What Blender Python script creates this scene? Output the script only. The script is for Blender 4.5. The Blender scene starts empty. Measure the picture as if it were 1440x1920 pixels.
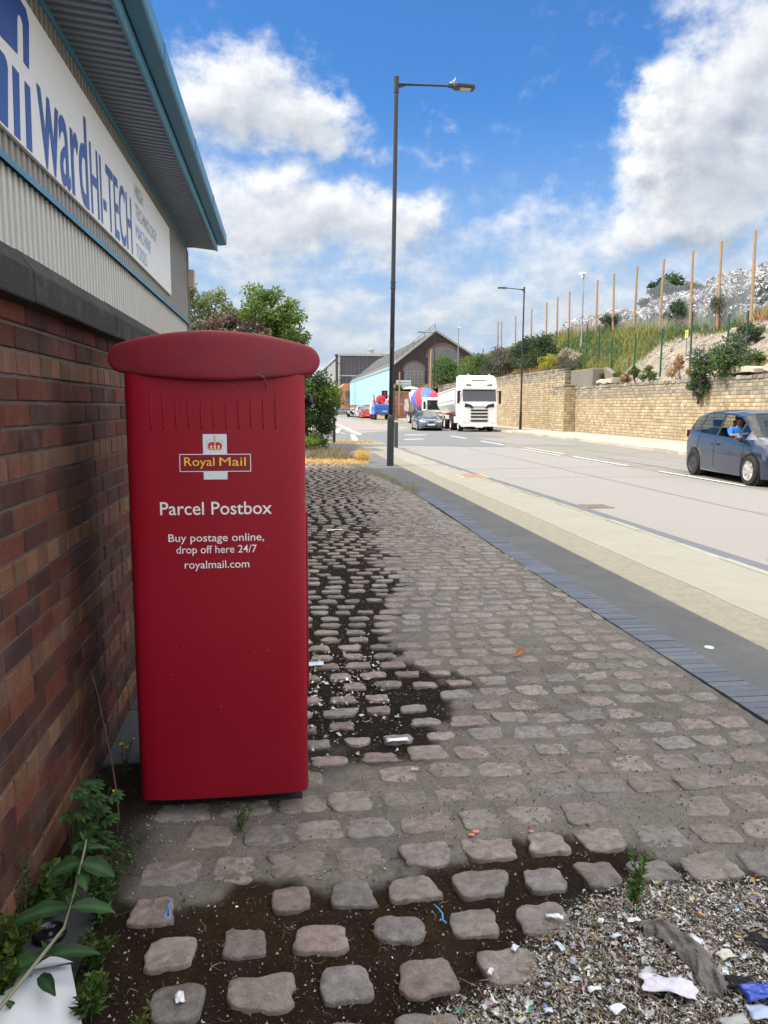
import bpy, bmesh, math, random
import numpy as np
from mathutils import Vector, Matrix

random.seed(7)
RNG = np.random.default_rng(11)
scene = bpy.context.scene
COL = scene.collection
R = math.radians

# ------------------------------------------------------------------ camera
cam_d = bpy.data.cameras.new("camera")
cam = bpy.data.objects.new("camera", cam_d)
COL.objects.link(cam)
scene.camera = cam
cam_d.sensor_fit = 'VERTICAL'
cam_d.sensor_height = 36.0
cam_d.lens = 36.0 * 1443 / 1920
cam_d.clip_start = 0.05
cam_d.clip_end = 3000
psi, th, rho = R(7.544), R(7.741), R(0.25)
fw = Vector((math.sin(psi) * math.cos(th), math.cos(psi) * math.cos(th), -math.sin(th)))
r0 = Vector((math.cos(psi), -math.sin(psi), 0))
u0 = r0.cross(fw)
rt = math.cos(rho) * r0 + math.sin(rho) * u0
up = math.cos(rho) * u0 - math.sin(rho) * r0
cam.matrix_world = Matrix(((rt.x, up.x, -fw.x, 0), (rt.y, up.y, -fw.y, 0), (rt.z, up.z, -fw.z, 1.5), (0, 0, 0, 1)))

# ------------------------------------------------------------------ sun, sky, exposure
SUN_EL, SUN_AZ = R(51.6), R(8)
sun_d = bpy.data.lights.new("sun", 'SUN')
sun_d.energy = 2.3
sun_d.angle = R(0.53)
sun_d.color = (1.0, 0.95, 0.87)
sun = bpy.data.objects.new("sun", sun_d)
COL.objects.link(sun)
ray = Vector((math.cos(SUN_AZ) * math.cos(SUN_EL), math.sin(SUN_AZ) * math.cos(SUN_EL), -math.sin(SUN_EL)))
sun.rotation_euler = ray.to_track_quat('-Z', 'Y').to_euler()
sun.location = (-30, -5, 40)

scene.view_settings.view_transform = 'Standard'
scene.view_settings.look = 'None'
scene.view_settings.exposure = 1.08
scene.view_settings.gamma = 1.0
scene.cycles.max_bounces = 6
scene.cycles.transparent_max_bounces = 12
scene.cycles.use_denoising = True
scene.cycles.sample_clamp_indirect = 6


class NT:
    """tiny helper for node trees"""
    def __init__(s, tree):
        s.t = tree

    def n(s, kind, **kw):
        nd = s.t.nodes.new(kind)
        for k, v in kw.items():
            setattr(nd, k, v)
        return nd

    def l(s, a, b):
        s.t.links.new(a, b)

    def put(s, sock, v):
        if isinstance(v, (int, float)):
            sock.default_value = v
        elif isinstance(v, (tuple, list)):
            sock.default_value = v
        else:
            s.t.links.new(v, sock)

    def m(s, op, a, b=0.0, c=None, clamp=False):
        nd = s.n('ShaderNodeMath', operation=op, use_clamp=clamp)
        s.put(nd.inputs[0], a)
        s.put(nd.inputs[1], b)
        if c is not None:
            s.put(nd.inputs[2], c)
        return nd.outputs[0]

    def mr(s, v, a, b, c=0.0, d=1.0, smooth=True):
        nd = s.n('ShaderNodeMapRange', interpolation_type='SMOOTHSTEP' if smooth else 'LINEAR')
        s.put(nd.inputs[0], v)
        for i, q in enumerate((a, b, c, d)):
            s.put(nd.inputs[i + 1], q)
        return nd.outputs[0]

    def noise(s, vec, scale, detail=4, rough=0.55, dist=0.0):
        nd = s.n('ShaderNodeTexNoise')
        if vec is not None:
            s.l(vec, nd.inputs['Vector'])
        nd.inputs['Scale'].default_value = scale
        nd.inputs['Detail'].default_value = detail
        nd.inputs['Roughness'].default_value = rough
        nd.inputs['Distortion'].default_value = dist
        return nd

    def mix(s, f, a, b, mode='MIX'):
        nd = s.n('ShaderNodeMix', data_type='RGBA', blend_type=mode)
        s.put(nd.inputs[0], f)
        s.put(nd.inputs[6], a if not (isinstance(a, tuple) and len(a) == 3) else a + (1,))
        s.put(nd.inputs[7], b if not (isinstance(b, tuple) and len(b) == 3) else b + (1,))
        return nd.outputs[2]

    def comb(s, x, y, z):
        nd = s.n('ShaderNodeCombineXYZ')
        for i, q in enumerate((x, y, z)):
            s.put(nd.inputs[i], q)
        return nd.outputs[0]


world = bpy.data.worlds.new("World")
scene.world = world
world.use_nodes = True
W = NT(world.node_tree)
world.node_tree.nodes.clear()
w_out = W.n('ShaderNodeOutputWorld')
w_bg = W.n('ShaderNodeBackground')
W.l(w_bg.outputs[0], w_out.inputs[0])
sky = W.n('ShaderNodeTexSky', sky_type='NISHITA')
sky.sun_disc = False
sky.sun_elevation = SUN_EL
sky.sun_rotation = R(262)
sky.air_density = 1.0
sky.dust_density = 0.6
sky.ozone_density = 2.0
tc = W.n('ShaderNodeTexCoord')
sep = W.n('ShaderNodeSeparateXYZ')
W.l(tc.outputs['Generated'], sep.inputs[0])
az = W.m('MULTIPLY', W.m('ARCTAN2', sep.outputs[0], sep.outputs[1]), 180 / math.pi)
el = W.m('MULTIPLY', W.m('ARCSINE', sep.outputs[2]), 180 / math.pi)
BLOBS = [  # azimuth, elevation, half width, half height, strength
    (-2.4, 20.6, 3.6, 2.5, .50), (-6.5, 19.6, 3.6, 2.3, .42), (2.2, 19.4, 2.6, 2.1, .40), (5.0, 17.9, 2.2, 1.4, .30),
    (-3.6, 13.0, 4.8, 2.8, .48), (1.8, 13.4, 3.2, 2.8, .46), (6.2, 12.6, 3.4, 2.5, .44), (9.6, 12.6, 1.9, 1.5, .36),
    (10.8, 18.9, 1.8, .7, .20), (12.4, 17.0, 2.6, .8, .22), (29.0, 19.0, 3.6, 3.4, .52), (33, 22.2, 3.6, 3.0, .46), (31, 14.5, 5.4, 3.6, .55), (27.0, 12.0, 3.4, 1.6, .42), (26.4, 16.8, 2.6, 3.6, .34), (17, 11.5, 7, 2.2, .14),
    (24.6, 20.6, 1.2, .9, .24), (25.5, 24.6, 4.0, .7, .20), (18, 13.3, 6.0, 1.2, .16),
    (1.0, 16.6, 5.5, .7, -.12), (12.5, 23.0, 8.5, 3.6, -.22), (4.0, 27.0, 10, 3.6, -.22), (20.4, 18.8, 3.0, 2.6, -.2), (8.0, 16.2, 1.6, 1.2, -.1)]


BLOBTREE = {}


def density(a, e, fine=1.0):
    v = W.comb(W.m('MULTIPLY', a, .1), W.m('MULTIPLY', e, .13), 3.7)
    nz = W.noise(v, 1.5, 12, .58, .0)
    n3 = W.noise(v, 5.5, 8, .6, .0)
    d = W.m('ADD', W.m('MULTIPLY', W.m('SUBTRACT', nz.outputs['Fac'], .5), .75), W.m('MULTIPLY', W.m('SUBTRACT', n3.outputs['Fac'], .5), fine))
    d = W.m('ADD', d, .40)
    v2 = W.comb(W.m('MULTIPLY', a, .075), W.m('MULTIPLY', e, .22), 9.1)
    n2 = W.noise(v2, 2.2, 9, .58, .1)
    low = W.mr(e, 13.5, 6.5)
    d = W.m('ADD', d, W.m('MULTIPLY', low, W.m('MULTIPLY_ADD', n2.outputs['Fac'], .9, -.20)))
    wv = W.comb(W.m('MULTIPLY', a, .16), W.m('MULTIPLY', e, .2), 21.3)
    wn = W.n('ShaderNodeSeparateColor')
    W.l(W.noise(wv, 1.6, 5, .6, .0).outputs['Color'], wn.inputs[0])
    a = W.m('ADD', a, W.m('MULTIPLY', W.m('SUBTRACT', wn.outputs[0], .5), 9.0))
    e = W.m('ADD', e, W.m('MULTIPLY', W.m('SUBTRACT', wn.outputs[1], .5), 5.5))
    for (a0, e0, sa, se, k) in BLOBS:
        x = W.m('DIVIDE', W.m('SUBTRACT', a, a0), sa)
        y = W.m('DIVIDE', W.m('SUBTRACT', e, e0), se)
        q = W.m('ADD', W.m('MULTIPLY', x, x), W.m('MULTIPLY', y, y))
        d = W.m('ADD', d, W.m('MULTIPLY', W.m('EXPONENT', W.m('MULTIPLY', q, -1)), k))
    return d


d0 = density(az, el, .62)
s0 = density(az, el, .30)
s1 = density(W.m('ADD', az, -.8), W.m('ADD', el, 1.1), .30)
cover = W.mr(d0, .36, .93)
lit = W.m('ADD', W.m('MULTIPLY', W.m('SUBTRACT', s0, s1), 1.5), W.m('MULTIPLY_ADD', W.mr(s0, .62, 1.1), -.30, .72), clamp=True)
thin = W.mr(el, 16, 5)
lowsh = W.mr(el, 12, 5)
lit = W.m('MULTIPLY', lit, W.m('MULTIPLY_ADD', lowsh, -.3, 1.0))
cloud = W.mix(lit, (1.35, 1.55, 1.85, 1), (3.35, 3.36, 3.36, 1))
blue = W.mix(1.0, sky.outputs[0], (.20, .40, .60, 1), 'MULTIPLY')
haze_c = W.mix(W.mr(el, 21, 2), blue, (1.5, 1.95, 2.5, 1))
final = W.mix(W.m('MULTIPLY', cover, .96), haze_c, cloud)
# unseen broken bright cloud added as fill light, overhead and behind the viewer
hid = W.m('MAXIMUM', W.mr(el, 31, 42), W.m('MULTIPLY', W.mr(W.m('ABSOLUTE', W.m('SUBTRACT', az, 7)), 38, 60), .5))
hn = W.noise(tc.outputs['Generated'], 3.0, 6, .6)
hcol = W.mix(W.mr(hn.outputs['Fac'], .38, .56), (2.6, 3.3, 4.4, 1), (11.5, 11.0, 10.2, 1))
final = W.mix(W.m('MULTIPLY', hid, W.mr(el, -2, 6)), final, hcol)
W.l(final, w_bg.inputs[0])
w_bg.inputs[1].default_value = 0.15

# ------------------------------------------------------------------ materials
MATS = {}


def mat(name, col, rough=.75, var=.18, scale=6, bump=0.0, bscale=None, metal=0, spec=.4, coat=0, tint=None, col2=None,
        detail=5, stain=None, transl=0, coat_r=.05, alpha=None):
    """principled material; var = light/dark mottling, col2 = second colour by noise, tint = 'mul'/'set' uses the tint attribute"""
    if name in MATS:
        return MATS[name]
    m = bpy.data.materials.new(name)
    m.use_nodes = True
    T = NT(m.node_tree)
    b = m.node_tree.nodes['Principled BSDF']
    co = T.n('ShaderNodeTexCoord').outputs['Object']
    nz = T.noise(co, scale, detail, .6)
    c = tuple(col) + (1,)
    if col2 is not None:
        c = T.mix(T.mr(nz.outputs['Fac'], .38, .62), c, tuple(col2) + (1,))
    if tint:
        at = T.n('ShaderNodeAttribute', attribute_name='tint')
        c = at.outputs['Color'] if tint == 'set' else T.mix(1.0, c, at.outputs['Color'], 'MULTIPLY')
    if var:
        n2 = T.noise(co, scale * 3.1, detail, .65)
        f = T.m('MULTIPLY_ADD', n2.outputs['Fac'], 2 * var, 1 - var)
        f2 = T.m('MULTIPLY_ADD', nz.outputs['Fac'], 2 * var, 1 - var)
        g = T.m('MULTIPLY', f, f2)
        c = T.mix(1.0, c, T.comb(g, g, g), 'MULTIPLY')
    if stain is not None:
        sc, amt, scol = stain
        n3 = T.noise(co, sc, 6, .7)
        c = T.mix(T.m('MULTIPLY', T.mr(n3.outputs['Fac'], .5, .68), amt), c, tuple(scol) + (1,))
    T.put(b.inputs['Base Color'], c)
    b.inputs['Roughness'].default_value = rough
    b.inputs['Metallic'].default_value = metal
    b.inputs['Specular IOR Level'].default_value = spec
    if coat:
        b.inputs['Coat Weight'].default_value = coat
        b.inputs['Coat Roughness'].default_value = coat_r
    if bump:
        bn = T.noise(co, bscale or scale * 6, 5, .65)
        bp = T.n('ShaderNodeBump')
        bp.inputs['Strength'].default_value = bump
        bp.inputs['Distance'].default_value = .01
        T.l(bn.outputs['Fac'], bp.inputs['Height'])
        T.l(bp.outputs[0], b.inputs['Normal'])
    if transl:
        o = m.node_tree.nodes['Material Output']
        tr = T.n('ShaderNodeBsdfTranslucent')
        T.put(tr.inputs[0], c)
        mx = T.n('ShaderNodeMixShader')
        mx.inputs[0].default_value = transl
        T.l(b.outputs[0], mx.inputs[1])
        T.l(tr.outputs[0], mx.inputs[2])
        T.l(mx.outputs[0], o.inputs[0])
    if alpha is not None:
        b.inputs['Alpha'].default_value = alpha
    MATS[name] = m
    return m


def glass(name, tintc, gl=.12):
    if name in MATS:
        return MATS[name]
    m = bpy.data.materials.new(name)
    m.use_nodes = True
    T = NT(m.node_tree)
    m.node_tree.nodes.remove(m.node_tree.nodes['Principled BSDF'])
    o = m.node_tree.nodes['Material Output']
    a = T.n('ShaderNodeBsdfTransparent')
    a.inputs[0].default_value = tintc + (1,)
    g = T.n('ShaderNodeBsdfGlossy')
    g.inputs['Roughness'].default_value = .03
    lw = T.n('ShaderNodeLayerWeight')
    lw.inputs[0].default_value = .25
    mx = T.n('ShaderNodeMixShader')
    T.put(mx.inputs[0], T.m('ADD', T.m('MULTIPLY', lw.outputs['Fresnel'], .6), gl, clamp=True))
    T.l(a.outputs[0], mx.inputs[1])
    T.l(g.outputs[0], mx.inputs[2])
    T.l(mx.outputs[0], o.inputs[0])
    MATS[name] = m
    return m


# ------------------------------------------------------------------ mesh building
class MB:
    def __init__(s):
        s.v, s.f, s.t, s.n, s.mi = [], [], [], 0, []

    def add(s, verts, faces, tint=None, mi=0):
        verts = np.asarray(verts, float).reshape(-1, 3)
        if isinstance(faces, np.ndarray):
            fl = faces.astype(np.int64) + s.n
            s.f.append((fl.ravel(), np.full(len(fl), fl.shape[1])))
            nf = len(fl)
        else:
            s.f.append((np.array([i for q in faces for i in q], np.int64) + s.n, np.array([len(q) for q in faces])))
            nf = len(faces)
        s.mi.append(np.full(nf, mi))
        s.v.append(verts)
        if tint is None:
            tint = (1, 1, 1)
        tint = np.asarray(tint, float)
        s.t.append(np.broadcast_to(tint, (len(verts), 3)))
        s.n += len(verts)

    def build(s, name, mats, parent=None, smooth=False, bev=0, kind=None, local=False):
        me = bpy.data.meshes.new(name)
        V = np.concatenate(s.v)
        idx = np.concatenate([a for a, b in s.f])
        tot = np.concatenate([b for a, b in s.f])
        me.vertices.add(len(V))
        me.vertices.foreach_set('co', V.astype(np.float32).ravel())
        me.loops.add(len(idx))
        me.loops.foreach_set('vertex_index', idx.astype(np.int32))
        me.polygons.add(len(tot))
        me.polygons.foreach_set('loop_start', (np.cumsum(tot) - tot).astype(np.int32))
        me.polygons.foreach_set('material_index', np.concatenate(s.mi).astype(np.int32))
        me.polygons.foreach_set('use_smooth', np.full(len(tot), smooth))
        me.update(calc_edges=True)
        at = me.attributes.new('tint', 'FLOAT_COLOR', 'POINT')
        T4 = np.ones((len(V), 4), np.float32)
        T4[:, :3] = np.concatenate(s.t)
        at.data.foreach_set('color', T4.ravel())
        me.validate()
        for m in (mats if isinstance(mats, (list, tuple)) else [mats]):
            me.materials.append(m)
        o = bpy.data.objects.new(name, me)
        COL.objects.link(o)
        if parent is not None:
            o.parent = parent
            if not local:
                o.matrix_parent_inverse = WM(parent).inverted()
        if bev:
            b = o.modifiers.new('bevel', 'BEVEL')
            b.width = bev
            b.segments = 2
            b.limit_method = 'ANGLE'
            b.angle_limit = R(35)
        if kind:
            o['kind'] = kind
        return o


def WM(o):
    m = Matrix.LocRotScale(o.location, o.rotation_euler, o.scale)
    if o.parent is None:
        return m
    return WM(o.parent) @ o.matrix_parent_inverse @ m


def tag(o, label=None, cat=None, group=None, kind=None):
    if label:
        o['label'] = label
    if cat:
        o['category'] = cat
    if group:
        o['group'] = group
    if kind:
        o['kind'] = kind
    return o


def thing(name, label, cat, loc=(0, 0, 0), rz=0, group=None):
    o = bpy.data.objects.new(name, None)
    o.empty_display_size = .2
    COL.objects.link(o)
    o.location = loc
    o.rotation_euler = (0, 0, rz)
    return tag(o, label, cat, group)


def copy_tree(o, parent=None):
    c = o.copy()
    COL.objects.link(c)
    c.parent = parent
    for ch in o.children:
        copy_tree(ch, c)
    return c


BOXF = [(0, 3, 2, 1), (4, 5, 6, 7), (0, 1, 5, 4), (1, 2, 6, 5), (2, 3, 7, 6), (3, 0, 4, 7)]


def box(mb, c, s, rz=0, tint=None, mi=0, top=1.0):
    hx, hy, hz = s[0] / 2, s[1] / 2, s[2] / 2
    v = np.array([(-hx, -hy, -hz), (hx, -hy, -hz), (hx, hy, -hz), (-hx, hy, -hz),
                  (-hx * top, -hy * top, hz), (hx * top, -hy * top, hz), (hx * top, hy * top, hz), (-hx * top, hy * top, hz)])
    if rz:
        cz, sz = math.cos(rz), math.sin(rz)
        v = v @ np.array([(cz, sz, 0), (-sz, cz, 0), (0, 0, 1)])
    mb.add(v + np.array(c), BOXF, tint, mi)


def box2(mb, a, b, tint=None, mi=0):
    a, b = np.array(a, float), np.array(b, float)
    box(mb, (a + b) / 2, b - a, 0, tint, mi)


def frame(d):
    d = np.asarray(d, float) / (np.linalg.norm(d) + 1e-12)
    a = np.array((0, 0, 1.)) if abs(d[2]) < .9 else np.array((1., 0, 0))
    x = np.cross(a, d)
    x /= np.linalg.norm(x)
    return x, np.cross(d, x)


def tube(mb, pts, radii, n=8, tint=None, mi=0, caps=True):
    pts = np.asarray(pts, float)
    if np.isscalar(radii):
        radii = [radii] * len(pts)
    rings = []
    ang = np.linspace(0, 2 * math.pi, n, endpoint=False)
    for i, p in enumerate(pts):
        d = pts[min(i + 1, len(pts) - 1)] - pts[max(i - 1, 0)]
        x, y = frame(d)
        rings.append(p + radii[i] * (np.outer(np.cos(ang), x) + np.outer(np.sin(ang), y)))
    loft(mb, rings, tint, mi, caps)


def loft(mb, rings, tint=None, mi=0, caps=True, closed=True):
    n = len(rings[0])
    V = np.concatenate(rings)
    f = []
    for i in range(len(rings) - 1):
        for j in range(n if closed else n - 1):
            k = (j + 1) % n
            f.append((i * n + j, i * n + k, (i + 1) * n + k, (i + 1) * n + j))
    if caps:
        f.append(tuple(range(n - 1, -1, -1)))
        f.append(tuple((len(rings) - 1) * n + j for j in range(n)))
    mb.add(V, f, tint, mi)


def lathe(mb, prof, c=(0, 0, 0), n=20, axis='z', tint=None, mi=0, caps=True):
    ang = np.linspace(0, 2 * math.pi, n, endpoint=False)
    rings = []
    for r, h in prof:
        a, b, z = r * np.cos(ang), r * np.sin(ang), np.full(n, h)
        q = {'z': (a, b, z), 'x': (z, a, b), 'y': (b, z, a)}[axis]
        rings.append(np.stack(q, 1) + np.array(c))
    loft(mb, rings, tint, mi, caps)


def prism(mb, poly, a, b, plane='yz', tint=None, mi=0):
    """polygon in a plane, extruded along the third axis from a to b"""
    n = len(poly)
    P = np.asarray(poly, float)

    def put(h):
        z = np.full(n, h)
        return np.stack({'yz': (z, P[:, 0], P[:, 1]), 'xz': (P[:, 0], z, P[:, 1]), 'xy': (P[:, 0], P[:, 1], z)}[plane], 1)
    f = [tuple(range(n)), tuple(range(2 * n - 1, n - 1, -1))]
    f += [(i, i + n, (i + 1) % n + n, (i + 1) % n) for i in range(n)]
    mb.add(np.concatenate([put(a), put(b)]), f, tint, mi)


def sheet(mb, poly, z, tint=None, mi=0):
    P = np.asarray(poly, float)
    mb.add(np.column_stack([P, np.full(len(P), z)]), [tuple(range(len(P)))], tint, mi)


def leaves(mb, P, D, N, L, Wd, tint, mi=0, fold=.15):
    """many leaf-shaped quads: P base points, D long axes, N normals, L lengths, Wd widths"""
    P, D, N = np.asarray(P, float), np.asarray(D, float), np.asarray(N, float)
    n = len(P)
    D = D / (np.linalg.norm(D, axis=1, keepdims=True) + 1e-9)
    S = np.cross(D, N)
    S /= (np.linalg.norm(S, axis=1, keepdims=True) + 1e-9)
    U = np.cross(S, D)
    L = np.broadcast_to(L, n)[:, None]
    Wd = np.broadcast_to(Wd, n)[:, None]
    v = np.stack([P, P + D * L * .45 + S * Wd * .5 + U * L * fold, P + D * L, P + D * L * .45 - S * Wd * .5 + U * L * fold], 1)
    t = np.repeat(np.broadcast_to(np.asarray(tint, float), (n, 3)), 4, 0)
    mb.add(v.reshape(-1, 3), np.arange(n * 4).reshape(n, 4), t, mi)


def rdir(n, zlo=-1, zhi=1):
    a = RNG.uniform(0, 2 * math.pi, n)
    z = RNG.uniform(zlo, zhi, n)
    s = np.sqrt(1 - z * z)
    return np.stack([s * np.cos(a), s * np.sin(a), z], 1)


def pick(cols, n, jit=.18):
    c = np.array(cols, float)[RNG.integers(0, len(cols), n)]
    return c * RNG.uniform(1 - jit, 1 + jit, (n, 1))


def text_geo(s, bold=0.0):
    """outline geometry of a line of lettering, normalised: x 0..1 of its width, y in cap heights"""
    cu = bpy.data.curves.new('lettering', 'FONT')
    cu.body = s
    cu.size = 1
    cu.offset = bold
    cu.resolution_u = 4
    ob = bpy.data.objects.new('lettering', cu)
    COL.objects.link(ob)
    bpy.context.view_layer.update()
    me = bpy.data.meshes.new_from_object(ob)
    v = np.array([q.co[:] for q in me.vertices])
    f = [tuple(p.vertices) for p in me.polygons]
    bpy.data.objects.remove(ob)
    bpy.data.curves.remove(cu)
    bpy.data.meshes.remove(me)
    v[:, 0] -= v[:, 0].min()
    w = v[:, 0].max()
    return v, f, w


def vnoise(x, y, seed=0):
    """smooth value noise on numpy arrays"""
    x, y = np.asarray(x, float), np.asarray(y, float)
    xi, yi = np.floor(x).astype(np.int64), np.floor(y).astype(np.int64)
    fx, fy = x - xi, y - yi
    fx, fy = fx * fx * (3 - 2 * fx), fy * fy * (3 - 2 * fy)

    def h(a, b):
        q = (a * 374761393 + b * 668265263 + seed * 982451653) & 0xffffffff
        q = ((q ^ (q >> 13)) * 1274126177) & 0xffffffff
        return ((q ^ (q >> 16)) & 0xffff) / 65535.0
    return (h(xi, yi) * (1 - fx) + h(xi + 1, yi) * fx) * (1 - fy) + (h(xi, yi + 1) * (1 - fx) + h(xi + 1, yi + 1) * fx) * fy


def fbm(x, y, seed=0, o=4):
    s, a, t = 0, .5, 0
    for i in range(o):
        s = s + a * vnoise(x * 2 ** i, y * 2 ** i, seed + i)
        t += a
        a *= .5
    return s / t


def block_wall(mb, to3d, u0, u1, courses, length, cols, joint=.01, depth=.006, inset=.006, jit=.002, two=0, shift=None):
    """courses: list of (z0, z1, kind); each block a chamfered lump standing proud of the joint plane"""
    for ci, (z0, z1, kind) in enumerate(courses):
        u = u0 - random.random() * .2
        if shift is not None:
            u = u0 - shift(ci)
        while u < u1:
            L = length(kind)
            a, b = max(u, u0) + joint / 2, min(u + L, u1) - joint / 2
            u += L
            if b - a < .02:
                continue
            c0, c1 = z0 + joint / 2, z1 - joint / 2
            j = lambda: random.uniform(-jit, jit)
            d = depth + random.uniform(-depth, depth) * .45
            back = [(a + j(), c0 + j()), (b + j(), c0 + j()), (b + j(), c1 + j()), (a + j(), c1 + j())]
            i = inset
            front = [(a + i + j(), c0 + i + j()), (b - i + j(), c0 + i + j()), (b - i + j(), c1 - i + j()), (a + i + j(), c1 - i + j())]
            v = [to3d(p[0], p[1], -.004) for p in back] + [to3d(p[0], p[1], d + j() * .5) for p in front]
            ca = np.array(random.choice(cols[kind])) * random.uniform(.78, 1.2)
            cb = ca
            if two and random.random() < two:
                cb = np.array(random.choice(cols[kind])) * random.uniform(.7, 1.1)
            t = [ca, cb, cb, ca, ca, cb, cb, ca]
            mb.add(v, [(4, 5, 6, 7), (0, 1, 5, 4), (1, 2, 6, 5), (2, 3, 7, 6), (3, 0, 4, 7)], np.array(t))

# ================================================================== GROUND
M_tar = mat('tarmac_path', (.115, .117, .115), .9, .22, 2.2, .5, 160, stain=(1.1, .35, (.16, .155, .14)))
M_band = mat('worn_concrete', (.255, .242, .196), .85, .14, 1.3, .3, 120, stain=(.9, .4, (.25, .235, .185)))
M_rough = mat('coarse_tarmac', (.23, .212, .165), .95, .3, 9, .8, 190)
M_road = mat('chipped_road', (.238, .224, .206), .9, .2, 26, .5, 120, stain=(.5, .35, (.22, .2, .185)))
M_lane = mat('grey_lane', (.205, .185, .155), .9, .16, 1.1, .4, 120, stain=(.4, .5, (.17, .157, .135)))
M_patch = mat('smooth_tarmac', (.15, .15, .15), .9, .14, 1.2, .3, 100)
M_pink = mat('pink_surfacing', (.265, .222, .205), .9, .14, 1.5, .3, 100)
M_paint = mat('road_paint', (.62, .6, .55), .8, .12, 3, stain=(6, .5, (.3, .28, .25)))
M_pave = mat('far_pavement', (.39, .35, .285), .9, .14, 1.0, .3, 60, stain=(.7, .4, (.36, .32, .26)))
M_kerb = mat('kerb_stone', (.36, .335, .26), .9, .2, 3, .5, 60)
M_dusty = mat('dusty_ground', (.24, .21, .16), .95, .25, .6, .3, 30)

g = MB()
S = 900
sheet(g, [(-S, -S), (S, -S), (S, S), (-S, S)], -.17)
g.build('ground', M_dusty, kind='structure')

g = MB()
sheet(g, [(4.2, -12), (15.2, -12), (15.2, 420), (4.2, 420)], -.13)
g.build('road', M_road, kind='structure')
g = MB()
sheet(g, [(9.78, -12), (15.2, -12), (15.2, 30), (15.2, 420), (9.5, 420), (9.6, 34)], -.126)
g.build('road_lane', M_lane, kind='structure')
g = MB()
sheet(g, [(-30, 33.8), (4.0, 33.2), (9.3, 31.5), (12.4, 42), (12.0, 57), (6.4, 52), (4.0, 47), (-30, 48)], -.122)
g.build('side_road', M_patch, kind='structure')
g = MB()
sheet(g, [(4.5, 53), (9.2, 57), (9.3, 92), (4.6, 92)], -.118)
g.build('pink_road_patch', M_pink, kind='structure')
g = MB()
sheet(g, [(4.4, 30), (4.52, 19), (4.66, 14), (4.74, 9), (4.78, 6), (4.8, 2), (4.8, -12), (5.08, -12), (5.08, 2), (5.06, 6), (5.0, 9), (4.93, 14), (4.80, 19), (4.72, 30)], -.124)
g.build('dark_road_band', mat('dark_band', (.115, .12, .13), .85, .12, 2, .3, 80), kind='structure')  # narrow dark blue-grey band laid on the road beside the kerb
g = MB()
for (x0, x1, ya, yb) in [(9.66, 9.78, 15.1, 18.9), (9.66, 9.78, 20.7, 24.9), (9.38, 9.5, 25.4, 29.6), (9.86, 9.97, 26.2, 30.6),
                         (9.66, 9.78, 8, 12.4), (9.6, 9.75, 33, 37), (9.6, 9.75, 40, 44), (9.6, 9.75, 60, 64), (9.6, 9.75, 70, 74), (9.6, 9.75, 84, 90)]:
    sheet(g, [(x0, ya), (x1, ya), (x1, yb), (x0, yb)], -.112)
for poly in [[(4.45, 46), (4.75, 46), (5.4, 74), (5.15, 74)], [(3.4, 37.5), (3.7, 37.5), (4.3, 46), (4.05, 46)],
             [(3.1, 48), (3.5, 48), (4.6, 60), (4.3, 60)], [(6.2, 38.7), (7.3, 39.2), (7.25, 39.7), (6.15, 39.2)], [(7.2, 44.8), (8.6, 45.2), (8.55, 45.8), (7.15, 45.4)],
             [(4.4, 31), (4.6, 31), (4.3, 35.5), (4.1, 35.5)]]:
    sheet(g, poly, -.112)
g.build('road_markings', M_paint, kind='structure')

# repairs, seams and gully patches in the carriageway
g = MB()
for poly in [[(10.4, 18.5), (12.6, 18.2), (12.7, 24.5), (10.6, 25)], [(11.5, 10), (13.0, 10), (13.1, 15.5), (11.6, 15.8)], [(10.2, 33), (13, 32), (13.4, 41), (10.4, 41)]]:
    sheet(g, poly, -.1175)
g.build('road_repair', mat('repair_tarmac', (.215, .20, .185), .9, .18, 3, .4, 100, stain=(.8, .4, (.18, .17, .155))), kind='structure')
g = MB()
def seam(pts, w):
    P = []
    for (a, b), (c, d) in zip(pts[:-1], pts[1:]):
        for i in range(12):
            t = i / 12
            P.append((a + (c - a) * t + random.uniform(-.03, .03), b + (d - b) * t + random.uniform(-.03, .03)))
    for (a, b), (c, d) in zip(P[:-1], P[1:]):
        L = math.hypot(c - a, d - b) + 1e-6
        nx, ny = -(d - b) / L * w, (c - a) / L * w
        sheet(g, [(a + nx, b + ny), (a - nx, b - ny), (c - nx, d - ny), (c + nx, d + ny)], -.1145)
seam([(7.45, 3), (7.4, 12), (7.5, 24), (7.42, 40)], .012)
seam([(5.05, 17.2), (7.4, 17.6), (9.6, 17.3)], .012)
seam([(11.9, 5), (12.0, 20), (11.8, 36)], .014)
seam([(5.2, 7.6), (6.4, 8.1), (7.4, 7.7)], .009)
seam([(9.7, 23), (11.2, 23.4), (14.2, 23.1)], .012)
g.build('road_seam', mat('tar_seam', (.17, .16, .15), .85, .15, 3), kind='structure')

# near footway: solid slab, blue brick edging, coarse tarmac, worn concrete strip, kerb stones
g = MB()
prism(g, [(2.5, -12), (3.47, -12), (3.47, 33), (2.2, 33.6), (.2, 32.4), (-3, 31), (-3, 21.6), (.6, 21.2), (1.55, 19.6), (2.05, 17.2), (2.3, 14.2), (2.5, 12)], -.165, 0.0, 'xy')
g.build('footway', M_tar, kind='structure')
g = MB()
y = -12.0
L1, L2 = [], []
while y < 33:
    w = .05 * (vnoise(y * .9, 3.2) - .5) + .03 * (vnoise(y * 3.1, 7.7) - .5)
    L1.append((3.44 + w, y))
    y += .25
prism(g, [(3.0, -12)] + L1 + [(3.0, 33)], -.1, .004, 'xy')
g.build('coarse_footway_strip', M_rough, kind='structure')
g = MB()
KB = [(4.26, 33), (4.24, 19), (4.36, 14), (4.44, 9), (4.46, 6.5), (4.5, 2), (4.5, -12)]
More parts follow.
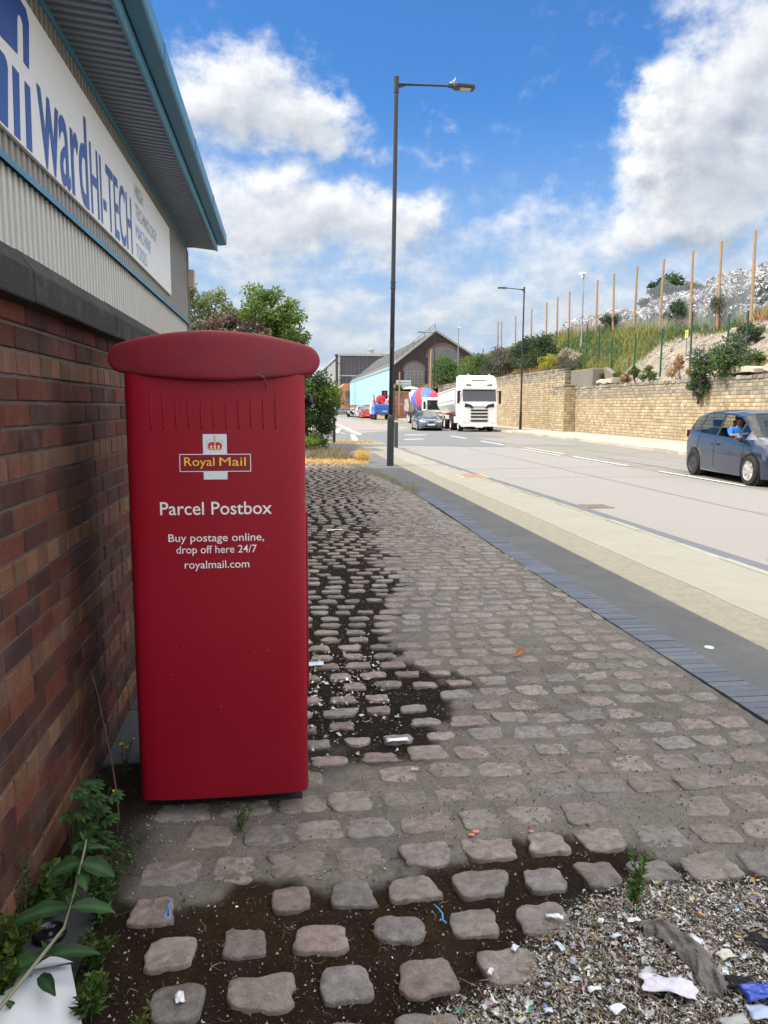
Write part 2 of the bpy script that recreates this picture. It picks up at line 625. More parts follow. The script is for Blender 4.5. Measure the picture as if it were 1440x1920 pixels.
prism(g, L1 + [(a - .12, b) for a, b in KB], -.165, .008, 'xy')
g.build('concrete_strip', M_band, kind='structure')
g = MB()
y = -12
while y < 33:
    L = .91
    dz = random.uniform(-.004, .004)
    kx = np.interp(y, [2, 6.5, 9, 14, 19, 33], [4.5, 4.46, 4.44, 4.36, 4.24, 4.26]) - .12
    prism(g, [(kx + .003, -.165), (kx + .13 + dz, -.165), (kx + .125, -.012), (kx + .11, .004 + dz), (kx + .003, .01 + dz)], y + .004, y + L - .004, 'xz', tint=np.full(3, random.uniform(.85, 1.12)))
    y += L
g.build('kerb', mat('kerb_near', (.262, .25, .208), .9, .2, 3, .4, 80, tint='mul'), kind='structure')
g = MB()
for (xk, ya, yb) in [(4.3, 33.0, 34.2)]:
    prism(g, [(2.2, 33.6), (4.36, 33.0), (4.2, 34.0), (2.3, 34.5)], -.165, -.02, 'xy')
g.build('dropped_kerb', M_kerb, kind='structure')

# far pavement and its kerb
g = MB()
K = [(12.6, -12), (13.3, 12), (14.0, 25), (14.7, 36), (15.0, 46), (14.75, 52), (15.0, 60), (15.05, 86), (15.3, 120), (15.3, 240)]
prism(g, [(a + .14, b) for a, b in K] + [(22, 240), (22, -12)], -.165, -.004, 'xy')
g.build('far_pavement', M_pave, kind='structure')
g = MB()
for (a, b), (c, d) in zip(K[:-1], K[1:]):
    n = max(1, int((d - b) / .95))
    for i in range(n):
        if b + (d - b) * i / n > 130:
            break
        t0, t1 = i / n, (i + 1) / n
        p = (a + (c - a) * t0, b + (d - b) * t0 + .006)
        q = (a + (c - a) * t1, b + (d - b) * t1 - .006)
        z = random.uniform(-.012, .008)
        prism(g, [p, (p[0] + .15, p[1]), (q[0] + .15, q[1]), q], -.165, .002 + z, 'xy', tint=np.full(3, random.uniform(.8, 1.15)))
g.build('far_kerb', mat('kerb_far', (.44, .39, .31), .9, .2, 3, .4, 40, tint='mul'), kind='structure')

# blue engineering-brick edging
g = MB()
y = -2.0
while y < 17.0:
    yo = .075
    x0 = 2.29 + .02 * math.sin(y * .7)
    if y > 14:
        x0 -= .02 * (y - 14) ** 1.4
    c = np.array((.108, .123, .150)) * random.uniform(.82, 1.15)
    box(g, (x0 + .1175, y, -.02 + random.uniform(-.002, .002)), (.23, yo - .006, .055), random.uniform(-.01, .01), tint=c)
    y += yo
g.build('brick_edging', mat('blue_brick', (1, 1, 1), .7, .15, 8, .3, 90, tint='mul', stain=(3, .35, (.2, .19, .17))), kind='structure', bev=.003)

# ------------------------------------------------------------------ setts
def moss_mask(x, y):
    n1 = fbm(x * 2.2, y * 2.2, 5) - .5
    n2 = fbm(x * 7, y * 7, 9) - .5
    a = 1 / (1 + np.exp(-((.47 + .072 * y) - x + .62 * n1 + .5 * n2) / .03))
    a = a * (1 / (1 + np.exp(-(y - 3.12 - .25 * (x - .1) + .5 * n1 + .3 * n2) / .06)))
    b = 1 / (1 + np.exp(-((2.38 - .14 * np.maximum(x - .9, 0)) - y + .55 * n1 + .30 * n2) / .016))
    c = 1 / (1 + np.exp(-(-.47 - x + .25 * n1) / .03))
    far = 1 / (1 + np.exp(-(y - 10.5 + 3.2 * (1.4 - x) * 0 + 4 * n1 - 2.6 * (x - .9)) / 1.0))
    far = far * (x < 1.9) * .85
    return np.clip(np.maximum(np.maximum(a, b), np.maximum(c, far * .8)), 0, 1)


def litter_dens(x, y):
    n = fbm(x * 3, y * 3, 91) - .5
    edge = 2.20 - .72 * np.clip(1.02 - x, 0, 2) ** 1.1 - .16 * np.clip(x - 1.3, 0, 2)
    return np.clip((edge - y + .22 * n) / .16, 0, 1)


def ground_h(x, y):
    m = moss_mask(x, y)
    base = -.0025 - .0085 * m + .026 * litter_dens(x - .06, y + .05) * (.6 + .8 * fbm(x * 6, y * 6, 13, 2))
    return base + .006 * (fbm(x * 9, y * 9, 21) - .5) + (.006 + .010 * m) * (fbm(x * 40, y * 40, 31, 3) - .5) + .012 * (fbm(x * 1.1, y * 1.1, 51, 2) - .5)


def grid(mb, xs, ys, hf, tf):
    X, Y = np.meshgrid(xs, ys)
    Z = hf(X, Y)
    T = tf(X, Y)
    nx = len(xs)
    i = np.arange(len(ys) - 1)[:, None] * nx + np.arange(nx - 1)[None]
    F = np.stack([i, i + 1, i + nx + 1, i + nx], -1).reshape(-1, 4)
    mb.add(np.stack([X, Y, Z], -1).reshape(-1, 3), F, T.reshape(-1, 3))


def soil_tint(X, Y):
    m = moss_mask(X, Y)[..., None]
    n = fbm(X * 14, Y * 14, 71, 3)[..., None]
    n2 = fbm(X * 1.4, Y * 1.4, 77, 3)[..., None]
    dirt = np.array((.212, .192, .168)) * (.72 + .5 * n) * (.8 + .4 * n2)
    moss = np.array((.019, .014, .010)) * (.5 + 1.0 * n)
    rust = np.array((.034, .021, .011)) * (.6 + .8 * n)
    moss = moss * (1 - np.clip((n2 - .5) * 4, 0, 1)) + rust * np.clip((n2 - .5) * 4, 0, 1)
    out = dirt * (1 - m) + moss * m
    ld = litter_dens(X, Y)[..., None]
    return out * (1 - ld) + np.array((.085, .07, .055)) * (.5 + n) * ld


g = MB()
grid(g, np.arange(-.8, 2.3, .012), np.arange(1.3, 4.6, .012), ground_h, soil_tint)
grid(g, np.arange(-.8, 2.3, .03), np.arange(4.59, 12.0, .03), ground_h, soil_tint)
grid(g, np.arange(-.8, 2.32, .06), np.arange(11.97, 21.7, .06), ground_h, soil_tint)
grid(g, np.arange(-.8, 2.32, .3), np.arange(-3, 1.4, .3), lambda X, Y: X * 0 - .012, soil_tint)
g.build('soil_and_moss', mat('soil', (1, 1, 1), .95, .55, 75, 1.0, 260, tint='mul', spec=.1, detail=9), kind='structure', smooth=True)

SETT_COL = [(.245, .215, .192), (.26, .228, .20), (.225, .202, .182), (.265, .212, .186), (.25, .198, .178), (.242, .218, .2), (.232, .212, .198), (.285, .252, .215), (.24, .20, .165)]


def sett(mb, cx, cy, a, b, rot, fine):
    n = 26 if fine == 2 else (14 if fine == 1 else 8)
    ang = np.linspace(0, 2 * math.pi, n, endpoint=False) + random.uniform(-.1, .1)
    p = 4.5 + random.random() * 5
    r = 1 / (np.abs(np.cos(ang)) ** p + np.abs(np.sin(ang)) ** p) ** (1 / p)
    k1, k2, ph, ph2 = random.uniform(0, .06), random.uniform(0, .05), random.uniform(0, 6), random.uniform(0, 6)
    r = r * (1 + k1 * np.cos(2 * ang + ph) + k2 * np.cos(3 * ang + ph2) + ((vnoise(ang * 2.2 + ph * 7, ang * 0 + ph2 * 5, 2) - .5) * .20 + RNG.uniform(-.03, .03, n) if fine else 0))
    x, y = r * np.cos(ang) * a, r * np.sin(ang) * b
    x = x * (1 + random.uniform(-.16, .16) * y / b)
    c, s = math.cos(rot), math.sin(rot)
    x, y = x * c - y * s, x * s + y * c
    tilt = (random.uniform(-.03, .03), random.uniform(-.03, .03))
    m = float(moss_mask(np.array(cx), np.array(cy)))
    hz = random.uniform(-.0025, .002) + .003 * m + .012 * (float(fbm(np.array(cx * 1.1), np.array(cy * 1.1), 51, 2)) - .5)
    col = np.array(random.choice(SETT_COL)) * random.uniform(.9, 1.3)
    if m < .5:
        col = col * .7 + np.array((.262, .236, .21)) * .3
    rings, tints = [], []
    for (sc, z, tk) in ((1.02, -.035, .55), (1.0, -.003, .86), (.965, .0005, .98), (.80, .0012, 1.0), (.45, .0015, 1.0)):
        jz = ((vnoise((cx + x * sc) * 45, (cy + y * sc) * 45, 3) - .5) * .006 + (vnoise((cx + x * sc) * 110, (cy + y * sc) * 110, 4) - .5) * .004) if sc < 1.01 else 0
        xx, yy = cx + x * sc, cy + y * sc
        zz = z + hz + jz + tilt[0] * x * sc + tilt[1] * y * sc
        rings.append(np.stack([xx, yy, zz + 0 * x], 1))
        mot = .52 + .96 * fbm(xx * 50, yy * 50, 8, 3)[:, None] if fine else 1
        tints.append(np.broadcast_to(col * (1 if sc < .97 else tk), (n, 3)) * mot)
    V = np.concatenate(rings + [np.array([[cx, cy, hz + .0045]])])
    T = np.concatenate(tints + [col[None]])
    f = []
    for i in range(4):
        for j in range(n):
            k = (j + 1) % n
            f.append((i * n + j, i * n + k, (i + 1) * n + k, (i + 1) * n + j))
    f += [(4 * n + j, 4 * n + (j + 1) % n, 5 * n) for j in range(n)]
    mb.add(V, f, T)


g = MB()
row = 0
y = 1.44
while y < 20.9:
    pitch = .190 if y < 2.9 else (.172 if y < 5 else .166)
    x = (-.50 if y < 2.6 else -.55) + random.uniform(0, .2)
    xe = 2.28 if y < 14 else 2.26 - .06 * (y - 14) ** 1.25
    pitch_ = pitch
    while x < xe - .08:
        wgap = random.uniform(.18, .235) if y < 2.9 else random.uniform(.165, .22)
        a = wgap * random.uniform(.36, .445)
        b = random.uniform(.30, .385) * pitch
        cx, cy = x + wgap / 2, y + random.uniform(-.012, .012) + .008 * math.sin(x * 2 + row * .15)
        x += wgap
        if cx + a > xe + .005:
            a = max(.03, xe - cx)
        if float(litter_dens(np.array(cx), np.array(cy))) > .75 and random.random() < .8:
            continue
        if -.46 < cx < .02 and 2.82 < cy < 3.25:
            continue
        mk = float(moss_mask(np.array(cx), np.array(cy)))
        if random.random() < (.03 if mk < .5 else (.10 if cy > 2.7 else .02)) and cy < 12:
            continue
        buried = random.random() < (.22 if cx > .35 else .1) and mk < .5
        sett(g, cx, cy, a * (.84 if mk > .5 else 1.04), b * ((.92 if cy < 2.6 else .68) if mk > .5 else 1.05), random.uniform(-.05, .05), 2 if cy < 4.2 else (1 if cy < 9 else 0))
    y += pitch
    row += 1
g.build('sett_paving', mat('granite_sett', (1, 1, 1), .85, .48, 44, 1.0, 210, tint='mul', detail=8, spec=.25), kind='structure', smooth=True)

# dark slabs along the foot of the wall
g = MB()
y = .2
while y < 2.3:
    box2(g, (-.775, y + .003, -.04), (-.565, y + .3, .002 + random.uniform(-.002, .002)), tint=np.full(3, random.uniform(.8, 1.2)))
    y += .305
y = 3.2
while y < 18:
    box2(g, (-.775, y + .003, -.04), (-.6, y + .6, .002), tint=np.full(3, random.uniform(.8, 1.2)))
    y += .605
g.build('slate_margin', mat('dark_slab', (.045, .048, .052), .9, .25, 9, .3, 60, tint='mul', spec=.1), kind='structure', bev=.003)

# ================================================================== BRICK WALL beside the postbox
WX = -.77
wall = thing('brick_wall', 'dark red brick wall with header courses under a sooty stone coping, beside the red postbox', 'wall', (WX, 8, 0))
g = MB()
cols = {'s': [(.135, .038, .025), (.115, .034, .024), (.15, .05, .03), (.05, .026, .027), (.042, .027, .03), (.075, .043, .029), (.10, .054, .036), (.066, .030, .025)],
        'h': [(.185, .088, .05), (.165, .082, .05), (.175, .10, .066), (.13, .07, .047), (.18, .076, .042), (.10, .064, .047)]}
P_ = .0755
for q_ in ('s', 'h'):
    m_ = np.mean(cols[q_], 0) * .9
    cols[q_] = [tuple(np.array(c_) * .62 + m_ * .32) for c_ in cols[q_]]
courses = [(k * P_, (k + 1) * P_, 'h' if k % 4 == 1 else 's') for k in range(24)]
block_wall(g, lambda u, v, o: (WX + o, u, v), .6, 18.2, courses, lambda k: .1125 if k == 'h' else .225, cols, .009, .004, .0035, .0012, two=.55,
           shift=lambda c: (.1125 if c % 2 else 0) + random.uniform(-.01, .01))
g.build('brick_face', mat('brick', (1, 1, 1), .85, .28, 14, .5, 120, tint='mul', spec=.2, stain=(4, .2, (.2, .17, .14))), wall)
g = MB()
box2(g, (WX - .22, -6, -.1), (WX - .0035, 18.2, 1.812))
g.build('wall_core', mat('mortar', (.125, .105, .088), .95, .2, 9, .6, 120), wall)
g = MB()
y = -6.0
while y < 18.2:
    L = .56
    dz = random.uniform(-.003, .003)
    prism(g, [(-1.1, 1.80), (-.70, 1.795 + dz), (-.70 + dz, 1.885), (-.745, 1.945 + dz), (-1.1, 2.02)], y + .002, min(y + L, 18.2) - .002, 'xz', tint=np.full(3, random.uniform(.75, 1.3)))
    y += L
g.build('coping', mat('sooty_stone', (.026, .024, .023), .9, .4, 7, .8, 90, tint='mul', stain=(9, .35, (.10, .09, .075))), wall, bev=.006)

# ================================================================== WAREHOUSE
BX, BY0, BY1 = -2.14, -8.0, 18.3
ware = thing('warehouse', 'low grey corrugated metal warehouse with overhanging eaves and blue gutter, behind the brick wall', 'building', (BX - 3, 5, 0))
M_cream = mat('cream_sheet', (.50, .485, .445), .5, .08, 2, stain=(1.2, .25, (.42, .4, .36)))
M_grey = mat('grey_sheet', (.25, .235, .215), .5, .08, 2)
M_soff = mat('soffit_sheet', (.20, .235, .29), .55, .06, 2)
M_blue = mat('blue_flashing', (.06, .20, .30), .45, .12, 3, stain=(2.5, .35, (.16, .3, .36)))
M_blued = mat('gutter_blue', (.045, .17, .27), .45, .12, 3, stain=(2.0, .3, (.1, .22, .28)))


def corrug(mb, y0, y1, pitch, depth, make):
    y, pts = y0, []
    while y < y1:
        pts += [(y, 0), (y + pitch * .40, 0), (y + pitch * .47, depth), (y + pitch * .93, depth)]
        y += pitch
    A = np.array([make(p, d, 0) for p, d in pts])
    B = np.array([make(p, d, 1) for p, d in pts])
    n = len(pts)
    i = np.arange(n - 1)
    mb.add(np.concatenate([A, B]), np.stack([i, i + 1, i + 1 + n, i + n], 1))


g = MB()
corrug(g, BY0, BY1 - .02, .143, .045, lambda y, d, k: (BX + .0 + d, y, 1.2 if k == 0 else 3.352))
g.build('lower_cladding', M_cream, ware)
g = MB()
corrug(g, BY0, BY1 - .02, .143, .032, lambda y, d, k: (BX + .045 + d, y, 3.38 if k == 0 else 5.12))
g.build('upper_cladding', M_grey, ware)
g = MB()
prism(g, [(BX - .06, 3.395), (BX + .085, 3.385), (BX + .085, 3.345), (BX + .095, 3.34), (BX + .095, 3.392), (BX - .06, 3.405)], BY0, BY1, 'xz')
box2(g, (BX - .045, BY0, 5.0), (BX + .095, BY1, 5.07))
box2(g, (BX - .05, BY1 - .045, 1.2), (BX + .09, BY1 - .005, 4.998))
g.build('flashing', M_blue, ware)
g = MB()
corrug(g, BY0, BY1 + .06, .143, .06, lambda y, d, k: (BX - .02 if k == 0 else -1.43, y, 5.08 + .06 - d if k == 0 else 5.005 + .06 - d))
g.build('soffit', M_soff, ware)
g = MB()
prism(g, [(-1.44, 4.995), (-1.40, 4.975), (-1.385, 4.985), (-1.385, 5.15), (-1.40, 5.15), (-1.40, 5.01)], BY0, BY1 + .1, 'xz')
g.build('fascia', M_blue, ware)
g = MB()
prism(g, [(-1.385, 5.14), (-1.36, 5.112), (-1.205, 5.125), (-1.185, 5.145), (-1.185, 5.335), (-1.20, 5.335), (-1.20, 5.155), (-1.37, 5.15), (-1.385, 5.3)], BY0, BY1 + .12, 'xz')
for yj in np.arange(-6, 18, 3.0):
    prism(g, [(-1.39, 5.12), (-1.205, 5.119), (-1.179, 5.142), (-1.179, 5.34), (-1.183, 5.34), (-1.183, 5.15), (-1.36, 5.13)], yj, yj + .1, 'xz')
g.build('gutter', M_blued, ware)
g = MB()
prism(g, [(-1.38, 5.30), (-9, 6.55), (-17, 5.2), (-17, 5.05), (-9, 6.4), (-1.38, 5.16)], BY0, BY1 + .1, 'xz')
prism(g, [(-1.43, 5.045), (-1.40, 5.13), (-2.2, 5.2), (-2.2, 5.045)], BY1 + .04, BY1 + .1, 'xz')
g.build('roof', M_grey, ware)
g = MB()
box2(g, (-16.5, BY0, -.1), (BX - .08, BY1 - .04, 5.0))
g.build('wall', M_grey, ware)
g = MB()
pc = {'s': [(.26, .10, .06), (.22, .08, .05), (.30, .12, .07)]}
box2(g, (BX - .5, BY1 - .02, -.1), (BX + .09, BY1 + .18, 4.985), tint=(.3, .2, .16))
block_wall(g, lambda u, v, o: (BX + .09 + o, BY1 - .02 + u, v), 0, .2, [(1.5 + k * .075, 1.575 + k * .075, 's') for k in range(46)], lambda k: .225, pc, .01, .005, .004, .001)
pier = g.build('brick_pier', mat('pier_brick', (1, 1, 1), .85, .2, 9, .4, 60, tint='mul'), ware)
g = MB()
box2(g, (BX - .1, BY1 - .04, 4.16), (BX + .23, BY1 + .22, 4.55))
g.build('stone_block', mat('pale_stone', (.5, .44, .34), .85, .15, 5, .3, 40), pier, bev=.02)

# sign board with its lettering
SX = -2.02
sign = thing('sign_board', 'long white sign board with blue lettering fixed across the corrugated warehouse wall', 'sign', (SX, 10, 3.5))
g = MB()
box2(g, (SX - .042, BY0 + 3, 3.56), (SX - .004, 15.28, 4.775))
g.build('panel', mat('sign_white', (.68, .67, .645), .4, .03, 1), sign, bev=.006)
M_sb = mat('sign_blue', (.022, .065, .25), .35, .05, 3)


def smooth_poly(pts):
    return pts


g = MB()
def glyph(pts):
    prism(g, pts, SX - .003, SX + .001, 'yz')
glyph([(5.6, 4.2), (6.45, 4.21), (6.80, 4.24), (6.84, 4.50), (6.86, 4.55), (6.90, 4.575), (6.95, 4.57), (6.985, 4.53), (6.95, 4.24), (7.08, 4.24), (7.145, 4.62), (7.08, 4.70), (6.4, 4.73), (5.6, 4.72)])
glyph([(5.9, 3.58), (6.47, 3.58), (6.545, 4.03), (6.53, 4.075), (6.49, 4.1), (5.9, 4.1)])
glyph([(6.62, 3.58), (6.755, 3.58), (6.81, 4.1), (6.66, 4.1)])
glyph([(6.91, 3.58), (7.05, 3.58), (7.085, 4.1), (6.95, 4.1)])


def sign_text(mb, s, y0, y1, z0, cap, bold, pl=SX + .001):
    v, f, w = text_geo(s, bold)
    yy = y0 + v[:, 0] / w * (y1 - y0)
    zz = z0 + v[:, 1] * cap / .729
    mb.add(np.stack([np.full(len(v), pl), yy, zz], 1), f)


sign_text(g, "ward", 7.27, 8.99, 3.60, .965, .012)
sign_text(g, "HI-TECH", 9.10, 11.45, 3.60, .78, .006)
g.build('lettering', M_sb, sign)
M_sg = mat('sign_grey', (.26, .26, .29), .4, .05, 3)
M_sb2 = mat('sign_pale_blue', (.22, .33, .58), .4, .05, 3)
for nm, (s, a, b, z, mm) in {'q': ("HIGH", 11.78, 12.42, 4.45, M_sg), 'r': ("TECHNOLOGY", 11.78, 13.65, 4.17, M_sg), 's': ("MACHINE", 11.76, 13.03, 3.89, M_sb2), 't': ("TOOLS", 11.74, 12.62, 3.62, M_sb2)}.items():
    g = MB()
    sign_text(g, s, a, b, z, .2, -.008)
    g.build('small_lettering', mm, sign)

# ================================================================== PARCEL POSTBOX
M_red = mat('postbox_red', (.27, .0036, .017), .45, .07, 2.5, .06, 300, spec=.3, coat=.06, coat_r=.3, stain=(14, .10, (.12, .012, .02)))
M_cap = mat('postbox_cap_red', (.22, .013, .026), .6, .16, 6, .12, 200, stain=(4.5, .45, (.11, .025, .03)))
pb = thing('postbox', 'tall red parcel postbox with a lens-shaped cap, standing on the setts by the brick wall', 'postbox', (-.225, 3.05, 0))
CX, HW, YF, YB = -.225, .307, 2.735, 3.36
def bow(x):
    return -.012 * (1 - ((x - CX) / HW) ** 2)
def body_ring(z, k=1.0):
    pts = []
    r = .032
    xs = np.linspace(-HW + r, HW - r, 13)
    pts += [(CX + a * k, YF + bow(CX + a) + (1 - k) * .1) for a in xs]
    for (cx, cy, a0) in ((HW - r, YF + r, -90), (HW - r, YB - r, 0), (-HW + r, YB - r, 90), (-HW + r, YF + r, 180)):
        for t in (15, 30, 45, 60, 75) if True else ():
            q = R(a0 + t)
            pts.append((CX + (cx + r * math.cos(q)) * k, cy + r * math.sin(q)))
        if (cx, cy, a0)[2] == 0:
            pts.append((CX + cx * k, YB))
        if a0 == 90:
            pts.append((CX - HW * k, cy))
    return np.array([(p[0], p[1], z) for p in pts])
g = MB()
loft(g, [body_ring(.072, .985), body_ring(.076), body_ring(.8), body_ring(1.64)])
for k in range(26):   # flecks of chipped paint in the skin of the body
    x, z, r = random.uniform(-.50, .05), random.uniform(.12, 1.58), random.choice((.0008, .001, .0014))
    P_ = [(x + r * math.cos(t) * random.uniform(.6, 1.4), z + r * math.sin(t) * random.uniform(.6, 1.5)) for t in np.linspace(0, 5.5, 6)]
    g.add([(a, YF + bow(a) - .0006, b) for a, b in P_], [tuple(range(6))], None, 1)
body = g.build('body', [M_red, mat('chip_pale', (.5, .36, .36), .7, .2, 40)], pb, smooth=True)
body.modifiers.new('es', 'EDGE_SPLIT').split_angle = R(50)
g = MB()
box2(g, (.082, 2.80, .45), (.089, 3.30, 1.12))
body_door = g.build('door', M_red, pb, bev=.003)
g = MB()
lathe(g, [(.0, .082), (.010, .082), (.010, .094), (.016, .097), (.017, .106), (.012, .114), (.0, .116)], (0, 2.86, 1.522), 14, 'x')
g.build('door_knob', mat('black_plastic', (.02, .02, .022), .4, .05, 5), pb, smooth=True)
# raised ribs following the curve of the cap
g = MB()
for i in range(11):
    x = -.443 + i * .0422
    top = 1.552 - .040 * (1 - ((i - 5) / 5.2) ** 2)
    yb = YF + bow(x)
    pts = [(x, yb + .0012, 1.424), (x, yb - .0008, 1.430), (x, yb - .0008, top - .006), (x, yb + .0012, top)]
    tube(g, pts, .0025, 8)
g.build('front_ribs', M_red, pb, smooth=True)
# cap: lens section swept front to back with a rounded, bowed nose
def lens(ins, n=72):
    out = []
    W_, zc, r = .362, 1.661, .040
    for i in range(n):
        a = 2 * math.pi * (i + .5) / n
        x = W_ * math.cos(a)
        q = max(0, 1 - (x / W_) ** 2)
        e = r if abs(x) < W_ - r else math.sqrt(max(0, r * r - (abs(x) - W_ + r) ** 2))
        z = e + .054 * q if a < math.pi else -e - .034 * q
        out.append((x * (1 - ins * .10), zc + z * (1 - ins)))
    return out
g = MB()
rings = []
for (yy, k) in ((2.6840, 1.0), (2.6843, .7), (2.6848, .4), (2.6855, .2), (2.6868, .11), (2.690, .055), (2.696, .018), (2.706, 0), (3.30, 0), (3.36, .03), (3.39, .2), (3.395, 1.0)):
    rings.append(np.array([(CX + x, yy + (.075 * (x / .36) ** 2 if yy < 2.8 else 0), z) for x, z in lens(k)]))
loft(g, rings, caps=False)
cap_o = g.build('cap', M_cap, pb, smooth=True)
bm_ = bmesh.new()
bm_.from_mesh(cap_o.data)
bmesh.ops.remove_doubles(bm_, verts=bm_.verts, dist=.0008)
bm_.to_mesh(cap_o.data)
bm_.free()
g = MB()
box2(g, (-.48, 2.85, -.03), (.04, 3.3, .0735))
box2(g, (-.50, 2.82, -.03), (.06, 3.33, .006))
g.build('plinth', mat('plinth', (.025, .024, .023), .9, .3, 9, .6, 60), pb)  # near-black colour stands in for the shadow under the box
# vinyl emblem and lettering, lying on the bowed front
M_vw = mat('vinyl_white', (.66, .72, .80), .4, .03, 3)
M_vt = mat('vinyl_text', (.80, .79, .80), .4, .03, 3)
M_vr = mat('vinyl_red', (.22, .008, .02), .4, .03, 3)
M_vy = mat('vinyl_yellow', (.85, .58, .07), .4, .03, 3)
def front(mb, pts, lift, faces=None, tint=None):
    P = np.asarray(pts, float)
    V = np.stack([P[:, 0], YF + bow(P[:, 0]) - lift, P[:, 1]], 1)
    mb.add(V, faces or [tuple(range(len(P)))], tint)
def frect(mb, x0, z0, x1, z1, lift, tint=None, n=6):
    xs = np.linspace(x0, x1, n)
    front(mb, [(x, z0) for x in xs] + [(x, z1) for x in xs[::-1]], lift, tint=tint)
def ftext(mb, s, x0, x1, z, cap, bold, lift=.0012):
    v, f, w = text_geo(s, bold)
    front(mb, np.stack([x0 + v[:, 0] / w * (x1 - x0), z + v[:, 1] * cap / .729], 1), lift, f)
g = MB()
frect(g, -.271, 1.249, -.190, 1.406, .0006)
em = g.build('emblem', M_vw, pb)
g = MB()
frect(g, -.352, 1.276, -.1085, 1.3375, .0009, n=12)
g.build('border', M_vt, em)
g = MB()
frect(g, -.3495, 1.2785, -.111, 1.335, .0012, n=12)
g.build('panel', M_vr, em)
g = MB()
ftext(g, "Royal", -.336, -.2335, 1.2965, .0315, 0, .0016)
g.build('emblem_lettering', M_vy, em)
g = MB()
ftext(g, "Mail", -.2165, -.1265, 1.2965, .0315, 0, .0016)
g.build('emblem_lettering', M_vy, em)
# the crown on the emblem: band, two red lobes, beaded arches, cross
g = MB()
GO, RD, SI, GN = (.70, .50, .14), (.55, .02, .04), (.75, .74, .66), (.05, .3, .2)
c0, zb = -.2305, 1.347
k = .00115
def crown(pts, tint, lift=.0010):
    front(g, [(c0 + a * k, zb + b * k) for a, b in pts], lift, tint=tint)
def disc(a, b, r, tint, lift=.0014):
    crown([(a + r * math.cos(t), b + r * math.sin(t)) for t in np.linspace(0, 6.28, 9)[:-1]], tint, lift)
crown([(-18, 0), (18, 0), (19.5, 3), (-19.5, 3)], SI)
crown([(-19, 3), (19, 3), (19.5, 7), (-19.5, 7)], GO)
for a, cc in ((-12, GN), (-3.5, (.1, .2, .5)), (3.5, GN), (12, (.1, .2, .5))):
    crown([(a - 2, 3.8), (a + 2, 3.8), (a + 2, 6), (a - 2, 6)], cc, .0014)
crown([(-19, 7), (-1.5, 7), (-1.5, 27), (-10, 28), (-19, 24), (-21, 16)], RD)
crown([(1.5, 7), (19, 7), (21, 16), (19, 24), (10, 28), (1.5, 27)], RD)
for a in (-11, 0, 11):
    crown([(a - 4, 8), (a + 4, 8), (a + 1.6, 12), (a + 4.5, 15), (a + 1.6, 16), (a, 20), (a - 1.6, 16), (a - 4.5, 15), (a - 1.6, 12)], (.85, .72, .45), .0015)
for sgn in (-1, 1):
    for i in range(15):
        t = i / 14
        a = sgn * (20 + 7.5 * math.sin(t * math.pi * .62) - 24 * t ** 3)
        b = 8 + 26 * math.sin(t * math.pi * .56) + 1.5 * t
        disc(a, b, 1.7, (.68, .66, .52) if i % 2 else (.74, .58, .25))
for b in (30, 33):
    disc(0, b, 2.4, GO, .0016)
disc(0, 37.5, 2.9, GO, .0016)
crown([(-1.2, 39), (1.2, 39), (1.8, 48), (-1.8, 48)], GO, .0018)
crown([(-4, 42.5), (4, 42.5), (4, 45), (-4, 45)], GO, .0016)
g.build('crown_badge', mat('crown_ink', (1, 1, 1), .4, .0, 3, tint='set'), em)
g = MB()
for w_ in (("Parcel Postbox", -.423, -.039, 1.126, .0475, .006), ("Buy postage online,", -.398, -.068, 1.031, .0285, .004),
           ("drop off here 24/7", -.372, -.094, .989, .0285, .004), ("royalmail.com", -.345, -.121, .935, .0290, .004)):
    g = MB()
    ftext(g, *w_)
    g.build('lettering', M_vt, pb)

# ================================================================== STREET LAMPS
M_black = mat('black_paint', (.022, .026, .03), .45, .15, 6)
M_lens = mat('lamp_lens', (.5, .45, .36), .3, .1, 9)


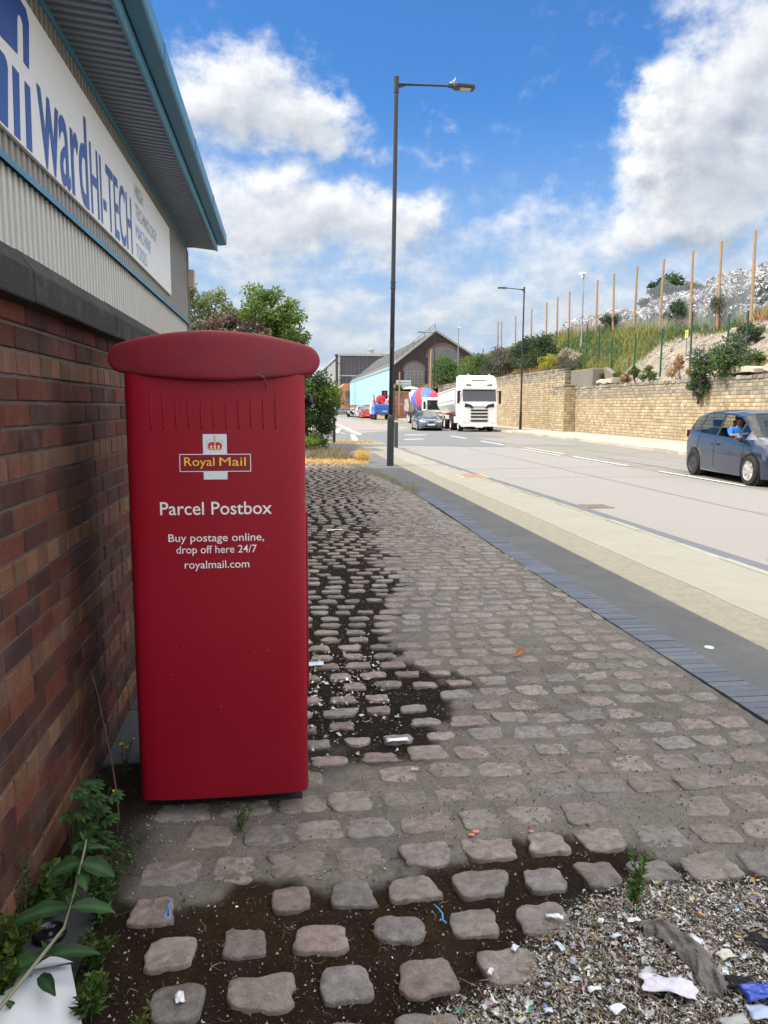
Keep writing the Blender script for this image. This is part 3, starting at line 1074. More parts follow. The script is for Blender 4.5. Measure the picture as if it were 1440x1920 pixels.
def lamp_geo(t, H, arm, head_len, adir, tilt=0.0):
    """column with a thick base, two collars, side arm and flat LED head"""
    c, s = math.cos(adir), math.sin(adir)
    g = MB()
    lathe(g, [(.092, -.05), (.09, 1.20), (.085, 1.27), (.062, 1.31)], n=18)
    box(g, (0, -.085, .75), (.09, .02, .5))
    g.build('base_section', M_black, t, smooth=True, local=True).modifiers.new('es', 'EDGE_SPLIT').split_angle = R(40)
    g = MB()
    lathe(g, [(.06, 1.3), (.055, 4.6), (.05, H - .45), (.05, H)], n=16)
    g.build('pole', M_black, t, smooth=True, local=True)
    for z in (3.1, 4.55):
        g = MB()
        lathe(g, [(.062, z - .09), (.068, z - .085), (.068, z - .06), (.062, z - .055), (.062, z + .055), (.068, z + .06), (.068, z + .085), (.062, z + .09)], n=16)
        g.build('collar', M_black, t, local=True)
    g = MB()
    P = lambda r, z: (r * c, r * s, z)
    lathe(g, [(.062, H - .35), (.062, H + .03), (.03, H + .05)], n=14)
    tube(g, [P(0, H - .14), P(arm * .5, H - .10), P(arm, H - .06)], [.034, .028, .026], 10)
    v = [P(.05, H - .12), P(.05, H - .24), P(.32, H - .13)]
    n = np.array((-s, c, 0)) * .01
    g.add(np.array([np.array(q) + n for q in v] + [np.array(q) - n for q in v]), [(0, 1, 2), (5, 4, 3), (0, 3, 4, 1), (1, 4, 5, 2), (2, 5, 3, 0)])
    g.build('arm', M_black, t, local=True)
    g = MB()
    w = .15
    pl = [(arm - .05, .04), (arm + .08, .06), (arm + .14, w), (arm + head_len, w), (arm + head_len + .05, w * .6), (arm + head_len + .05, -w * .6), (arm + head_len, -w), (arm + .14, -w), (arm + .08, -.06), (arm - .05, -.04)]
    prism(g, [(a * c - b * s, a * s + b * c) for a, b in pl], H - .10, H - .02, 'xy')
    hd = g.build('lamp_head', M_black, t, bev=.015, local=True)
    g = MB()
    pl = [(arm + head_len - .32, w * .6), (arm + head_len - .05, w * .6), (arm + head_len - .05, -w * .6), (arm + head_len - .32, -w * .6)]
    prism(g, [(a * c - b * s, a * s + b * c) for a, b in pl], H - .108, H - .098, 'xy')
    g.build('light_panel', M_lens, hd, local=True)
    t.rotation_euler = (0, tilt, 0)


lp = thing('street_lamp', 'tall black street lamp with a white gull on its head, where the setts end', 'street lamp', (2.77, 19.75, 0), group='street lamps along the road')
lamp_geo(lp, 9.44, 1.35, .58, R(4), R(.65))
lp2 = thing('street_lamp', 'black street lamp against the sandstone wall just right of the white truck', 'street lamp', (16.75, 53.1, 0), group='street lamps along the road')
lamp_geo(lp2, 9.75, 1.25, .58, R(180))
lp3 = thing('street_lamp', 'distant street lamp standing in front of the dark brick gable', 'street lamp', (16.8, 85, 0), group='street lamps along the road')
lamp_geo(lp3, 9.75, 1.25, .58, R(180))
lp4 = thing('street_lamp', 'farthest street lamp, small head just above the grey sloping roof', 'street lamp', (21.2, 150, 0), group='street lamps along the road')
lamp_geo(lp4, 11.6, 1.25, .8, R(180))

# gull perched on the lamp head
gl = thing('gull', 'white gull perched on the head of the tall black lamp', 'bird', (4.30, 19.85, 9.40))
gl.scale = (.6, .6, .6)
g = MB()
rings = []
for (x, z, rx, rz) in ((-.12, .05, .008, .008), (-.06, .075, .035, .035), (0, .10, .052, .055), (.05, .14, .045, .05), (.075, .19, .03, .03), (.085, .225, .028, .028), (.10, .25, .026, .024), (.118, .255, .006, .006)):
    a = np.linspace(0, 6.283, 11)[:-1]
    rings.append(np.stack([x + 0 * a, rx * np.cos(a), z + rz * np.sin(a)], 1))
loft(g, rings)
tube(g, [(0.01, .015, .06), (.015, .015, 0)], .005, 6)
tube(g, [(0.01, -.015, .06), (.015, -.015, 0)], .005, 6)
g.build('body', mat('gull_white', (.8, .8, .78), .7, .05, 9), gl, smooth=True, local=True)
for sg in (-1, 1):
    g = MB()
    leaves(g, [(.04, sg * .05, .14)], [(-1, sg * -.1, -.35)], [(0, sg, .2)], .22, .09, (1, 1, 1))
    g.build('wing', mat('gull_grey', (.35, .37, .4), .7, .05, 9), gl, local=True)
g = MB()
tube(g, [(.112, 0, .252), (.15, 0, .244)], [.008, .002], 6)
g.build('beak', mat('beak', (.6, .4, .05), .5, 0, 5), gl, local=True)

# ================================================================== BOLLARDS
def bollard(loc, label, r=.065, h=1.0):
    t = thing('bollard', label, 'bollard', loc, group='bollards at the side road')
    g = MB()
    lathe(g, [(r, -.15), (r, h - .14), (r * 1.1, h - .13), (r * 1.1, h - .10), (r, h - .09), (r, h - .04)], n=18)
    g.build('post', M_black if r < .07 else mat('grey_bollard', (.05, .055, .055), .5, .1, 6), t, local=True, bev=.003)
    g = MB()
    lathe(g, [(r, h - .04), (r * .92, h - .012), (r * .6, h + .008), (.0, h + .014)], n=18)
    g.build('dome_cap', M_black if r < .07 else MATS['grey_bollard'], t, local=True, smooth=True)


bollard((4.27, 28.85, 0), 'dark grey domed bollard just right of the tall lamp base', .072, .95)
bollard((2.17, 32.5, 0), 'black bollard half hidden by the green bush', .066, 1.05)

# covers in the ground
ic = thing('drain_cover', 'rusty flat rectangular cover set in the concrete strip by the kerb', 'drain cover', (4.15, 16.5, .008))
g = MB()
box(g, (0, 0, .004), (.5, .72, .012))
g.build('lid', mat('rusty_iron', (.27, .16, .105), .85, .2, 9, .4, 60), ic, local=True, bev=.003)
g = MB()
for a, b, c, d in ((0, .385, .58, .05), (0, -.385, .58, .05), (.27, 0, .04, .72), (-.27, 0, .04, .72)):
    box(g, (a, b, .003), (c, d, .008))
g.build('frame', mat('iron_frame', (.42, .37, .28), .9, .2, 9), ic, local=True)
gu = thing('gully_grate', 'small iron gully grate in the road by the near kerb', 'drain', (5.2, 12.2, -.13))
g = MB()
for i in range(7):
    box(g, (-.18 + i * .06, 0, .006), (.03, .42, .014))
for sx in (-.2, .2):
    box(g, (sx, 0, .005), (.03, .46, .012))
for sy in (-.22, .22):
    box(g, (0, sy, .005), (.43, .03, .012))
g.build('grate', mat('gully_iron', (.20, .15, .11), .8, .2, 9), gu, local=True)

# ================================================================== STONE WALL, right side of the road
SC = {'a': [(.45, .335, .18), (.41, .30, .15), (.48, .38, .225), (.36, .26, .135), (.45, .36, .235), (.31, .24, .15), (.50, .41, .255), (.39, .315, .205)],
      'd': [(.30, .25, .18), (.25, .215, .165), (.34, .28, .19), (.22, .195, .16), (.38, .31, .2)],
      'c': [(.22, .195, .16), (.27, .24, .19), (.19, .17, .145), (.31, .27, .21)]}
SC['a'] = [tuple(np.array(c_) * .6 + np.mean(SC['a'], 0) * np.array((.39, .395, .42))) for c_ in SC['a']]
M_stone = mat('sandstone', (1, 1, 1), .92, .22, 5, .6, 40, tint='mul', stain=(.55, .42, (.26, .2, .125)))
M_core = mat('sandstone_joint', (.21, .165, .10), .95, .2, 5, .4, 40)


def stone_run(name, label, X, ya, yb, ztop, depth=.5, ch=.155, ln=(.17, .42), topvar=None, cope=True):
    t = thing(name, label, 'wall', (X, (ya + yb) / 2, 0))
    n = int(ztop / ch)
    ch = ztop / n
    cs = []
    for k in range(-1, n):
        kind = 'd' if (k >= n - 3 or (k == n - 4 and random.random() < .6)) else 'a'
        cs.append((k * ch, (k + 1) * ch, kind))
    g = MB()
    block_wall(g, lambda u, v, o: (X - o, u, v), ya, yb, cs, lambda k: random.uniform(*ln), SC, .018, .014, .02, .006, two=.2)
    g.build('stone_face', M_stone, t)
    g = MB()
    box2(g, (X + .002, ya + .002, -.3), (X + depth, yb - .002, ztop - .01))
    g.build('wall_core', M_core, t)
    if cope:
        g = MB()
        y = ya
        while y < yb:
            L = random.uniform(.28, .5)
            h = random.uniform(.12, .19)
            sl = random.uniform(.02, .1)
            q = [(y + sl, ztop - .005), (min(y + L, yb) - .01 + sl * .5, ztop - .005), (min(y + L, yb) - .02, ztop + h * random.uniform(.75, 1)), (y + .01, ztop + h)]
            prism(g, q, X - .05 + random.uniform(-.02, .02), X + depth - .05, 'yz', tint=np.array(random.choice(SC['c'])) * random.uniform(.8, 1.2))
            y += L
        g.build('coping', M_stone, t, bev=.02)
    return t


stone_run('stone_wall', 'long low buff sandstone wall with rough coping, behind the navy hatchback', 18.9, 10, 48.3, 2.72)
stone_run('stone_wall', 'taller buff sandstone wall behind the white truck and second lamp', 18.9, 50.45, 93, 4.02)
t = stone_run('stone_pier', 'square sandstone pier where the low and tall walls meet', 18.1, 48.3, 50.5, 2.85, depth=.78)
g = MB()
block_wall(g, lambda u, v, o: (u, 48.302 - o, v), 18.1, 18.9, [(k * .158, k * .158 + .158, 'a') for k in range(-1, 18)], lambda k: random.uniform(.2, .4), SC, .016, .012, .016, .004)
g.build('pier_side', M_stone, t)
g = MB()
block_wall(g, lambda u, v, o: (u, 50.448 - o, v), 18.9, 19.4, [(2.9 + k * .158, 3.058 + k * .158, 'd') for k in range(7)], lambda k: random.uniform(.2, .4), SC, .016, .012, .016, .004)
g.build('upper_side', M_stone, t)
cb = thing('concrete_block', 'grey cast concrete block on top of the sandstone wall by the pier', 'concrete block', (19.9, 48, 2.9))
g = MB()
box2(g, (19.0, 46.0, 2.7), (20.1, 49.6, 3.95))
prism(g, [(43.4, 3.0), (46.0, 2.9), (46.0, 4.0), (45.6, 3.95)], 19.7, 20.0, 'yz')
g.build('block', mat('old_concrete', (.19, .165, .13), .95, .25, 1.6, .5, 40, stain=(1.2, .5, (.2, .18, .15))), cb, bev=.04)
# broken slabs lying on the low wall
M_slab = mat('broken_concrete', (.46, .40, .32), .95, .25, 3, .5, 30)
for i, (y, z, L, lab) in enumerate(((44.2, 2.98, 2.2, 'broken concrete slab on the low wall just right of the concrete block'), (30.6, 3.0, 2.4, 'jagged concrete slab on the wall right of the purple buddleia'), (27.6, 3.02, 2.4, 'broken concrete slab tilted on the wall above the car roof'))):
    g = MB()
    n = 9
    P = [(-L / 2 + L * k / (n - 1), random.uniform(.05, .16)) for k in range(n)] + [(L / 2 - L * k / (n - 1), .22 + random.uniform(.05, .22)) for k in range(n)]
    prism(g, [(y + a, z - .12 + b) for a, b in P], 18.95, 19.7, 'yz')
    tag(g.build('concrete_slab', M_slab, bev=.03), lab, 'slab', 'broken slabs on the sandstone wall')

# ================================================================== EMBANKMENT
def sm(x):
    x = np.clip(x, 0, 1)
    return x * x * (3 - 2 * x)


def emb_h(X, Y):
    zw = 2.75 + 1.2 * sm((Y - 47) / 5)
    top = 6.15 + 1.75 * sm((Y - 38) / 28) - .9 * sm((Y - 75) / 40)
    t = sm((X - 19.6) / 5.2) * .75 + .25 * np.clip((X - 19.3) / 6, 0, 1)
    h = zw + (top - zw) * t + .9 * np.clip((X - 25) / 12, 0, 1)
    return h + .5 * (fbm(X * .5, Y * .5, 3) - .5) + .16 * (fbm(X * 2.2, Y * 2.2, 4) - .5)


def rubble_mask(X, Y):
    m = sm((Y - 29.5) / 3) * (1 - sm((Y - 45.5 + (X - 20) * .7) / 3)) * (1 - sm((X - 23.6 + .1 * (Y - 36)) / 1.0))
    return np.clip(m + .5 * (fbm(X * .8, Y * .8, 8) - .5), 0, 1)


def emb_t(X, Y):
    m = rubble_mask(X, Y)[..., None]
    n = fbm(X * 3, Y * 3, 17)[..., None]
    return np.array((.27, .225, .175)) * (.45 + .9 * n) * m + np.array((.12, .12, .055)) * (.6 + .8 * n) * (1 - m)


g = MB()
grid(g, np.concatenate([np.arange(19.25, 27, .2), np.arange(27, 90, 2.5)]), np.arange(4, 112, .35), emb_h, emb_t)
g.build('embankment', mat('embankment_soil', (1, 1, 1), .95, .3, 3, .8, 25, tint='mul'), kind='structure', smooth=True)

ROCK = MB()
n = 1500
ys, xs = RNG.uniform(27, 47.5, n), RNG.uniform(19.5, 24.2, n)
keep = rubble_mask(xs, ys) > RNG.uniform(.2, .8, n)
for x, y in zip(xs[keep], ys[keep]):
    s = random.uniform(.03, .10) * (2.0 if random.random() < .06 else 1)
    v = np.array([(-1, -1, -.6), (1, -1, -.6), (1, 1, -.6), (-1, 1, -.6), (-.6, -.7, .6), (.7, -.6, .5), (.6, .6, .7), (-.7, .6, .5)]) * RNG.uniform(.5, 1.2, (8, 3)) * s
    q = random.uniform(0, 6)
    v = v @ np.array([(math.cos(q), math.sin(q), 0), (-math.sin(q), math.cos(q), 0), (0, 0, 1)])
    ROCK.add(v + (x, y, float(emb_h(np.array(x), np.array(y))) + s * .2), BOXF, np.array((.36, .31, .25)) * random.uniform(.5, 1.25))
tag(ROCK.build('rubble', mat('rubble_stone', (1, 1, 1), .95, .2, 5, .4, 30, tint='mul')), 'pale broken rubble strewn down the bare slope', 'rubble', kind='stuff')

# ------------------------------------------------------------------ foliage
M_leaf = mat('leaf', (1, 1, 1), .55, .15, 3, tint='mul', transl=.35, spec=.3)
M_bark = mat('bark', (.10, .075, .055), .9, .3, 9, .6, 50)
M_dry = mat('dry_blade', (1, 1, 1), .8, .1, 3, tint='mul', transl=.25, spec=.2)

# rough grass and weeds on the slope
def blades(mb, X, Y, Z, H, Wd, cols, lean=.35):
    n = len(X)
    D = np.stack([RNG.normal(0, lean, n), RNG.normal(0, lean, n), np.ones(n)], 1)
    leaves(mb, np.stack([X, Y, Z], 1), D, rdir(n, -.3, .3), H, Wd, cols, fold=.05)


YEL = [(.27, .26, .07), (.23, .235, .065), (.31, .28, .09), (.18, .20, .06)]
GRN = [(.12, .17, .05), (.09, .14, .045), (.15, .19, .06), (.20, .22, .07)]
TAN = [(.42, .26, .12), (.38, .24, .13), (.46, .31, .16), (.33, .2, .11)]
n = 80000
X = 19.5 + 9.5 * RNG.random(n) ** 1.25
Y = 22 + 86 * RNG.random(n) ** 1.3
rm = rubble_mask(X, Y)
ok = rm < RNG.uniform(.15, .75, n)
X, Y = X[ok], Y[ok]
n = len(X)
k1, k2 = fbm(X * .35, Y * .22, 41), fbm(X * .5, Y * .35, 47)
lowc = sm((21.8 - X) / 1.6)
cols = np.where((k1 + .16 * lowc > .60)[:, None], pick(TAN, n), np.where((k2 > .48)[:, None], pick(YEL, n), pick(GRN, n)))
H = RNG.uniform(.25, .8, n) * (.55 + .8 * k2)
g = MB()
blades(g, X, Y, emb_h(X, Y) - .03, H, RNG.uniform(.03, .075, n), cols)
tag(g.build('rough_grass', M_dry), 'tall yellow green grass and weeds on the embankment', 'grass', kind='stuff')


def bush_geo(mb, c, rad, nclump, per, size, cols, seed=0, flat=.0, flowers=None, fl_n=0):
    c, rad = np.array(c, float), np.array(rad, float)
    d = rdir(nclump, -.5 + flat, 1)
    cc = c + d * rad * RNG.uniform(.45, 1.0, (nclump, 1))
    cr = RNG.uniform(.16, .34, nclump) * rad.mean()
    ii = np.repeat(np.arange(nclump), per)
    n = len(ii)
    q = rdir(n) * (RNG.random((n, 1)) ** .45)
    P = cc[ii] + q * cr[ii][:, None] * np.array((1.15, 1.15, .85))
    Dn = q * .7 + rdir(n) * .6 + np.array((0, 0, -.15))
    N = rdir(n, .1, 1)
    base = np.array(cols)[RNG.integers(0, len(cols), nclump)][ii]
    t = base * RNG.uniform(.7, 1.3, (n, 1))
    leaves(mb, P, Dn, N, RNG.uniform(.7, 1.3, n) * size, RNG.uniform(.4, .6, n) * size, t)
    return cc, cr


def bush(label, c, rad, nclump, per, size, cols, name='bush', cat='bush', flowers=None, group='bushes on the embankment', stems=7, flat=0.0):
    t = thing(name, label, cat, (c[0], c[1], c[2] - rad[2] * .8), group=group)
    g = MB()
    cc, cr = bush_geo(g, c, rad, nclump, per, size, cols, flat=flat)
    g.build('foliage', M_leaf, t)
    g = MB()
    b = np.array((c[0], c[1], c[2] - rad[2] * .95))
    for q in cc[:stems]:
        m_ = (b + q) / 2 + rdir(1)[0] * .12 * np.array(rad)
        tube(g, [b + rdir(1)[0] * .05, m_, q], [.03 * rad[0] ** .5, .02, .008], 6)
    g.build('stem', M_bark, t)
    if flowers:
        g = MB()
        n = flowers[1]
        i = RNG.integers(0, len(cc), n)
        P = cc[i] + rdir(n, -.3, 1) * cr[i][:, None] * 1.1
        for p in P:
            d = rdir(1, -.1, 1)[0]
            k = 12
            s = np.linspace(0, flowers[2], k)[:, None]
            leaves(g, p + d * s + rdir(k) * .012, rdir(k), rdir(k), .05, .04, pick(flowers[0], k))
            g.build('blossom', M_leaf, t)
            g = MB()
    return t


BUD = [(.07, .12, .035), (.055, .095, .03), (.10, .15, .05), (.08, .13, .06)]
PUR = [(.30, .20, .36), (.24, .16, .30), (.36, .27, .40)]
DKG = [(.045, .08, .032), (.06, .095, .036), (.04, .068, .03), (.075, .115, .042)]
bush('purple flowering buddleia spilling over the low sandstone wall', (19.3, 32.3, 3.45), (.95, 2.0, 1.15), 34, 120, .17, BUD, 'buddleia', 'shrub', (PUR, 70, .28), 'buddleias rooted on the sandstone wall')
bush('leafy buddleia tail hanging down the face of the sandstone wall', (18.72, 33.1, 2.45), (.28, .75, .75), 14, 110, .14, BUD, 'buddleia', 'shrub', (PUR, 30, .22), 'buddleias rooted on the sandstone wall', flat=-.4)
bush('large dark green bush behind the second street lamp', (20.3, 61.5, 5.6), (1.6, 3.4, 1.7), 44, 130, .2, DKG)
bush('grey purple buddleia thicket above the white truck', (20.2, 70.5, 5.3), (1.4, 4.2, 1.5), 40, 120, .22, [(.09, .10, .06), (.12, .11, .08), (.14, .12, .12), (.06, .09, .035)], 'buddleia', 'shrub', ([(.2, .15, .2)], 60, .3))
bush('bright green bush above the tall wall left of the truck cab', (20.0, 80, 5.4), (1.4, 4.0, 1.5), 36, 120, .24, [(.10, .17, .04), (.08, .14, .035), (.13, .2, .05)])
bush('green bush at the far end of the sandstone wall, beside the brick gable', (19.6, 92.5, 5.3), (1.6, 4.2, 2.1), 40, 130, .26, [(.08, .15, .04), (.06, .115, .035), (.10, .17, .05)])
bush('cream seeded weed clump on the wall left of the concrete block', (19.9, 52.6, 5.0), (.6, 1.5, .75), 16, 90, .15, [(.45, .40, .30), (.38, .33, .25), (.2, .2, .12)], 'weed_clump', 'weeds')
bush('tangled grey weeds on the wall top by the concrete block', (19.7, 51.2, 4.3), (.5, 1.4, .45), 14, 90, .14, [(.14, .14, .10), (.10, .12, .06), (.2, .17, .11)], 'weed_clump', 'weeds')
bush('yellow green broom beside the dark bush', (20.2, 56.6, 4.9), (.8, 2.0, .8), 20, 120, .13, [(.34, .33, .05), (.26, .27, .05)], 'broom', 'shrub')
bush('dark elder bush among the tall wooden posts', (24.2, 45.4, 7.3), (.7, 1.1, .75), 16, 110, .15, [(.07, .12, .05), (.05, .09, .04)])
bush('spiky dark shrub in front of the waste heap', (24.5, 40.9, 7.0), (.8, 1.5, .9), 18, 60, .15, [(.09, .11, .055), (.07, .09, .05), (.12, .12, .08)])
bush('small dark bush between the wooden posts left of the yard container', (24.3, 55.6, 7.9), (.6, 1.2, .6), 14, 110, .15, [(.07, .12, .05), (.05, .09, .04)])
bush('green shrub on the slope between the two rightmost green posts', (22.2, 35.3, 5.0), (.7, 1.1, .6), 16, 110, .14, [(.09, .13, .06), (.11, .15, .06)])
for i, (y, r, lab, cc_) in enumerate(((46.0, .35, 'small green weed tuft on the low wall beside the broken slab', GRN), (43.6, .5, 'leafy weed clump on the low wall left of the middle green posts', GRN), (41.6, .45, 'leafy weed clump on the low wall between two green posts', GRN), (40.2, .5, 'tall leafy weed on the low wall at the foot of a green post', GRN), (36.6, .7, 'orange dried weed clump on the low wall left of the buddleia', TAN), (42.6, .3, 'orange dried tuft on the low wall', TAN), (30.4, .5, 'dark weed at the foot of the rightmost green post', GRN))):
    bush(lab, (19.7, y, 3.1 + r * .5), (.4, r, r), 9, 90, .13, cc_, 'weed_clump', 'weeds', group='weeds growing on the low wall', stems=4)

# ------------------------------------------------------------------ posts on the embankment
M_wood = mat('timber_post', (.34, .215, .12), .8, .25, 5, .3, 40, stain=(2, .4, (.22, .14, .085)))
M_gp = mat('green_post', (.012, .075, .058), .5, .1, 5)
WOODY = [37.8, 40.9, 43.85, 47.5, 51.2, 54.75, 57.8, 63.5, 66.4, 69.2, 73.5, 78.6, 83.8, 85.2]
for i, y in enumerate(WOODY):
    ztop = [10.48, 10.59, 10.65, 10.84, 11.05, 11.15, 11.18, 11.13, 11.09, 11.0, 10.95, 10.9, 10.85, 10.95][i]
    zb = float(emb_h(np.array(24.0), np.array(y))) - .4
    g = MB()
    lx, ly = random.uniform(-.02, .03), random.uniform(-.05, .02)
    tube(g, [(lx, ly * 2, 0), (0, 0, (ztop - zb) * .5), (-lx, -ly * 2, ztop - zb)], [.08, .077, .073], 10)
    o = g.build('wooden_post', M_wood, smooth=False)
    o.location = (24.0, y, zb)
    lab = ['tall wooden post at the right end of the row, in front of the white heap', 'wooden post second from the right end of the embankment row', 'wooden post just right of the dark tree behind the heaps', 'wooden post crossing the left side of the dark tree on the embankment', 'wooden post fifth from the right end of the embankment row', 'wooden post sixth from the right end, behind a small dark bush', 'wooden post just right of the grey camera mast', 'wooden post just left of the grey camera mast', 'wooden post second to the left of the camera mast', 'wooden post third to the left of the camera mast', 'thin looking wooden post nearest the second street lamp on its right', 'wooden post nearest the second street lamp on its left', 'right one of the close pair of posts at the far left of the row', 'leftmost, most distant wooden post of the embankment row'][i]
    tag(o, lab, 'post', 'wooden posts on the embankment')
GPOSTS = [(20.5, 32.5, 5.79, 3.5), (22, 36.45, 6.11, 4.4), (20.5, 37.2, 5.78, 3.4), (20.5, 40.3, 5.79, 3.4), (20.5, 43.5, 5.8, 3.4), (20.5, 46.7, 5.81, 3.4), (21.5, 51.1, 7.08, 3.7), (21.5, 53.35, 7.42, 4.3), (22, 58.2, 7.6, 5.6), (22, 61.0, 7.6, 6.0), (22, 64.3, 7.55, 6.0),
          (21, 80, 7.6, 6), (21, 84, 7.5, 6), (21, 88, 7.4, 6), (21, 92, 7.3, 6), (21, 96, 7.2, 6)]
GL = {0: 'dark green metal post nearest the right edge of the slope', 1: 'dark green metal post behind the buddleia', 2: 'dark green metal post beside the small yellow sign', 3: 'dark green metal post on the rubble left of the yellow sign', 4: 'dark green metal post in the middle of the rubble', 5: 'short looking green post at the left foot of the rubble', 6: 'green post above the concrete block', 7: 'tall green post right of the camera mast', 8: 'leaning green post left of the camera mast'}
for i, (x, y, zt, zb) in enumerate(GPOSTS):
    g = MB()
    lean = .12 if i == 8 else random.uniform(-.015, .015)
    prism(g, [(-.035, -.035), (.035, -.035), (.035, .035), (-.035, .035)], 0, zt - zb + .3, 'xy')
    box(g, (0, 0, zt - zb + .31), (.085, .085, .025))
    o = g.build('green_post', M_gp, bev=.006)
    o.location = (x, y, zb - .3)
    o.rotation_euler = (lean * .3, -lean if i != 8 else -.06, .3)
    tag(o, GL.get(i, ['', '', '', '', '', '', '', '', '', 'upright green post in the grass, second left of the camera mast', 'upright green post in the grass, third left of the camera mast', 'nearest of the small green posts beyond the dark bush', 'second nearest small green post beyond the dark bush', 'middle one of the small green posts beyond the dark bush', 'small green post next to the farthest one above the truck', 'farthest small green post above the end of the stone wall'][i]), 'post', 'green fence posts on the slope')

cm = thing('camera_mast', 'slim grey mast with a white camera at its top, on the embankment', 'camera mast', (22.5, 56.85, 5.0))
g = MB()
lathe(g, [(.085, 0), (.085, 1.5), (.06, 1.55), (.05, 4.5), (.045, 6.8)], n=12)
g.build('pole', mat('mast_grey', (.2, .225, .22), .5, .1, 5), cm, local=True, smooth=True)
g = MB()
box(g, (-.12, -.1, 6.45), (.22, .5, .16), .4)
box(g, (.05, -.05, 6.5), (.3, .1, .06))
lathe(g, [(.02, 6.1), (.08, 6.15), (.08, 6.25), (.03, 6.3)], (-.14, -.1, 0), 10)
g.build('camera', mat('camera_white', (.75, .76, .76), .4, .05, 5), cm, local=True, bev=.01)
cm2 = thing('camera_mast', 'distant thin grey mast beside the brick gable', 'camera mast', (20.5, 89.5, 4.5))
g = MB()
lathe(g, [(.08, 0), (.05, 6.3)], n=10)
g.build('pole', MATS['mast_grey'], cm2, local=True)
g = MB()
box(g, (.1, 0, 6.25), (.35, .2, .12))
g.build('camera', MATS['camera_white'], cm2, local=True)

ys_ = thing('warning_sign', 'small yellow plate sign on the rubble slope', 'sign', (22, 40.45, 5.0))
g = MB()
box(g, (0, 0, .55), (.02, .3, .42))
g.build('plate', mat('sign_yellow', (.75, .62, .04), .5, .08, 9), ys_, local=True)
g = MB()
box(g, (-.012, 0, .52), (.006, .14, .03))
box(g, (-.012, .02, .62), (.006, .12, .1))
g.build('marking', mat('sign_mark', (.25, .22, .08), .5, .08, 9), ys_, local=True)
g = MB()
tube(g, [(.02, 0, -.8), (.02, 0, .6)], .018, 6)
g.build('stake', M_gp, ys_, local=True)

# thin debris netting hung between the wooden posts
g = MB()
NP = [(y, z) for y, z in zip(WOODY, [9.3, 9.2, 9.35, 9.9, 10.1, 10.0, 10.2, 10.3, 10.1, 10.0, 9.8, 9.7, 9.6, 9.6])]
top_, bot_ = [], []
for (ya, za), (yb, zb_) in zip(NP[:-1], NP[1:]):
    for i in range(8):
        t_ = i / 8
        y = ya + (yb - ya) * t_
        sag = .7 * 4 * t_ * (1 - t_)
        top_.append((24.12 + .1 * math.sin(y * 2.1), y, za + (zb_ - za) * t_ - sag))
        bot_.append((24.12 + .12 * math.sin(y * 1.3), y, float(emb_h(np.array(24.1), np.array(y))) - .1))
n = len(top_)
g.add(np.array(top_ + bot_), [(i, i + 1, n + i + 1, n + i) for i in range(n - 1)])
tag(g.build('netting', mat('grey_net', (.42, .45, .48), .9, .1, 3, alpha=.2)), 'fine grey debris netting hung between the wooden posts', 'netting')

# ------------------------------------------------------------------ heaps of shredded white waste
def heap(label, c, rad, n, size, cols):
    t = thing('waste_heap', label, 'waste heap', (c[0], c[1], c[2] - rad[2] * .6), group='heaps of baled white waste')
    g = MB()
    U = np.linspace(0, 2 * math.pi, 42, endpoint=False)
    rings = []
    rad = np.array(rad, float)

    def rr(u, w):
        x, y, z = np.cos(u) * np.cos(w), np.sin(u) * np.cos(w), np.sin(w)
        k = 1 / (np.abs(x) ** 4 + np.abs(y) ** 4 + np.abs(z) ** 4) ** .25
        k = k * (.66 + .42 * fbm(u * 2 + c[1], w * 4 + c[0], 5) + .2 * fbm(u * 7 + c[1], w * 9 + c[0], 9))
        return np.stack([c[0] + x * k * rad[0], c[1] + y * k * rad[1], c[2] + z * k * rad[2]], -1)
    for w in np.linspace(-.9, 1.45, 16):
        rings.append(rr(U, np.full(42, w)))
    loft(g, rings, (.42, .42, .42))
    g.build('core', mat('waste_core', (.30, .30, .30), .9, .5, 2.2, .8, 9), t)
    g = MB()
    u, w = RNG.uniform(0, 2 * math.pi, n), np.arcsin(RNG.uniform(-.6, .99, n))
    P = rr(u, w) + RNG.normal(0, .05, (n, 3))
    v = P[:, None, :] + RNG.normal(0, size, (n, 4, 3))
    tt = pick(cols, n, .2)
    g.add(v.reshape(-1, 3), np.arange(n * 4).reshape(n, 4), np.repeat(tt, 4, 0))
    g.build('plastic_scraps', mat('white_waste', (1, 1, 1), .5, .1, 3, tint='mul'), t)


WHT = [(.52, .52, .52), (.46, .47, .5), (.36, .36, .37), (.60, .59, .57), (.24, .24, .26), (.40, .38, .36), (.30, .29, .28)]
MIX = WHT + [(.30, .32, .36), (.5, .2, .2), (.25, .3, .45), (.45, .42, .36)]
heap('bright white waste heap at the right edge, behind the rightmost post', (30.5, 46.3, 8.1), (2.4, 3.4, 1.9), 7000, .10, WHT)
heap('tall grey topped waste heap behind the rightmost wooden posts', (31.2, 50.6, 8.3), (2.2, 2.4, 2.1), 6000, .10, MIX)
heap('white waste heap between the middle wooden posts', (30, 55.6, 8.2), (2.2, 2.8, 1.6), 6000, .10, MIX + WHT)
heap('low white waste heap at the foot of the tree', (30, 61.2, 8.1), (2.0, 2.4, 1.3), 5000, .11, WHT)
heap('distant pinkish grey waste heap left of the yard container', (30, 71.5, 8.6), (2.0, 7.5, 1.5), 5000, .12, [(.45, .40, .38), (.52, .42, .40), (.6, .58, .55), (.36, .34, .32)])
ct = thing('container', 'small dark grey container on the embankment left of the white heap', 'container', (29, 65.0, 8.0), .2)
g = MB()
box(g, (0, 0, .7), (1.2, 2.6, 1.7))
for i in range(9):
    box(g, (-.61, -1.2 + i * .3, .7), (.04, .1, 1.5))
g.build('body', mat('container_grey', (.13, .14, .14), .7, .2, 3), ct, local=True, bev=.02)
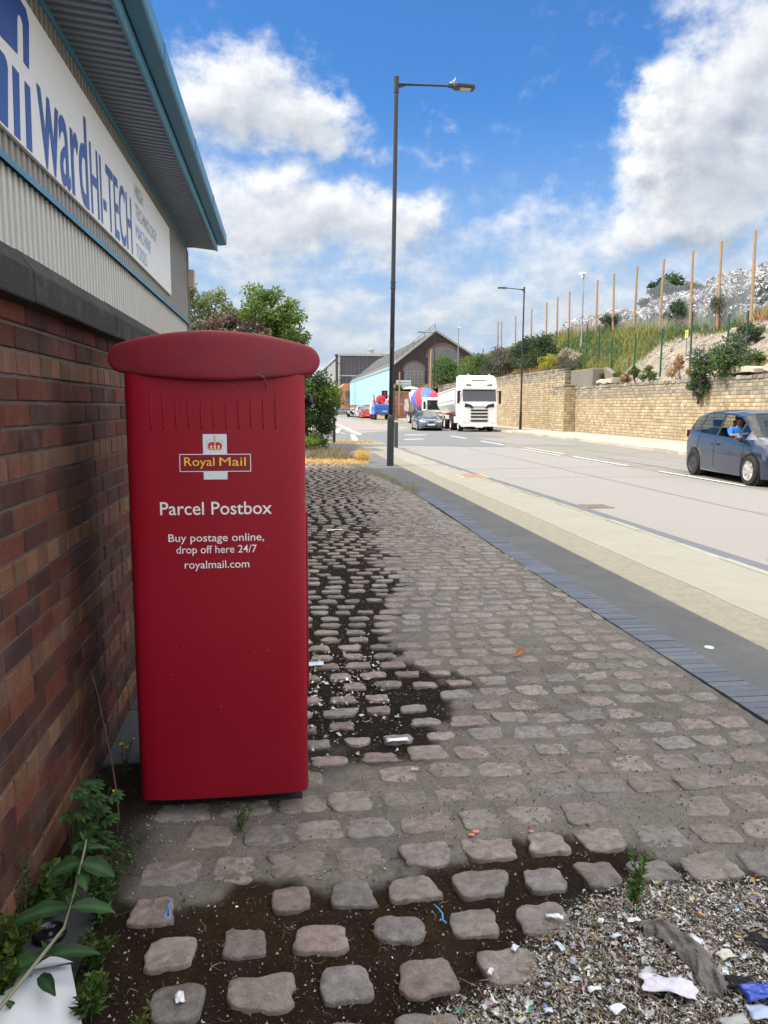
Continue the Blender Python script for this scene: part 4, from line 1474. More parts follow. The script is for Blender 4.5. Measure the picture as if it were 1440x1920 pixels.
g = MB()
box(g, (0, 0, 1.58), (1.28, 2.68, .08))
g.build('lid', mat('container_lid', (.18, .19, .19), .7, .2, 3), ct, local=True, bev=.02)

# ================================================================== TREES beyond the warehouse
def tree(name, label, base, H, crown, nclump, per, size, cols, trunk=.16, group='trees beyond the warehouse'):
    """crown: list of (centre, radii) lobes in world space"""
    t = thing(name, label, 'tree', base, group=group)
    b = np.array(base, float)
    g = MB()
    tips = []
    for c, r in crown:
        cc, cr = bush_geo(g, c, r, nclump, per, size, cols)
        tips += list(cc[::3])
    g.build('crown', M_leaf, t)
    g = MB()
    top = np.mean([c for c, r in crown], 0)
    fork = b + (top - b) * .45
    tube(g, [b - (0, 0, .2), b + (top - b) * .2 + (.05, .03, 0), fork], [trunk * 1.2, trunk, trunk * .75], 10)
    for q in tips:
        q = np.array(q)
        m1 = fork + (q - fork) * .4 + RNG.normal(0, .15, 3)
        tube(g, [fork - (0, 0, .1), m1, q], [trunk * .45, trunk * .25, .012], 6)
    g.build('trunk', M_bark, t)
    return t


LIME = [(.17, .22, .05), (.13, .19, .045), (.20, .24, .07), (.11, .16, .05)]
MAPLE = [(.11, .18, .035), (.085, .15, .03), (.15, .22, .045), (.13, .18, .036)]
COPPER = [(.20, .15, .10), (.26, .20, .15), (.12, .075, .055), (.08, .05, .045), (.17, .16, .09)]
tree('maple_tree', 'spreading green maple rising above the right half of the postbox cap', (-.6, 30, 0), 6.6,
     [((-.75, 30, 5.0), (1.05, 1.1, 1.0)), ((.1, 30, 4.5), (.85, 1.0, 1.0)), ((.3, 29.6, 3.5), (.7, .9, .6)), ((-.6, 30.2, 3.8), (1.0, 1.1, .8))], 24, 110, .15, MAPLE)
tree('willow_tree', 'pale feathery light green tree beside the corner of the warehouse', (-3.4, 31, 0), 6.6,
     [((-3.4, 31, 5.1), (.8, .9, 1.5)), ((-2.5, 31, 4.7), (.8, .9, 1.2)), ((-3.9, 31, 4.2), (.9, .9, 1.2))], 26, 90, .13, [(.22, .26, .10), (.18, .23, .08), (.26, .28, .14)], .1)
tree('copper_plum_tree', 'bronze leaved plum tree between the two green trees', (-1.9, 28.5, 0), 5,
     [((-1.9, 28.5, 4.0), (1.0, .9, .65)), ((-1.0, 28.5, 3.9), (.8, .8, .6)), ((-2.7, 28.6, 3.9), (.6, .7, .5))], 22, 100, .13, COPPER, .1)
bush('lime green bush just over the top of the postbox cap', (-2.0, 27.2, 3.35), (1.9, .9, .75), 30, 110, .12, LIME, 'bush', 'bush', None, 'bushes beyond the warehouse')
bush('dark leafy bush behind the right side of the postbox', (1.02, 27.3, 1.5), (.85, 1.0, 1.5), 74, 150, .13, MAPLE + DKG, 'bush', 'bush', None, 'bushes beyond the warehouse', flat=-.5)
bush('green bush filling the gap behind the postbox', (-.6, 26.8, 1.6), (1.5, 1.2, 1.5), 36, 110, .14, MAPLE, 'bush', 'bush', None, 'bushes beyond the warehouse')
bush('low leafy growth spreading from the foot of the bush by the postbox', (.75, 24.9, .35), (.6, .9, .35), 12, 110, .11, MAPLE + [(.14, .12, .06)], 'bush', 'bush', None, 'bushes beyond the warehouse')
for i, (x, y, z, r) in enumerate(((40, 76.5, 12.2, 2.6), (41, 81.5, 10.5, 2.2))):
    tree('sycamore_tree', ['dark green tree standing behind the white waste heaps', 'lower dark tree left of the one behind the heaps'][i], (x, y, 6.5), 9,
         [((x, y, z), (r, r, r * 1.15)), ((x, y + r, z - 1.6), (r, r, r)), ((x, y - r * 1.2, z - 1.9), (r * .9, r, r * .9))], 34, 190, .42, DKG + [(.05, .075, .035)], .3, 'trees behind the waste heaps')
tree('sycamore_tree', 'small dark tree peeking over the white heap right of the big tree', (38, 66, 6.5), 7,
     [((38, 66, 11.3), (1.2, 2.6, 1.2))], 20, 90, .3, DKG, .2, 'trees behind the waste heaps')

# ================================================================== DRY GRASS near the lamp
STRAW = [(.62, .42, .17), (.66, .47, .22), (.55, .37, .15), (.70, .53, .28)]
BROWN = [(.20, .165, .11), (.26, .20, .13), (.16, .14, .09), (.30, .24, .15)]
g = MB()
n = 1100
r = .15 * np.sqrt(RNG.random(n))
a = RNG.uniform(0, 6.283, n)
P = np.stack([2.18 + r * np.cos(a), 20.95 + r * np.sin(a), np.zeros(n)], 1)
D = np.stack([np.cos(a) * r * 1.4, np.sin(a) * r * 1.4, np.full(n, 1.0)], 1) + RNG.normal(0, .17, (n, 3))
leaves(g, P, D, rdir(n, -.2, .2), RNG.uniform(.12, .44, n), .008, pick([(.70, .50, .17), (.74, .56, .24), (.62, .43, .14)], n))
tag(g.build('grass_tuft', M_dry), 'upright tuft of golden dry grass in the sun left of the tall lamp', 'grass tuft')
g = MB()
n = 9000
X = RNG.uniform(.2, 2.25, n)
Y = 20.9 + RNG.normal(0, .28, n) + .1 * np.sin(X * 3)
D = np.stack([RNG.normal(0, 1, n), RNG.normal(0, 1, n), RNG.uniform(.05, .7, n)], 1)
leaves(g, np.stack([X, Y, np.zeros(n)], 1), D, rdir(n, .1, 1), RNG.uniform(.06, .2, n), .012, pick(STRAW, n))
n = 9000
X, Y = RNG.uniform(-.6, 2.0, n), RNG.uniform(21.3, 25.5, n)
D = np.stack([RNG.normal(0, .6, n), RNG.normal(0, .6, n), np.ones(n)], 1)
leaves(g, np.stack([X, Y, np.zeros(n)], 1), D, rdir(n, -.3, .4), RNG.uniform(.08, .32, n), .014, pick(BROWN + [(.35, .27, .16)], n))
n = 2600
X, Y = RNG.uniform(.6, 4.0, n), RNG.uniform(31.9, 34.2, n)
D = np.stack([RNG.normal(0, .5, n), RNG.normal(0, .5, n), np.ones(n)], 1)
leaves(g, np.stack([X, Y, np.zeros(n) - .05], 1), D, rdir(n, -.3, .4), RNG.uniform(.04, .30, n) ** 1.25, .018, pick(STRAW + [(.25, .24, .10)], n))
n = 1000   # weeds creeping over the edge of the setts
Y = RNG.uniform(13.2, 19.5, n)
X = 2.33 - .06 * np.maximum(Y - 14, 0) ** 1.25 + RNG.normal(0, .07, n)
D = np.stack([RNG.normal(0, .7, n), RNG.normal(0, .7, n), np.ones(n)], 1)
leaves(g, np.stack([X, Y, np.zeros(n)], 1), D, rdir(n, -.3, .4), RNG.uniform(.04, .16, n), .008, pick([(.33, .27, .16), (.25, .2, .12), (.4, .33, .2)], n))
n = 6000   # straggly dry growth among the far setts
X, Y = RNG.uniform(-.6, 2.0, n), RNG.uniform(8, 20.6, n)
k = fbm(X * 1.5, Y * 1.1, 61) > .52
X, Y = X[k], Y[k]
n = len(X)
D = np.stack([RNG.normal(0, 1, n), RNG.normal(0, 1, n), RNG.uniform(.1, 1, n)], 1)
leaves(g, np.stack([X, Y, np.zeros(n) - .005], 1), D, rdir(n, -.3, .6), RNG.uniform(.03, .10, n), .007, pick(BROWN, n))
tag(g.build('dry_grass', M_dry), 'dry straw coloured grass and weeds beyond the setts', 'dry grass', kind='stuff')

# ================================================================== VEHICLES
M_tyre = mat('tyre', (.022, .021, .02), .85, .2, 20)
M_trim = mat('black_trim', (.018, .018, .02), .5, .1, 9)
M_alloy = mat('alloy_rim', (.55, .54, .5), .4, .1, 9, metal=.5)
M_steelw = mat('steel_rim', (.045, .04, .04), .6, .2, 9)
M_chrome = mat('chrome', (.6, .6, .6), .15, 0, 5, metal=1)
M_win = glass('car_glass', (.50, .56, .54), .07)
M_windk = glass('dark_glass', (.10, .12, .13), .14)
M_lamp = mat('headlamp', (.75, .76, .78), .12, .05, 9, coat=1)
M_rear = mat('rear_lamp', (.35, .01, .01), .15, .05, 9, coat=1)
M_plate = mat('plate_white', (.7, .7, .68), .5, .05, 9)
M_platey = mat('plate_yellow', (.75, .5, .05), .5, .05, 9)
M_seat = mat('seat_cloth', (.03, .03, .033), .9, .2, 9)
M_light = mat('pale_lining', (.42, .40, .34), .9, .1, 5)


def wheel(t, x, y, z, r, w, rimmat, spokes, side):
    g = MB()
    lathe(g, [(r * .66, -w / 2), (r * .93, -w / 2), (r, -w * .36), (r, w * .36), (r * .93, w / 2), (r * .66, w / 2)], (x, y, z), 28, 'y', caps=False)
    tw = g.build('wheel', M_tyre, t, smooth=False, local=True)
    g = MB()
    s = side * w / 2
    lathe(g, [(0, s * .55), (r * .5, s * .50), (r * .60, s * .75), (r * .68, s * .98), (r * .68, s * .7)], (x, y, z), 24, 'y', tint=(.5, .5, .5) if spokes else (1, 1, 1))
    if spokes:
        for k in range(spokes):
            a = 2 * math.pi * k / spokes
            ca, sa = math.cos(a), math.sin(a)
            q = []
            for (rr, hw) in ((r * .10, r * .08), (r * .38, r * .085), (r * .64, r * .15)):
                for sg in (-1, 1):
                    q.append((x + rr * ca - sg * hw * sa, y + s * (.92 if rr > r * .3 else .8), z + rr * sa + sg * hw * ca))
            q = np.array(q)
            inn = q.copy()
            inn[:, 1] -= s * .2
            g.add(np.concatenate([q, inn]), [(0, 1, 3, 2), (2, 3, 5, 4), (0, 2, 8, 6), (2, 4, 10, 8), (1, 7, 9, 3), (3, 9, 11, 5)])
        lathe(g, [(0, s * .95), (r * .16, s * .92), (r * .18, s * .6)], (x, y, z), 12, 'y')
    else:
        for k in range(14):
            a = 2 * math.pi * k / 14
            lathe(g, [(0, s * .80), (r * .05, s * .79)], (x + r * .52 * math.cos(a), y, z + r * .52 * math.sin(a)), 6, 'y', tint=(.2, .2, .2))
        lathe(g, [(0, s * .9), (r * .12, s * .88), (r * .14, s * .5)], (x, y, z), 12, 'y', tint=(1.6, 1.6, 1.6))
    g.build('rim', rimmat, tw, local=True)


def car(name, label, loc, rz, paint, P, cat='car', group=None, win=None, rim=None, simple=False, mirrors=True):
    t = thing(name, label, cat, loc, rz, group)
    I = lambda k, x: np.interp(x, [q[0] for q in P[k]], [q[1] for q in P[k]])
    wb, wr_ = P['axles'], P['wr']
    xs = set(np.linspace(P['x0'], P['x1'], 22 if simple else 46))
    for a in P['side'] + [P['wind'], P['rear']]:
        xs |= set(a)
    for ax in wb:
        ar = wr_ + .06
        xs |= {ax + ar * math.cos(k) for k in np.linspace(0, math.pi, 9 if simple else 15)}
    xs = np.array(sorted(xs))
    xs = xs[np.concatenate([[True], np.diff(xs) > .004])]
    rings = []
    for x in xs:
        zb, zr, zl, wm, wl, wr = P['zb'], I('roof', x), I('belt', x), I('wm', x), I('wl', x), I('wr_', x)
        zl = min(zl, zr - .01)
        arch = 0
        for ax in wb:
            ar = wr_ + .055
            if abs(x - ax) < ar:
                arch = max(arch, wr_ + math.sqrt(ar * ar - (x - ax) ** 2))
        nose = max(0, (abs(x - (P['x0'] + P['x1']) / 2) / ((P['x1'] - P['x0']) / 2) - .93) / .07)
        b = zb + .06 * nose
        z2, z3, z4 = b + .11, max(.5 * (b + zl), .3) + .02, .30 * b + .70 * zl
        bl = max(b, arch)
        z2 = max(z2, arch + .012)
        z3 = max(z3, arch + .03)
        z4 = max(z4, arch + .05)
        zl2 = max(zl, z4 + .01)
        cab = P['rear'][0] < x < P['wind'][1]
        half = [(0, bl if not arch else b), (wm * .80, bl if not arch else b), (wm * .97, bl), (wm * .985, z2), (wm, z3), (wm * .995, z4), (wl, zl2)]
        re = zr - (.07 if cab else .03)
        re = max(re, zl2 + .002)
        L = lambda k: (wl + (wr - wl) * k, zl2 + (re - zl2) * k)
        half += [L(.06), L(.92), (wr, re), (wr * .62, zr - .012 if re < zr - .012 else zr), (0, zr)]
        rings.append(half)
    A = np.array(rings)  # station, point, (y,z)
    ns, npt = A.shape[:2]
    V = []
    for i, x in enumerate(xs):
        V += [(x, A[i, j, 0], A[i, j, 1]) for j in range(npt)] + [(x, -A[i, j, 0], A[i, j, 1]) for j in range(npt - 2, 0, -1)]
    m = 2 * npt - 2
    V = np.array(V)
    F = {'pillar': [], 'body': [], 'windscreen': [], 'rear_window': [], 'lw': [], 'rw': [], 'dark': []}
    lw = [[] for _ in P['side']]
    rw = [[] for _ in P['side']]
    for i in range(ns - 1):
        xm = (xs[i] + xs[i + 1]) / 2
        for j in range(m):
            f = (i * m + j, i * m + (j + 1) % m, (i + 1) * m + (j + 1) % m, (i + 1) * m + j)
            jj = j if j < npt - 1 else m - 1 - j
            tgt = F['body']
            if jj in (9, 10):
                if P['wind'][0] < xm < P['wind'][1]:
                    tgt = F['windscreen']
                elif P['rear'][0] < xm < P['rear'][1]:
                    tgt = F['rear_window']
            elif jj == 7:
                for k, (a, b) in enumerate(P['side']):
                    if a < xm < b:
                        tgt = (lw if j < npt - 1 else rw)[k]
                if tgt is F['body'] and P['side'][0][0] < xm < P['side'][-1][1] - .05:
                    tgt = F['pillar']
            if jj in (0, 1) :
                tgt = F['dark']
            tgt.append(f)
    F['body'] += [tuple(range(m - 1, -1, -1)), tuple((ns - 1) * m + j for j in range(m))]

    def sub(fl, nm, mm, smooth=True, parent=t):
        if not fl:
            return None
        u = sorted({i for f in fl for i in f})
        mp = {a: b for b, a in enumerate(u)}
        g = MB()
        g.add(V[u], [tuple(mp[i] for i in f) for f in fl])
        o = g.build(nm, mm, parent, smooth=smooth, local=True)
        return o
    u = sorted({i for f in F['body'] + F['pillar'] for i in f})
    mp = {a: b for b, a in enumerate(u)}
    g = MB()
    g.add(V[u], [tuple(mp[i] for i in f) for f in F['body']])
    if F['pillar']:
        g.f.append((np.array([mp[i] for f in F['pillar'] for i in f], np.int64), np.full(len(F['pillar']), 4)))
        g.mi.append(np.full(len(F['pillar']), 1))
    o = g.build('body', [paint, M_trim], t, smooth=True, local=True)
    o.modifiers.new('es', 'EDGE_SPLIT').split_angle = R(42)
    wn = win or M_win
    sub(F['dark'], 'underside', M_trim, False)
    sub(F['windscreen'], 'windscreen', wn)
    sub(F['rear_window'], 'rear_window', wn)
    for k, fl in enumerate(lw):
        sub(fl, 'side_window', wn)
    for k, fl in enumerate(rw):
        if not (k == P.get('open', -1)):
            sub(fl, 'side_window', wn)
    # wheels and arch liners
    for ax in wb:
        g = MB()
        lathe(g, [(wr_ + .05, -I('wm', ax) + .05), (wr_ + .05, I('wm', ax) - .05)], (ax, 0, wr_), 24, 'y')
        g.build('wheel_arch', M_trim, t, local=True)
        for sg in (-1, 1):
            rm, sp = (rim or {}).get((ax > 0), (M_alloy, 5))
            wheel(t, ax, sg * (I('wm', ax) - .085), wr_, wr_, .2, rm, sp, sg)
    # lamps, plates, bumper openings
    x1, x0 = P['x1'], P['x0']
    for sg in (-1, 1):
        zf = P['lampz']
        g = MB()
        q = [(x1 - .30, I('wm', x1 - .30) * .99, zf + .10), (x1 - .06, I('wm', x1 - .06) * .96, zf + .04), (x1 + .012, I('wm', x1) * .62, zf + .02), (x1 + .012, I('wm', x1) * .62, zf - .07), (x1 - .05, I('wm', x1 - .05) * .97, zf - .07), (x1 - .26, I('wm', x1 - .26) * 1.0, zf + .02)]
        g.add([(a, sg * (b + .012), c) for a, b, c in q], [(0, 1, 5), (1, 2, 3, 4), (1, 4, 5)])
        g.build('headlight', M_lamp, t, local=True)
        g = MB()
        zt = P['tailz']
        q = [(x0 + .22, I('wm', x0 + .22) + .008, zt + .12), (x0 + .03, I('wm', x0 + .03) * .98 + .006, zt + .12), (x0 - .008, I('wm', x0) * .75, zt + .10), (x0 - .008, I('wm', x0) * .75, zt - .10), (x0 + .03, I('wm', x0 + .03) * .98 + .006, zt - .10), (x0 + .16, I('wm', x0 + .16) + .008, zt - .04)]
        g.add([(a, sg * b, c) for a, b, c in q], [(0, 1, 4, 5), (1, 2, 3, 4)])
        g.build('tail_light', M_rear, t, local=True)
        if mirrors:
            g = MB()
            xm = P['wind'][1] - .42
            yl = sg * (I('wl', xm) + .10)
            rr = [(-.06, .02), (-.045, .075), (.02, .09), (.08, .06), (.10, .02)]
            lathe(g, [(b * .95, a) for a, b in rr], (xm, yl, P['mirz']), 12, 'x')
            tube(g, [(xm, yl - sg * .12, P['mirz'] - .07), (xm, yl, P['mirz'] - .04)], .022, 6)
            g.build('mirror', P.get('mirm', paint), t, smooth=True, local=True)
            for hx in P.get('handles', []):
                g = MB()
                box(g, (hx, sg * (I('wm', hx) + .012), P['handz']), (.19, .03, .035))
                g.build('door_handle', P.get('mirm', paint), t, local=True, bev=.008)
    g = MB()
    box(g, (x1 + .012, 0, .34), (.02, .9, .16))
    for gz, gw in P.get('grille', [(.62, .6)]):
        box(g, (x1 + .005, 0, gz), (.03, gw, .09))
    g.build('grille', M_trim, t, local=True)
    for xx, mm, nm in ((x1 + .03, M_plate, 'front_plate'), (x0 - .012, M_platey, 'rear_plate')):
        g = MB()
        box(g, (xx, 0, P.get('platez', .46)), (.015, .52, .11))
        g.build(nm, mm, t, local=True)
    # shut lines
    if not simple:
        g = MB()
        for hx in P.get('seams', []):
            zs = np.linspace(P['zb'] + .14, I('belt', hx) - .02, 9)
            for sg in (-1, 1):
                pts = []
                for z in zs:
                    b, zl = P['zb'], I('belt', hx)
                    w = np.interp(z, [b, b + .11, .5 * (b + zl) + .02, .3 * b + .7 * zl, zl], np.array([.97, .985, 1, .995, I('wl', hx) / I('wm', hx)]) * I('wm', hx))
                    pts.append((hx, sg * (w + .001), z))
                tube(g, pts, .006, 4)
        g.build('door_seam', M_trim, t, local=True)
        # cabin: floor, dash, seats, steering wheel
        g = MB()
        box(g, (-.15, 0, .42), (2.5, 1.3, .06))
        box(g, (P['wind'][1] - .35, 0, .82), (.35, 1.36, .22))
        g.build('dashboard', M_trim, t, local=True, bev=.03)
        for sx, sy in ((.12, .37), (.12, -.37), (-.85, .37), (-.85, -.37)):
            g = MB()
            box(g, (sx, sy, .60), (.5, .5, .16))
            prism(g, [(sx - .22, .62), (sx - .12, .60), (sx - .26, 1.18), (sx - .35, 1.17)], sy - .23, sy + .23, 'xz')
            box(g, (sx - .33, sy, 1.28), (.09, .26, .17))
            g.build('seat', M_seat, t, local=True, bev=.03)
        g = MB()
        a = np.linspace(0, 2 * math.pi, 17)
        tube(g, [(.66 + .06 * math.sin(q), -.37 + .18 * math.cos(q), .93 + .17 * math.sin(q)) for q in a], .015, 6, caps=False)
        tube(g, [(.66, -.37, .93), (.85, -.37, .85)], .02, 6)
        g.build('steering_wheel', M_trim, t, local=True)
    return t


MPV = dict(x0=-2.12, x1=2.17, zb=.17, axles=(1.32, -1.32), wr=.32, wind=(.40, 1.34), rear=(-2.02, -1.80), side=[(-1.76, -1.30), (-1.18, -.33), (-.22, .62), (.70, 1.0)], open=2,
           roof=[(-2.12, .72), (-2.09, .98), (-2.02, 1.12), (-1.80, 1.50), (-1.4, 1.575), (-.5, 1.615), (0, 1.60), (.40, 1.535), (1.34, 1.05), (1.75, .95), (2.02, .82), (2.14, .68), (2.17, .58)],
           belt=[(-2.12, .66), (-2.0, 1.10), (-1.76, 1.16), (-1.3, 1.04), (-.3, .98), (.7, .95), (1.34, .97), (1.75, .88), (2.05, .72), (2.17, .54)],
           wm=[(-2.12, .60), (-2.05, .74), (-1.85, .83), (-1.3, .895), (0, .905), (1.3, .895), (1.8, .84), (2.05, .72), (2.17, .52)],
           wl=[(-2.12, .56), (-2.0, .70), (-1.7, .78), (-1.2, .83), (0, .85), (1.0, .84), (1.4, .80), (1.8, .74), (2.05, .62), (2.17, .46)],
           wr_=[(-2.12, .50), (-2.0, .62), (-1.8, .56), (-1.2, .60), (0, .61), (.40, .585), (1.34, .73), (1.8, .66), (2.1, .5), (2.17, .4)],
           lampz=.74, tailz=.98, mirz=.99, handles=[-.42, .1 - .28], handz=.83, seams=[-.27, 1.02, -1.12], grille=[(.60, .8)], platez=.45)
SALOON = dict(x0=-2.3, x1=2.32, zb=.16, axles=(1.45, -1.38), wr=.32, wind=(.25, 1.05), rear=(-1.75, -1.05), side=[(-1.25, -.92), (-.85, -.12), (-.03, .72)],
              roof=[(-2.3, .72), (-2.26, .96), (-1.75, 1.06), (-1.05, 1.36), (-.5, 1.43), (.25, 1.39), (1.05, .99), (1.6, .93), (2.1, .80), (2.27, .68), (2.32, .55)],
              belt=[(-2.3, .66), (-2.2, .90), (-1.75, .97), (-.9, .95), (.8, .92), (1.3, .90), (2.0, .76), (2.27, .60), (2.32, .5)],
              wm=[(-2.3, .62), (-2.2, .78), (-1.8, .87), (0, .90), (1.4, .895), (2.0, .82), (2.25, .70), (2.32, .58)],
              wl=[(-2.3, .56), (-2.2, .70), (-1.7, .79), (0, .83), (1.2, .80), (2.0, .72), (2.25, .6), (2.32, .5)],
              wr_=[(-2.3, .5), (-2.2, .64), (-1.75, .68), (-1.05, .58), (0, .60), (.25, .585), (1.05, .70), (2.0, .6), (2.32, .42)],
              lampz=.68, tailz=.86, mirz=.96, handles=[-.2, -.95], handz=.82, seams=[-.08, .95], grille=[(.62, .34)], platez=.44)
HATCH = dict(MPV, roof=[(x, .72 + (z - .72) * .86 if z > .72 else z) for x, z in MPV['roof']], belt=[(x, .72 + (z - .72) * .86 if z > .72 else z) for x, z in MPV['belt']], mirz=.92)
VAN = dict(MPV, roof=[(x, z * 1.2 if z > 1.2 else z * 1.1) for x, z in MPV['roof']], belt=[(x, z * 1.1) for x, z in MPV['belt']], side=[(-.22, .62)], mirz=1.1)

RD = R(-90)
M_navy = mat('navy_paint', (.008, .016, .036), .28, .08, 3, coat=1, spec=.6)
nav = car('hatchback', 'dusty navy blue hatchback with its driver window open, on the far lane', (10.86, 16.5, -.126), R(-94.5), M_navy, MPV,
          rim={True: (M_alloy, 7), False: (M_steelw, 0)})
g = MB()
tube(g, [(-1.5, 0, 1.58), (-1.72, 0, 1.80)], [.008, .004], 6)
g.build('aerial', M_trim, nav, local=True)
M_bgrey = mat('slate_paint', (.045, .065, .08), .22, .05, 3, coat=1, spec=.6)
car('saloon_car', 'slate grey saloon overtaking the white truck', (10.45, 55.6, -.126), R(-92), M_bgrey, SALOON, win=M_windk, group='cars along the road')
car('hatchback', 'small red hatchback parked behind the blue truck', (12.7, 117.2, -.126), R(90), mat('red_paint', (.45, .012, .02), .25, .05, 3, coat=1), HATCH, win=M_windk, group='cars along the road', simple=True)
car('van', 'light silver van parked just left of the red hatchback', (12.6, 125, -.126), R(90), mat('silver_paint', (.42, .45, .46), .3, .05, 3, coat=.6), VAN, win=M_windk, group='cars along the road', simple=True, cat='van')
car('hatchback', 'pale grey hatchback parked between the motorcycle and the silver van', (12.35, 134, -.126), R(90), mat('pale_paint', (.45, .50, .50), .3, .05, 3, coat=.6), HATCH, win=M_windk, group='cars along the road', simple=True)
car('hatchback', 'distant grey hatchback in front of the orange brick building', (12.9, 168, -.126), R(180), mat('mid_grey_paint', (.17, .2, .22), .3, .05, 3, coat=.6), HATCH, win=M_windk, group='cars along the road', simple=True)
car('hatchback', 'white hatchback coming along the road beside the bush', (8.3, 140, -.126), R(-90), mat('white_car_paint', (.7, .7, .68), .3, .05, 3, coat=.6), HATCH, win=M_windk, group='cars along the road', simple=True)

# ------------------------------------------------------------------ white tractor unit with tipper trailer
M_white = mat('truck_white', (.78, .76, .71), .35, .05, 1.5, coat=.4, stain=(1.5, .12, (.5, .46, .4)))
M_tip = mat('tipper_white', (.66, .64, .58), .5, .12, 1.2, stain=(1.0, .35, (.42, .38, .3)))
M_redch = mat('red_chassis', (.40, .03, .03), .6, .15, 3)
tk = thing('tipper_truck', 'white articulated tipper truck with sloping trailer, parked half on the pavement by the sandstone wall', 'truck', (13.25, 51.2, -.13), R(-93.0))
g = MB()   # cab: x forward, front face at x=0
prof = [(0, .42), (.03, .95), (.03, 1.45), (-.02, 2.02), (-.20, 2.92), (-.22, 3.02), (-.38, 3.38), (-.75, 3.70), (-1.35, 3.84), (-2.25, 3.78), (-2.28, 1.05), (-1.95, 1.0), (-1.9, .55), (-.98, .55), (-.9, .42)]
prism(g, prof, -1.235, 1.235, 'xz')
cabo = g.build('cab', M_white, tk, local=True, bev=.09)
g = MB()
for y0 in (-.01,):
    prism(g, [(-.005, 2.06), (-.185, 2.88), (-.24, 2.88), (-.06, 2.06)], -1.14, 1.14, 'xz')
g.build('windscreen', mat('truck_screen', (.02, .026, .03), .06, .05, 3, coat=1), tk, local=True, bev=.02)
g = MB()
prism(g, [(-.06, 2.88), (.0, 2.83), (.06, 2.95), (-.17, 3.06)], -1.15, 1.15, 'xz')
g.build('sun_visor', M_white, tk, local=True, bev=.02)
for sg in (-1, 1):
    g = MB()
    prism(g, [(-.42, 2.10), (-.48, 2.72), (-.52, 2.80), (-1.25, 2.80), (-1.28, 2.02), (-.8, 2.0)], sg * 1.225, sg * 1.245, 'xz')
    g.build('side_window', MATS['truck_screen'], tk, local=True)
    g = MB()
    box(g, (-.12, sg * 1.42, 2.34), (.16, .16, .86))
    box(g, (-.12, sg * 1.33, 2.72), (.08, .25, .06))
    g.build('mirror', M_trim, tk, local=True, bev=.04)
    g = MB()
    prism(g, [(sg * .66, .84), (sg * 1.18, .90), (sg * 1.22, .62), (sg * .72, .60)], .0, .055, 'yz')
    g.build('headlight', M_lamp, tk, local=True, bev=.02)
    g = MB()
    prism(g, [(sg * .55, 1.83), (sg * .98, 1.94), (sg * 1.02, 1.68), (sg * .66, 1.66), (sg * .52, 1.58), (sg * .40, 1.60)], .0, .06, 'yz')
    g.build('air_vent', M_trim, tk, local=True, bev=.01)
    g = MB()
    prism(g, [(sg * .55, 3.20), (sg * .86, 3.24), (sg * .92, 3.07), (sg * .50, 3.05)], -.36, -.16, 'yz')
    g.build('roof_lamp', mat('roof_lamp_glass', (.12, .16, .16), .2, .1, 9, coat=1), tk, local=True)
    g = MB()
    tube(g, [(-.7, sg * .72, 3.84), (-.42, sg * .72, 3.84)], [.035, .085], 10)
    tube(g, [(-.55, sg * .72, 3.70), (-.55, sg * .72, 3.84)], .02, 6)
    g.build('air_horn', M_chrome, tk, local=True)
g = MB()
for z in (1.46, 1.24, 1.02, .76):
    prism(g, [(-.56, z - .065), (.56, z - .065), (.60, z + .06), (-.60, z + .06)], .0, .058, 'yz')
g.build('grille', M_trim, tk, local=True, bev=.008)
g = MB()
box(g, (.03, 0, 1.70), (.05, 1.0, .06))
box(g, (-.43, 0, 3.48), (.04, 1.0, .07))
g.build('badge_bar', mat('bar_grey', (.2, .2, .2), .4, .1, 9), tk, local=True)
g = MB()
box(g, (-.02, 0, .46), (.20, 2.46, .20))
box(g, (.085, 0, .36), (.02, .55, .12))
g.build('bumper', M_white, tk, local=True, bev=.04)
g = MB()
prism(g, [(-2.3, .55), (-3.2, .55), (-3.2, 1.0), (-2.3, 1.02)], -1.2, 1.2, 'xz')
box(g, (-3.4, 0, .85), (2.8, .8, .25))
g.build('side_skirt', M_white, tk, local=True, bev=.03)
for ax, ww in ((-1.38, .32), (-4.05, .5)):
    for sg in (-1, 1):
        wheel(tk, ax, sg * 1.04, .51, .51, ww, mat('truck_rim', (.55, .53, .48), .5, .15, 9), 0, sg)
g = MB()   # trailer tub
rings = []
for (x, zt, zb_, w, wb_) in ((-2.75, 2.95, 1.65, 1.22, .85), (-3.0, 3.02, 1.35, 1.25, .9), (-10.6, 2.72, 1.18, 1.25, .9), (-10.9, 2.68, 1.35, 1.22, .85)):
    rings.append(np.array([(x, -w, zt), (x, -w, zb_ + .55), (x, -wb_, zb_), (x, wb_, zb_), (x, w, zb_ + .55), (x, w, zt)]))
loft(g, rings)
tubo = g.build('trailer_body', M_tip, tk, local=True)
g = MB()
for sg in (-1, 1):
    tube(g, [(-2.8, sg * 1.25, 2.98), (-10.85, sg * 1.25, 2.70)], .06, 6)
    tube(g, [(-2.9, sg * 1.26, 2.2), (-10.85, sg * 1.26, 1.98)], .04, 6)
    for x in (-4.5, -6.2, -7.9, -9.5):
        box(g, (x, sg * 1.26, 2.3), (.06, .05, 1.0))
g.build('tub_rail', M_tip, tubo, local=True)
g = MB()
prism(g, [(-2.9, 2.95), (-5, 3.12), (-8, 3.02), (-10.6, 2.75), (-10.6, 2.66), (-2.9, 2.9)], -1.15, 1.15, 'xz')
g.build('load_cover', mat('cover_dark', (.09, .085, .08), .9, .2, 5), tk, local=True)
g = MB()
for sg in (-1, 1):
    box(g, (-6.8, sg * .5, 1.08), (8.0, .12, .22))
    for x in (-4.2, -6.0, -8.0, -9.6):
        box(g, (x, sg * .95, 1.0), (.12, .25, .28))
g.build('chassis', M_redch, tk, local=True)
